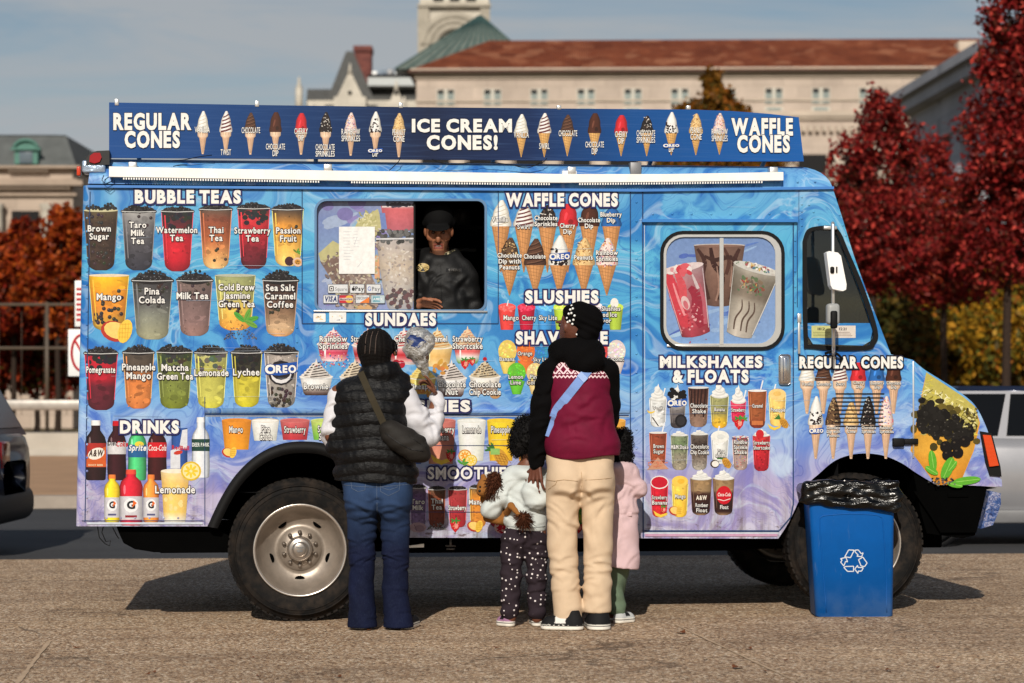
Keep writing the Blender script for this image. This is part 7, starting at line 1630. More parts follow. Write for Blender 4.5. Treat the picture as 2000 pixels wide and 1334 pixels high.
# quilted vest
V_ = Soft(.006); V_.ell(p(728,815), (.195,.15,.24), .03); V_.ell(p(732,882), (.212,.165,.16), .04); V_.cap(p(687,768), p(772,766), .093, .093, .05, .95); V_.cap(p(668,792), p(665,870), .055,.075, .04); V_.cap(p(732,918), p(733,930), .19, .19, .03, .8); V_.cap(p(690,925), p(778,925), .105, .105, .03)
for k in range(12):
    a = 2*math.pi*k/12; V_.ell((p(742,0)[0]+.085*math.cos(a), 12.55+.0+.082*math.sin(a), p(0,727)[2]+.01*math.cos(a)), (.034,.034,.052), .03)
V_.ell(p(775,738,.02), (.075,.06,.04), .03)
zv = p(0,940)[2]
def quilt(X, Y, Z):
    u = (Z+.12*np.abs(X-p(730,0)[0])*(1.2-1.0*(Z-zv)))/.068; q = np.abs(np.sin(math.pi*u))**.55
    return -.0125*q*np.clip((p(0,738)[2]-Z)*12, 0, 1)+.0008*np.sin(X*75+np.floor(u)*2.2)*np.sin(Z*40)+.0012*np.sin(X*150+Z*40+np.floor(u)*3)*np.sin(X*31+np.floor(u)*5)
V_.disp(quilt); V_.cut(lambda X, Y, Z: zv-.004-.05*(X-p(730,0)[0])-Z)
# arm holes
m_vest = NT('black_nylon'); v = m_vest.obj(); n1 = m_vest.noise(m_vest.mp(v,(1,1,2)), 30, 5, .65, .5)
m_vest = m_vest.bsdf(lin((7,7,9)), .5, .25, 0, m_vest.bump(n1, .6, .012))
vest = V_.build('vest', m_vest, woman, it=1)
# crossbody bag
m_bag = fabric('olive_black_nylon', (34,31,28), .3, 180, .7, .2, .25)
G = Soft(.006); rt = Matrix.Rotation(R(33), 4, 'Y')
gy = V_.front(p(775,0)[0], p(0,862)[2], 12.35)
ctr_ = (p(793,0)[0], gy-.02, p(0,863)[2]); G.ell(ctr_, (.155,.075,.075), .03, rt); G.ell((p(812,0)[0], gy+.02, p(0,878)[2]), (.1,.08,.06), .03, rt); G.cap((p(765,0)[0],gy-.02,p(0,838)[2]), (p(815,0)[0],gy+.0,p(0,868)[2]), .055, .06, .03)
G.disp(wrinkle(.002, 70, 50, 1.)); bag = G.build('crossbody_bag', m_bag, org=(p(793,0)[0], gy, p(0,900)[2]))
tag(bag, 'dark olive sling bag worn across the back of the black vest', 'bag')
b = MB(); pts = []
for i in range(15):
    t_ = i/14; px, py = 706+(757-706)*t_, 727+(836-727)*t_; x, z = w1.x(px), w1.z(py); y = V_.front(x, z, None)
    if y is not None: pts.append((x, y-.004, z))
ys = [q[1] for q in pts]; pts = [(q[0], min(ys[max(0,i-2):i+3]), q[2]) for i, q in enumerate(pts)]
ribbon(b, pts, .038, .004); b.build('strap', fabric('olive_webbing', (56,50,38), .4, 400, .8), bag)
b = MB(); stitch(b, G, w1, [(757,845),(780,862),(806,876),(830,880)], .0025, .001); stitch(b, G, w1, [(800,848),(824,866),(836,874)], .002, .001); b.build('zip', m_blk, bag)
# clear bag in the raised hand
CB = Fig(12.66); p2 = CB.p
K_ = Soft(.005); K_.ell(p2(817,672), (.085,.06,.075), .03, Matrix.Rotation(R(25),4,'Y')); K_.ell(p2(808,688), (.075,.05,.04), .03, Matrix.Rotation(R(20),4,'Y')); K_.ell(p2(832,664), (.05,.05,.055), .05); K_.ell(p2(812,652), (.05,.045,.04), .05); K_.cap(p2(818,690), p2(836,744), .062, .008, .03); K_.disp(lambda X, Y, Z: .006*np.abs(np.sin(X*38+Z*30+2*np.sin(Z*30)))+.004*np.sin(X*90-Z*60)*np.sin(Z*50))
t = NT('clear_film'); v = t.obj(); n_ = t.noise(t.mp(v,(1,1,1.6)), 22, 5, .65, 1.6); cf = t.ramp(n_, [(.32, lin((128,122,112))), (.5, lin((158,154,148))), (.64, lin((206,206,206)))])
pb = t.n('ShaderNodeBsdfPrincipled', {'Base Color':cf, 'Roughness':.22, 'Specular IOR Level':.5, 'Normal':t.bump(n_, .4, .02)}); tp = t.n('ShaderNodeBsdfTransparent', {0:(.85,.86,.87,1)})
m1 = t.n('ShaderNodeMixShader', {0:t.ramp(n_, [(.4,.5),(.6,.8)]), 1:tp.outputs[0], 2:pb.outputs[0]}); t.t.links.new(m1.outputs[0], t.out.inputs[0])
cb = K_.build('plastic_bag', t.m, org=p2(836,744), it=1); tag(cb, 'clear plastic bag with a blue patterned label, held up beside the braided head', 'bag')
Z_ = Soft(.006); Z_.ell(p2(812,686), (.07,.045,.034), .02, Matrix.Rotation(R(22),4,'Y')); Z_.cap(p2(804,690), p2(826,698), .034, .036, .02); Z_.chain([p2(824,702),p2(826,720)], [.03,.015], .02); Z_.build('contents', M('brown_snack', (92,70,52), .7, .3, var=.4, nsc=60, bump=.5, bsc=80), cb)
A = Art(0,0); 
def onbag(x, y, l_): q = p2(x,y); yy = K_.front(q[0], q[2], 12.6); return (q[0], yy-.003-l_, q[2])
A.mp_ = onbag; 
def dense(poly, col, S_=None):
    for i in range(1, len(poly)-1):
        a, b_, c_ = poly[0], poly[i], poly[i+1]; n = 4
        g = lambda u, v: (a[0]+(b_[0]-a[0])*u+(c_[0]-a[0])*v, a[1]+(b_[1]-a[1])*u+(c_[1]-a[1])*v)
        for u in range(n):
            for v in range(n-u):
                A.poly([g(u/n,v/n),g((u+1)/n,v/n),g(u/n,(v+1)/n)], col); A.l -= .00006
                if u+v < n-1: A.poly([g((u+1)/n,v/n),g((u+1)/n,(v+1)/n),g(u/n,(v+1)/n)], col); A.l -= .00006
dense([(794,664),(802,654),(818,656),(834,668),(818,680),(800,676)], (40,62,120)); A.l += .0004; dense([(834,668),(847,676),(832,692),(818,680)], (206,210,214)); dense([(812,680),(818,680),(832,690),(826,694)], (30,36,60)); A.l += .0004
for i in range(16): A.ell(rnd.uniform(799,828),rnd.uniform(658,675),2.1,1.9,rnd.choice([(226,232,244),(120,150,210),(90,130,206)]),7)
A.ell(832,674,6,3.5,(36,40,58),10,.4); A.ell(832,674,4,2,(206,210,214),8,.4)
A.build('label', m_print, cb)

# ---------------------------------------------------------------- adult in the maroon vest
w2 = Fig(12.5); p, r = w2.p, w2.r; g2 = gz(p(1125,1228)[0]); SK2 = (98,58,44)
B = Soft(.0055); hc_ = Vector(p(1122,636,.0)); fd = Vector((-.72,.69,0)); fl = Vector((.69,.72,0))
B.ell(hc_, (.078,.085,.112), .02); B.ell(hc_+fd*.045+Vector((0,0,-.045)), (.05,.05,.055), .03); B.ell(hc_+fd*.098+Vector((0,0,-.018)), (.013,.015,.02), .012); B.ell(hc_+fd*.088+Vector((0,0,-.055)), (.024,.018,.008), .008); B.ell(hc_+fd*.088+Vector((0,0,-.068)), (.022,.018,.008), .006)
B.ell(hc_+fd*.075+Vector((0,0,-.092)), (.025,.025,.02), .012); B.ell(hc_+fd*.08+Vector((0,0,.022)), (.05,.02,.012), .02); B.ell(hc_-fl*.078+Vector((0,0,-.012)), (.012,.018,.028), .006)
B.cap(p(1128,700), p(1125,668), .055, .055, .03); B.cap(p(1090,722), p(1180,722), .06, .06, .04, .8); B.cap(p(1130,740), p(1134,890), .13, .13, .05, .7); B.cap(p(1105,930), p(1162,930), .1, .1, .04, .8)
B.chain([p(1099,950),p(1098,1080),p(1110,1205)], [.08,.058,.042], .03); B.chain([p(1168,950),p(1167,1080),p(1168,1205)], [.08,.058,.042], .03); B.cap(p(1110,1212), p(1075,1216,.06), .036, .03, .02); B.cap(p(1168,1212), p(1166,1216,.12), .036, .03, .02)
B.chain([p(1075,722),p(1054,822,-.02),p(1047,905,.02)], [.05,.042,.03], .02); B.chain([p(1190,722),p(1196,800,.12),p(1190,850,.28)], [.05,.042,.03], .02)
hand(B, p(1047,906,.02), (-.05,-.12,-1), (.55,.75,0), -1, .185, (.15,.22,.3,.38), .35, .16)
hand(B, p(1189,852,.3), (-.2,.9,.1), (0,.1,-1), -1, .18)
man = B.build('person', m_skin, org=(p(1130,0)[0], 12.5, g2), col=flat(SK2))
tag(man, 'tall person in maroon vest, black hood and sleeves and cream trousers, back to the camera', 'person')
b = MB()
for u in (-.028,.03): 
    e = hc_+fd*.083+fl*u+Vector((0,0,.004)); bm = bmesh.new(); bmesh.ops.create_uvsphere(bm, u_segments=10, v_segments=8, radius=.012); b.bm(bm, 0, Matrix.Translation(e))
b.build('eyes', M('eye_dark', (40,30,28), .2, .5), man)
H_ = Soft(.0055); H_.ell(Vector(p(1136,621)), (.108,.115,.088), .02); H_.ell(p(1157,630,-.04), (.062,.07,.078), .03); H_.ell(p(1128,608,.0), (.075,.09,.045), .03); H_.cap(p(1142,655,-.05), p(1150,660,-.03), .055, .05, .03)
H_.disp(lambda X, Y, Z: .0028*np.sin((X*.8+Z*.9)*85+4*np.sin(Z*22))); wrap_o = H_.build('head_wrap', fabric('black_cotton', (7,6,7), .3, 200, .9, .2, .08), man)
b = MB(); pts_ = [(1116,598),(1113,606),(1110,614),(1107,622),(1118,604),(1115,613),(1112,628),(1117,634),(1114,642),(1120,648),(1126,654),(1108,630),(1121,618),(1119,626)]
for px, py in pts_:
    x, z = w2.x(px), w2.z(py); y = H_.front(x, z)
    if y is None: continue
    bm = bmesh.new(); bmesh.ops.create_icosphere(bm, subdivisions=1, radius=.0078); b.bm(bm, 0, Matrix.Translation((x,y,z)))
b.build('bandana_dots', m_white, wrap_o)
T_ = Soft(.0065)                                                    # cream trousers
T_.ell(p(1106,935,-.01), (.115,.14,.15), .03); T_.ell(p(1161,935,-.01), (.115,.14,.15), .03); T_.cap(p(1100,893), p(1166,893), .095, .095, .04, 1.1)
T_.chain([p(1100,955),p(1098,1060),p(1105,1150),p(1111,1206)], [.098,.084,.079,.083], .018); T_.chain([p(1167,955),p(1168,1060),p(1167,1140),p(1166,1190)], [.098,.082,.078,.082], .018)
T_.disp(lambda X, Y, Z: .0016*np.sin(Z*44+7*np.sin(X*11+1)+Y*10)*np.clip(1.5-np.abs(Z-p(0,1110)[2])*2.6, .35, 1)+.0014*np.sin(X*52-Z*34+3*np.sin(Z*9)))
rfold(T_, w2, 1066,1132,1080,1140,9,8,14,28,.0038,4,11); rfold(T_, w2, 1138,1198,1080,1140,9,-8,14,28,.0038,4,12); rfold(T_, w2, 1070,1130,970,1050,6,-40,14,34,.004,4,13); rfold(T_, w2, 1138,1198,970,1050,6,40,14,34,.004,4,14); rfold(T_, w2, 1078,1195,1150,1205,9,4,18,24,.0034,4,15); fold(T_, w2, [(1104,968,24,-14,.011,6),(1166,962,26,14,.011,6),(1134,950,18,86,.012,6),(1122,965,12,40,.008,4),(1146,965,12,-40,.008,4)])
T_.cut(lambda X, Y, Z: (g2+.05+np.where(X>p(1138,0)[0],.045,0.))-Z)
m_cream = fabric('cream_twill', (204,180,152), .25, 320, .9, .07)
to = T_.build('trousers', m_cream, man)
b = MB()
for poly_ in ([(1066,936),(1082,938),(1100,935),(1127,938)],[(1070,955),(1084,944),(1088,936)],[(1142,936),(1198,932)],[(1134,920),(1136,945),(1132,962)],[(1064,958),(1066,1080),(1075,1190)],[(1199,950),(1198,1080),(1196,1180)]): stitch(b, T_, w2, poly_, .0014)
b.build('seams', M('cream_seam', (176,146,112), .9), to)
s_ = sneaker(w2, 'shoe', man, p(1140,1226,-.06), p(1055,1226,.0), .105, .1, (22,22,24), accent=(214,210,204)); sneaker(w2, 'shoe', man, p(1170,1224,-.1), p(1166,1224,.19), .14, .115, (22,22,24))
JK = Soft(.0065)                                                    # black hooded jacket
JK.chain([p(1078,725),p(1062,785,-.02),p(1056,825,-.025),p(1047,903,.02)], [.078,.07,.062,.046], .02); JK.chain([p(1184,725),p(1190,790,.08),p(1190,820,.14),p(1190,850,.25)], [.075,.065,.058,.046], .02); JK.disp(wrinkle(.003, 52, 34)); rfold(JK, w2, 1035,1085,730,900,18,15,28,16,.007,4,61);
JK.cap(p(1090,735), p(1178,735), .075, .075, .03, .8)
for k in range(12):
    a = 2*math.pi*k/12; JK.ell((p(1128,0)[0]+.1*math.cos(a), 12.5+.005+.085*math.sin(a), p(0,683)[2]-.012*math.sin(a)+.0*math.cos(a)), (.05,.05,.05), .04)
JK.ell(p(1140,702,-.1), (.115,.07,.085), .05, Matrix.Rotation(R(8),4,'Y')); JK.ell(p(1090,690,-.02), (.05,.07,.05), .04)
m_blackc = fabric('black_jersey', (6,5,6), .3, 200, .9, .2, .1)
JK.build('hooded_jacket', m_blackc, man)
VM = Soft(.0065); VM.ell(p(1130,775), (.178,.15,.26), .03); VM.ell(p(1137,866), (.198,.155,.14), .06); VM.ell(p(1134,825), (.186,.15,.2), .05); VM.cap(p(1094,728), p(1172,728), .075, .075, .05, .9); VM.cap(p(1112,872), p(1165,886), .13, .13, .05, 1.05)
VM.disp(lambda X, Y, Z: -.004*np.abs(np.sin((Z-.13*0)*19))**.6+.0024*np.sin(X*30+Z*52+3*np.sin(Z*15))*np.clip((p(0,770)[2]-Z)*5, .2, 1)); zc_ = p(0,893)[2]
rfold(VM, w2, 1080,1200,760,880,16,15,40,22,.0045,5,71);
VM.cut(lambda X, Y, Z: zc_-Z+.012*np.sin(X*14)); VM.cut(lambda X, Y, Z: np.abs(X-p(1134,0)[0])-(.152+np.clip((p(0,700)[2]+.02-Z)*.3, -.05, .3)))
t = NT('maroon_padded'); v = t.obj(); sp = t.n('ShaderNodeSeparateXYZ', {0:v}).outputs; zl = p(0,740)[2]-g2; zh = p(0,703)[2]-g2
n1 = t.noise(v, 14, 4, .6); base = t.mix(1., lin((104,10,44)), t.ramp(n1, [(.3,.84),(.7,1.1)]), 'MULTIPLY')
inb = t.math('MULTIPLY', t.math('GREATER_THAN', sp[2], zl), t.math('LESS_THAN', sp[2], zh))
tri = lambda o, per: t.math('ABSOLUTE', t.math('SUBTRACT', t.math('FRACT', t.math('DIVIDE', o, per)), .5))
dia = t.math('ADD', tri(sp[0], .044), tri(t.math('SUBTRACT', sp[2], zl), .052))
l1 = t.math('LESS_THAN', t.math('ABSOLUTE', t.math('SUBTRACT', dia, .5)), .13); l2 = t.math('LESS_THAN', t.math('ABSOLUTE', t.math('SUBTRACT', dia, .12)), .08)
up_ = t.math('GREATER_THAN', sp[2], zl+.026); zig = t.math('LESS_THAN', t.math('ABSOLUTE', t.math('SUBTRACT', t.math('SUBTRACT', sp[2], zl+.006), t.math('MULTIPLY', tri(sp[0], .022), .022))), .0045)
pat = t.math('ADD', t.math('MULTIPLY', up_, t.math('MAXIMUM', l1, l2)), t.math('MULTIPLY', t.math('SUBTRACT', 1., up_), zig))
pat = t.math('MINIMUM', t.math('MULTIPLY', inb, pat), 1.)
vm = VM.build('vest', t.bsdf(t.mix(pat, base, lin((226,200,204))), .75, .2, 0, t.bump(n1, .25, .01)), man)
b = MB(); pts = []
for i in range(22):
    t_ = i/21
    px, py = (1148+(1086-1148)*t_/.6, 722+(800-722)*t_/.6) if t_ < .6 else (1086+(1069-1086)*(t_-.6)/.4, 800+(852-800)*(t_-.6)/.4)
    x, z = w2.x(px), w2.z(py); y = VM.front(x, z, None)
    if y is not None: pts.append((x, y-.004, z))
sb = MB(); ribbon(sb, pts[:16], .05, .004); ribbon(sb, [(q[0],q[1]-.002,q[2]) for q in pts[14:]], .028, .004)
strap = sb.build('bag_strap', fabric('pale_blue_webbing', (120,150,206), .3, 300, .7, .1), org=pts[8] if pts else p(1110,780))
tag(strap, 'pale blue bag strap slung across the maroon vest', 'bag strap')
b = MB(); x, z = w2.x(1136), w2.z(737); y = VM.front(x, z, 12.34); ribbon(b, [(x+.012,y-.011,z+.012),(x-.012,y-.012,z-.012)], .054, .004); b.build('slider', M('strap_slider', (150,176,224), .4, .4), strap)

# ---------------------------------------------------------------- child in the grey hoodie
w3 = Fig(12.66); p, r = w3.p, w3.r; g3 = gz(p(1020,0)[0])
B = Soft(.005); B.ell(p(1034,862), (.075,.085,.095), .02); B.cap(p(1030,915), p(1032,885), .04,.04, .02); B.cap(p(1028,930), p(1028,1020), .085, .085, .03, .8); B.chain([p(1007,1040),p(1000,1120),p(997,1205)], [.055,.045,.032], .02); B.chain([p(1048,1040),p(1048,1120),p(1049,1205)], [.055,.045,.032], .02)
B.ell(p(1005,868,.02), (.01,.015,.02), .006); B.ell(p(1012,884,.05), (.03,.03,.03), .02)
B.chain([p(1000,932),p(958,992),p(990,1003,.1)], [.035,.03,.022], .02); B.chain([p(1055,935),p(1066,990,.05),p(1050,985,.15)], [.035,.03,.022], .02); B.cap(p(997,1210), p(985,1213,.08), .025, .02, .01); B.cap(p(1049,1210), p(1050,1213,.08), .025, .02, .01)
hand(B, p(992,1003,.11), (1,.2,.15), (0,.4,1), 1, .11, (.7,.8,.9,.9), .6, .1, .0065); hand(B, p(1048,984,.16), (-1,.2,.1), (0,.4,1), -1, .11, (.7,.8,.9,.9), .6, .1, .0065)
kid = B.build('person', m_skin, org=(p(1024,0)[0], 12.66, g3), col=flat((110,68,50)))
tag(kid, 'small child with curly black hair, pale grey hoodie and dark dotted trousers', 'person')
def afro(name, blobs, parent, n=5200):
    S_ = Soft(.006)
    for c_, r_ in blobs: S_.ell(c_, r_, .02)
    S_.disp(lambda X, Y, Z: .006*np.sin(X*95+3*np.sin(Z*60))*np.sin(Z*88+2)*np.sin(Y*90)); m_h = bpy.data.materials.get('curly_hair') or fabric('curly_hair', (10,8,8), .8, 90, .7, .3, .2)
    o = S_.build(name, m_h, parent, it=1); V = np.array(S_.surf(0)[0]); V = V[RNG.integers(0, len(V), n)]; cs_ = np.array([np.array(c_) for c_, _ in blobs]); b = MB()
    for q in V[:1400]:
        c_ = cs_[np.argmin(((cs_-q)**2).sum(1))]; d = Vector(q-c_).normalized(); u = d.orthogonal().normalized(); w_ = d.cross(u); a0 = RNG.random()*6; pts = []
        for k in range(5): a = a0+k*1.3; pts.append(Vector(q)+d*(k*.0045-.002)+(u*math.cos(a)+w_*math.sin(a))*.0045)
        b.tube(pts, .0016, 3, cap=False)
    b.build('curls', m_h, o); return o
afro('curly_hair', [(p(1037,852,-.01), (.112,.11,.105)), (p(1012,868,-.02), (.05,.07,.07)), (p(1050,880,-.04), (.06,.06,.06)), (p(1030,830,0), (.07,.08,.05))], kid)
HD = Soft(.006); HD.cap(p(1022,945), p(1027,1018), .105, .122, .03, .8); HD.cap(p(1004,933), p(1052,933), .068, .068, .04, .9); HD.chain([p(1000,938),p(978,968,-.01),p(957,995,.0)], [.066,.064,.05], .02); HD.chain([p(957,997),p(985,1003,.09)], [.052,.042], .02); HD.chain([p(1055,940),p(1068,990,.05),p(1055,985,.13)], [.062,.052,.042], .02)
HD.ell(p(1048,962,-.105), (.085,.055,.095), .035); HD.ell(p(1030,925,-.04), (.085,.08,.04), .04); HD.disp(wrinkle(.0026, 55, 32, .6)); rfold(HD, w3, 950,1000,935,1005,12,48,20,18,.0055,3.5,31); rfold(HD, w3, 990,1065,940,1030,14,20,40,18,.0045,3.5,32);
HD.cut(lambda X, Y, Z: p(0,1037)[2]-Z)
HD.cap(p(1027,1024), p(1027,1034), .114, .11, .01, .82)
m_hood = fabric('grey_fleece', (196,202,200), .25, 200, .95, .06)
hd = HD.build('hoodie', m_hood, kid)
b = MB(); stitch(b, HD, w3, [(990,1026),(1026,1030),(1064,1027)], .0018); b.build('hem_seam', M('hood_seam', (140,146,146), .9), hd)
PT = Soft(.006); PT.ell(p(1024,1050,-.005), (.128,.1,.1), .03); PT.chain([p(1002,1062),p(998,1130),p(996,1192)], [.073,.058,.054], .015); PT.chain([p(1047,1062),p(1048,1130),p(1049,1194)], [.07,.057,.052], .015)
PT.disp(wrinkle(.0032, 58, 40, .3)); rfold(PT, w3, 984,1066,1050,1110,16,0,22,16,.005,3.2,41); rfold(PT, w3, 984,1066,1110,1195,22,0,16,13,.005,3,42); fold(PT, w3, [(1024,1070,14,88,.01,4)]);
PT.cut(lambda X, Y, Z: Z-p(0,1030)[2])
t = NT('dotted_leggings'); v = t.obj(); vo = t.n('ShaderNodeTexVoronoi', {'Vector':t.mp(v,(1,.35,1)), 'Scale':34., 'Randomness':.7}).outputs['Distance']; n1 = t.noise(v, 200, 3)
PT.build('trousers', t.bsdf(t.mix(t.math('LESS_THAN', vo, .19), lin((46,38,44)), lin((214,206,206))), .9, .1, 0, t.bump(n1, .25, .005)), kid)
sneaker(w3, 'shoe', kid, p(1003,1222,-.02), p(972,1222,.07), .07, .055, (150,110,140), accent=(28,26,28)); sneaker(w3, 'shoe', kid, p(1052,1220,-.02), p(1044,1220,.13), .07, .055, (40,38,44), accent=(200,196,200))
# toy lion under the arm
LN = Soft(.005); LN.ell(p(948,952,-.01), (.05,.05,.058), .02); LN.ell(p(940,960,-.03), (.026,.03,.024), .015); LN.ell(p(944,931,-.02), (.016,.012,.018), .008); LN.ell(p(962,929,.0), (.016,.012,.018), .008)
LN.chain([p(953,975,.05),p(964,1000,.07),p(985,1012,.04)], [.045,.055,.045], .02); LN.cap(p(952,1012,.05), p(975,1016,.02), .026, .028, .015); LN.cap(p(990,1015,.03), p(1000,1004,-.02), .03, .022, .015); LN.chain([p(998,985,-.13),p(1006,994,-.15),p(1014,1004,-.16)], [.016,.014,.012], .01); LN.cap(p(990,1000,-.05), p(998,986,-.13), .02, .016, .02)
lion = LN.build('toy_lion', fabric('tan_plush', (140,92,46), .5, 150, .95, .15), org=p(960,1020), it=1); tag(lion, 'stuffed toy lion with a brown mane clutched under the child\'s arm', 'toy')
def tuft(name, c_, r_, n, ln, parent, cols):
    S_ = Soft(.006); S_.ell(c_, r_, .01); mt = bpy.data.materials.get('brown_mane') or fabric('brown_mane', (74,40,24), .7, 90, .9, .35); o = S_.build(name, mt, parent); b = MB(); c_ = np.array(c_)
    for _ in range(n):
        d = RNG.normal(size=3); d /= np.linalg.norm(d); q = Vector(c_+d*np.array(r_)); dv = Vector(d); e = q+dv*ln*RNG.uniform(.5,1.2)+Vector((RNG.normal()*.006,RNG.normal()*.006,-ln*.5)); b.tube([q, q.lerp(e,.5)+dv*.004, e], [.0022,.0018,.0006], 3, cap=False)
    b.build('strands', mt, o)
tuft('mane', p(966,951,-.012), (.056,.062,.078), 1500, .021, lion, None); tuft('tail_tuft', p(1022,1010,-.16), (.026,.022,.03), 320, .035, lion, None)
b = MB()
for px, py in ((938,950),(950,949)): bm = bmesh.new(); bmesh.ops.create_icosphere(bm, subdivisions=2, radius=.006); b.bm(bm, 0, Matrix.Translation(p(px,py,-.057)))
bm = bmesh.new(); bmesh.ops.create_icosphere(bm, subdivisions=2, radius=.008); b.bm(bm, 0, Matrix.Translation(p(937,958,-.058))); b.build('eyes_and_nose', m_blk, lion)

# ---------------------------------------------------------------- child in the pink coat
w4 = Fig(12.86); p, r = w4.p, w4.r; g4 = gz(p(1212,0)[0])
B = Soft(.005); B.ell(p(1202,876,.03), (.072,.082,.092), .02); B.cap(p(1206,915,.02), p(1204,895,.02), .04, .04, .02); B.cap(p(1210,930), p(1210,1060), .08, .09, .03, .8); B.chain([p(1206,1070),p(1197,1140,.02),p(1208,1200,-.03)], [.055,.042,.03], .02); B.chain([p(1214,1070),p(1206,1135,.05),p(1196,1200,.1)], [.055,.042,.03], .02)
B.chain([p(1228,928),p(1246,955,.0),p(1228,948,.18)], [.035,.03,.022], .02); B.chain([p(1190,928),p(1180,960,.03),p(1195,950,.2)], [.035,.03,.022], .02); B.cap(p(1206,1206,-.03), p(1222,1210,.04), .025,.02,.01); B.cap(p(1196,1206,.1), p(1200,1210,.18), .025,.02,.01)
hand(B, p(1227,947,.19), (-.5,.8,.2), (0,.2,1), 1, .11, (.5,.6,.6,.6), .6, .1, .0065); hand(B, p(1196,949,.21), (.3,.8,.2), (0,.2,1), -1, .11, (.5,.6,.6,.6), .6, .1, .0065)
kid2 = B.build('person', m_skin, org=(p(1210,0)[0], 12.86, g4), col=flat((110,68,50))); tag(kid2, 'small child in long pink coat and sage green trousers half hidden by the cream trousers', 'person')
afro('curly_hair', [(p(1204,874,.03), (.088,.09,.1)), (p(1217,853,.0), (.046,.046,.046)), (p(1222,870,.01), (.03,.03,.03)), (p(1215,893,.0), (.06,.06,.045))], kid2)
b = MB(); bm = bmesh.new(); bmesh.ops.create_icosphere(bm, subdivisions=2, radius=.012); b.bm(bm, 0, Matrix.Translation(p(1212,868,-.04))); b.build('hair_tie', M('sage_tie', (96,110,86), .7), kid2)
CT = Soft(.006); CT.cap(p(1210,932), p(1212,1000), .088, .1, .03, .85); CT.cap(p(1192,925), p(1228,925), .06, .06, .04); CT.cap(p(1212,1000), p(1210,1105), .1, .118, .02, .85); CT.chain([p(1230,930),p(1246,956,-.005)], [.06,.05], .02); CT.chain([p(1246,956,-.005),p(1230,948,.16)], [.052,.042], .02); CT.chain([p(1190,930),p(1182,962,.03),p(1194,952,.18)], [.06,.05,.042], .02)
CT.disp(wrinkle(.003, 46, 30, 1.4)); CT.disp(lambda X, Y, Z: .006*np.exp(-((Z-p(0,1004)[2])/.006)**2)); CT.cut(lambda X, Y, Z: p(0,1108)[2]-Z-.12*(X-p(1210,0)[0])); rfold(CT, w4, 1180,1250,915,1000,16,60,30,14,.0045,3,51); rfold(CT, w4, 1190,1236,1005,1100,8,70,20,22,.004,4,52);
CT.ell(p(1208,915,-.05), (.075,.05,.04), .03)
m_pink = fabric('pink_canvas', (204,176,179), .25, 220, .85, .06)
ct = CT.build('coat', m_pink, kid2)
b = MB(); q = p(1229,1003,-.1); yq = CT.front(q[0], q[2], q[1]); b.bevbox(q[0]-.024, q[0]+.012, yq-.008, yq+.01, q[2]-.012, q[2]+.012, .003); stitch(b, CT, w4, [(1196,1108),(1232,1112)], .0014); b.build('coat_tab', m_pink, ct)
LG = Soft(.0055); LG.chain([p(1206,1080),p(1197,1142,.02),p(1207,1190,-.03)], [.066,.056,.047], .015); LG.chain([p(1214,1080),p(1206,1135,.05),p(1197,1190,.1)], [.066,.055,.046], .015); LG.disp(wrinkle(.0032, 62, 40, .9)); LG.build('trousers', fabric('sage_cotton', (96,112,92), .3, 240, .9, .12), kid2)
sneaker(w4, 'shoe', kid2, p(1200,1214,-.07), p(1238,1214,.03), .07, .055, (176,178,178), accent=(26,26,28)); sneaker(w4, 'shoe', kid2, p(1192,1212,.08), p(1204,1212,.18), .07, .055, (60,60,62))

# ---------------------------------------------------------------- vendor leaning at the open window
w5 = Fig(13.28); p, r = w5.p, w5.r; SK5 = (150,98,72)
B = Soft(.0045); hc_ = Vector(p(857,450,-.015)); tl = Matrix.Rotation(R(18), 4, 'X')
def hp(x, y, z): return hc_+(tl @ Vector((x,y,z)))
B.ell(hc_, (.074,.09,.11), .02, tl); B.ell(hp(0,-.045,-.075), (.055,.05,.055), .03, tl); B.ell(hp(0,-.07,-.115), (.03,.026,.022), .02); B.ell(hp(0,-.1,-.032), (.015,.02,.024), .012, tl); B.ell(hp(.012,-.092,-.04), (.009,.01,.009), .006); B.ell(hp(-.012,-.092,-.04), (.009,.01,.009), .006); B.cap(hp(0,-.085,.012), hp(0,-.1,-.02), .008, .011, .01)
B.cap(hp(-.04,-.075,.022), hp(.04,-.075,.022), .013, .013, .015); B.cap(hp(-.024,-.083,-.066), hp(.024,-.083,-.066), .0075, .0075, .006); B.cap(hp(-.02,-.082,-.087), hp(.02,-.082,-.087), .008, .008, .006); B.ell(hp(0,-.094,-.077), (.021,.014,.006), .003, tl, 's')
for sx_ in (-1,1):
    B.ell(hp(sx_*.03,-.083,.006), (.016,.012,.01), .006, tl, 's'); B.ell(hp(sx_*.046,-.055,-.03), (.025,.025,.022), .02); B.ell(hp(sx_*.078,.008,-.012), (.012,.02,.032), .008, tl)
B.cap(p(860,515,.04), p(858,485,.05), .058, .058, .03); B.cap(p(835,535), p(895,535), .07, .07, .04, .8); B.cap(p(866,540), p(870,700,.08), .14, .15, .05, .7); B.chain([p(828,535),p(812,590,.0),p(817,596,-.12)], [.05,.042,.03], .02); B.chain([p(905,535),p(922,612,.04),p(915,690,.02)], [.05,.042,.03], .02)
B.cap(p(855,700,.1), p(852,930,.12), .085, .06, .04); B.cap(p(885,700,.1), p(888,930,.12), .085, .06, .04)
hand(B, p(816,593,-.125), (1,-.08,-.02), (.1,-.5,-.8), -1, .175, (.35,.45,.5,.55), .6, .2); hand(B, p(915,692,.02), (-.1,-.1,-1), (-1,0,0), -1, .17)
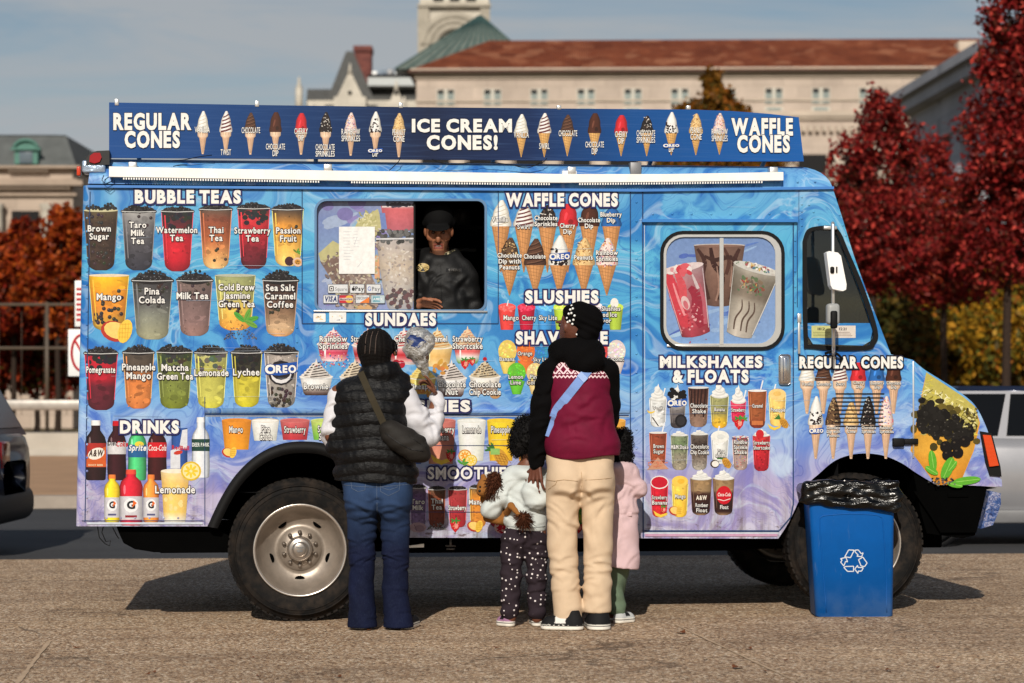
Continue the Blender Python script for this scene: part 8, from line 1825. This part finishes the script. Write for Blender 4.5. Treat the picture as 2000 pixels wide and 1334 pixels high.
def vcol(V):
    c = np.tile(np.array(lin(SK5)), (len(V),1)); Q = (V-np.array(hc_))@np.array(tl.to_3x3()); hd_ = (np.abs(Q[:,0]) < .1) & (Q[:,1] < .02) & (Q[:,2] > -.16)
    beard = hd_ & (Q[:,2] < -.045) & ((np.abs(Q[:,0]) > .034) | (Q[:,2] < -.102) | ((Q[:,2] > -.06) & (np.abs(Q[:,0]) < .032) & (Q[:,1] < -.07))); c[beard] = c[beard]*.35+np.array(lin((40,28,22)))*.65
    lips = hd_ & (np.abs(Q[:,0]) < .028) & (np.abs(Q[:,2]+.0765) < .0165) & (Q[:,1] < -.07); c[lips] = lin((124,66,56)); return c
ven = B.build('person', m_skin, org=p(865,930,.1), col=vcol, it=1); tag(ven, 'smiling vendor in a dark cap and jacket leaning inside the open service window', 'person')
b = MB()
for sx_ in (-1,1): bm = bmesh.new(); bmesh.ops.create_uvsphere(bm, u_segments=12, v_segments=8, radius=.0115); b.bm(bm, 0, Matrix.Translation(hp(sx_*.03,-.076,.005)))
b.build('eyes', M('eye_dark2', (70,52,44), .15, .5), ven)
b = MB(); b.bevbox(-.02, .02, -.004, .004, -.0045, .0045, .002, 0, Matrix.Translation(hp(0,-.084,-.0735)) @ tl); b.build('teeth', m_white, ven)
CPs = Soft(.005); CPs.ell(hp(0,.005,.07), (.09,.102,.095), .02, tl); CPs.cap(hp(-.07,.01,.045), hp(.07,.01,.045), .03, .03, .02); CPs.ell(hp(0,-.105,.045), (.072,.05,.008), .012, tl @ Matrix.Rotation(R(18),4,'X')); m_cap = fabric('black_cap', (9,9,10), .3, 220, .85, .15, .15); CPs.build('cap', m_cap, ven, it=1)
JV = Soft(.006); JV.cap(p(866,555,.01), p(870,690,.05), .165, .17, .04, .8); JV.cap(p(836,532), p(898,532), .088, .088, .05, .95); JV.chain([p(826,538),p(812,588,.0),p(812,597,-.10)], [.075,.062,.048], .02); JV.chain([p(908,540),p(923,612,.04),p(916,680,.02)], [.078,.068,.05], .02); rfold(JV, w5, 810,920,530,610,16,40,40,18,.007,4,81);
JV.disp(wrinkle(.0035, 46, 30, 2.1))
for k in range(14):
    a = 2*math.pi*k/14; JV.ell((p(860,0)[0]+.1*math.cos(a), 13.28+.02+.085*math.sin(a), p(0,503)[2]+.03*math.sin(a)+.012*abs(math.cos(a))), (.034,.034,.036), .03)
m_jkt = fabric('charcoal_nylon', (17,17,18), .3, 150, .6, .15, .3)
jv = JV.build('jacket', m_jkt, ven)
t = NT('camo_lining'); v = t.obj(); n_ = t.noise(t.mp(v,(1.,1,.5),rot=(0,.6,0)), 42, 3, .5, 1.2); m_camo = t.bsdf(t.ramp(n_, [(.38, lin((38,36,30))), (.5, lin((96,90,66))), (.58, lin((190,180,150))), (.66, lin((60,54,40)))], 'CONSTANT'), .85, .15)
b = Soft(.0045); b.chain([p(860+27*math.cos(R(q_)), 504-.10*(q_+75)-3, .02+.076*math.sin(R(q_))) for q_ in (-80,-62,-44,-26,-8,12)], [.008,.016,.02,.021,.018,.012], .01); b.build('collar_lining', m_camo, ven)
def onjk(dx0):
    def f(x, y, l_): q = p(x,y); return (q[0], JV.front(q[0], q[2], 13.1)-.004-l_, q[2])
    return f
A = Art(0,0,onjk(0)); A.ell(827,524,12.5,8.5,(206,180,120),24); A.ell(827,524,11.3,7.4,(20,20,22),24); A.text('SF',827,528,8,wd=13,col=(214,196,140),bold=.06,shear=.1); A.build('emblem', m_print, jv)
A = Art(0,0,onjk(0)); A.rect(872,526,903,533,(24,24,26)); A.text('49ERS',888,531.5,4.5,wd=24,col=(90,88,86),bold=.02); A.build('chest_patch', m_print, jv)
b = MB(); stitch(b, JV, w5, [(862,520),(862,560),(866,606)], .0022, .0005); b.build('jacket_zip', m_blk, jv)

# ---------------------------------------------------------------- blue recycling bin
dB = 13.1; sB = F/dB; bx_ = lambda px: (px-1000)/sB; bz_ = lambda py: HC-(py-HY)/sB
z0 = gz(2.0)+.001; zt = bz_(962); yb0, yb1 = dB, dB+.235
x0b, x1b, x0t, x1t = bx_(1593), bx_(1745), bx_(1578), bx_(1746)
m_bin = NT('blue_plastic'); v = m_bin.obj(); n1 = m_bin.noise(v, 7, 5, .65); zc = m_bin.n('ShaderNodeSeparateXYZ', {0:v}).outputs[2]
dust = m_bin.math('MULTIPLY', m_bin.n('ShaderNodeMapRange', {0:zc, 1:.22, 2:.02, 3:0., 4:.5}).outputs[0], m_bin.ramp(n1, [(.35,0.),(.7,1.)]))
scr = m_bin.math('MULTIPLY', m_bin.ramp(m_bin.noise(m_bin.mp(v,(9,9,1.2),rot=(0,.25,0)), 5, 4, .7), [(.62,0.),(.68,.35)]), m_bin.ramp(n1, [(.4,0.),(.6,1.)]))
dust = m_bin.math('MAXIMUM', dust, scr)
m_bin = m_bin.bsdf(m_bin.mix(dust, m_bin.mix(1., lin((0,84,160)), m_bin.ramp(n1, [(.3,.9),(.7,1.06)]), 'MULTIPLY'), lin((90,116,150))), .5, .22, 0, m_bin.bump(m_bin.noise(v, 120, 3), .06, .004))
def ringxy(xa, xb, ya, yb, z, r_, n=5): return [(x, y, z) for x, y in rrect(xa, ya, xb, yb, r_, n)]
b = MB(); sec = []
for t_, z in ((0,z0),(.015,z0+.006),(1,zt)):
    e = .01 if t_ == 0 else 0
    sec.append(ringxy(x0b+(x0t-x0b)*t_+e, x1b+(x1t-x1b)*t_-e, yb0-.03*t_+e, yb1+.02*t_-e, z, .028))
m = len(sec[0]); vs = [q for s_ in sec for q in s_]; b.add(vs, [(i*m+k, i*m+(k+1)%m, (i+1)*m+(k+1)%m, (i+1)*m+k) for i in range(2) for k in range(m)]+[tuple(range(m))], sm=True)
bin_ = b.build('recycling_bin', m_bin, org=((x0b+x1b)/2, dB+.12, z0)); tag(bin_, 'blue plastic recycling bin with black liner in front of the front wheel', 'bin')
fy_ = lambda z: yb0-.03*(z-z0)/(zt-z0)
def on_bin(px, py, l_=0): z = bz_(py); return (bx_(px), fy_(z)-.0012-l_, z)
b = MB(); pp = [on_bin(x,y) for x,y in smooth_px([(1614,1196),(1606,1100),(1600,1022),(1602,1010),(1614,1006),(1660,1003),(1705,1005),(1718,1009),(1723,1020),(1729,1100),(1732,1196)],4)]; b.tube(pp, .0032, 6); b.build('moulded_rib', m_bin, bin_)
b = MB(); rm = ringxy(x0t-.004, x1t+.004, yb0-.034, yb1+.024, zt, .03); b.tube(rm+[rm[0]], .01, 8, cap=False); b.build('rim', m_bin, bin_)
A = Art(0,.0006,on_bin); cxr, cyr = 1667, 1097
def rp(x, y, a): ca, sa = math.cos(a), math.sin(a); return (cxr+x*ca-y*sa, cyr+x*sa+y*ca)
W_ = (226,232,238)
for poly_ in ([(818,668),(845,620),(884,622),(858,674),(818,668)],[(890,622),(912,620),(932,646),(946,640),(936,668),(902,664),(912,656),(890,634),(890,622)],[(914,688),(944,670),(974,712),(956,737),(932,732),(914,688)],[(948,744),(936,768),(912,768),(911,784),(888,754),(908,728),(910,742),(948,744)],[(824,736),(880,734),(880,770),(838,770),(812,742),(824,736)],[(788,682),(826,672),(838,704),(824,700),(812,732),(790,706),(800,690),(788,682)]):
    A.line([(1420+u/3.571,900+v/3.571) for u,v in poly_], 1.9, W_)
A.build('recycling_symbol', M('symbol_white', (222,228,234), .5) if False else m_print, bin_)
LB = Soft(.006); zr_ = bz_(940)
for t_ in np.linspace(0,1,9):
    LB.ell((x0t+(x1t-x0t)*t_, yb0-.03, bz_(962-6*math.sin(t_*5))), (.045,.03,.05+.01*math.sin(t_*9)), .025); LB.ell((x0t+(x1t-x0t)*t_, yb1+.02, bz_(955)), (.045,.03,.055), .025)
LB.cap((x0t-.012,yb0-.03,bz_(980)), (x1t+.004,yb0-.036,bz_(985)), .02, .03, .03); LB.cap((x0t+.1,yb0-.035,bz_(978)), (x1t,yb0-.04,bz_(992)), .022, .024, .03); LB.cap((x0t-.012,yb0-.02,bz_(960)), (x0t-.012,yb1,bz_(958)), .032, .032, .03); LB.cap((x1t+.008,yb0-.02,bz_(968)), (x1t+.008,yb1,bz_(958)), .034, .034, .03)
LB.cap((x0t-.012,yb0-.03,bz_(945)), (x1t+.01,yb0-.03,bz_(945)), .018, .018, .03); LB.cap((x0t-.02,yb0-.02,bz_(965)), (x0t-.05,yb0-.03,bz_(978)), .014, .008, .02)
LB.ell(((x0t+x1t)/2,(yb0+yb1)/2,bz_(948)), (.2,.1,.022), .03)
LB.disp(lambda X, Y, Z: .0035*np.sin(Z*70+X*9+3*np.sin(X*12))+.0016*np.sin(X*20-Z*120+2*np.sin(X*25)))
t = NT('black_liner'); v = t.obj(); n_ = t.noise(t.mp(v,(1,1,4),rot=(0,.2,0)), 6, 4, .5, 1.2); LB.build('bin_liner', t.bsdf(lin((3,3,3)), .2, .45, 0, t.bump(n_, .45, .03)), bin_, it=1)
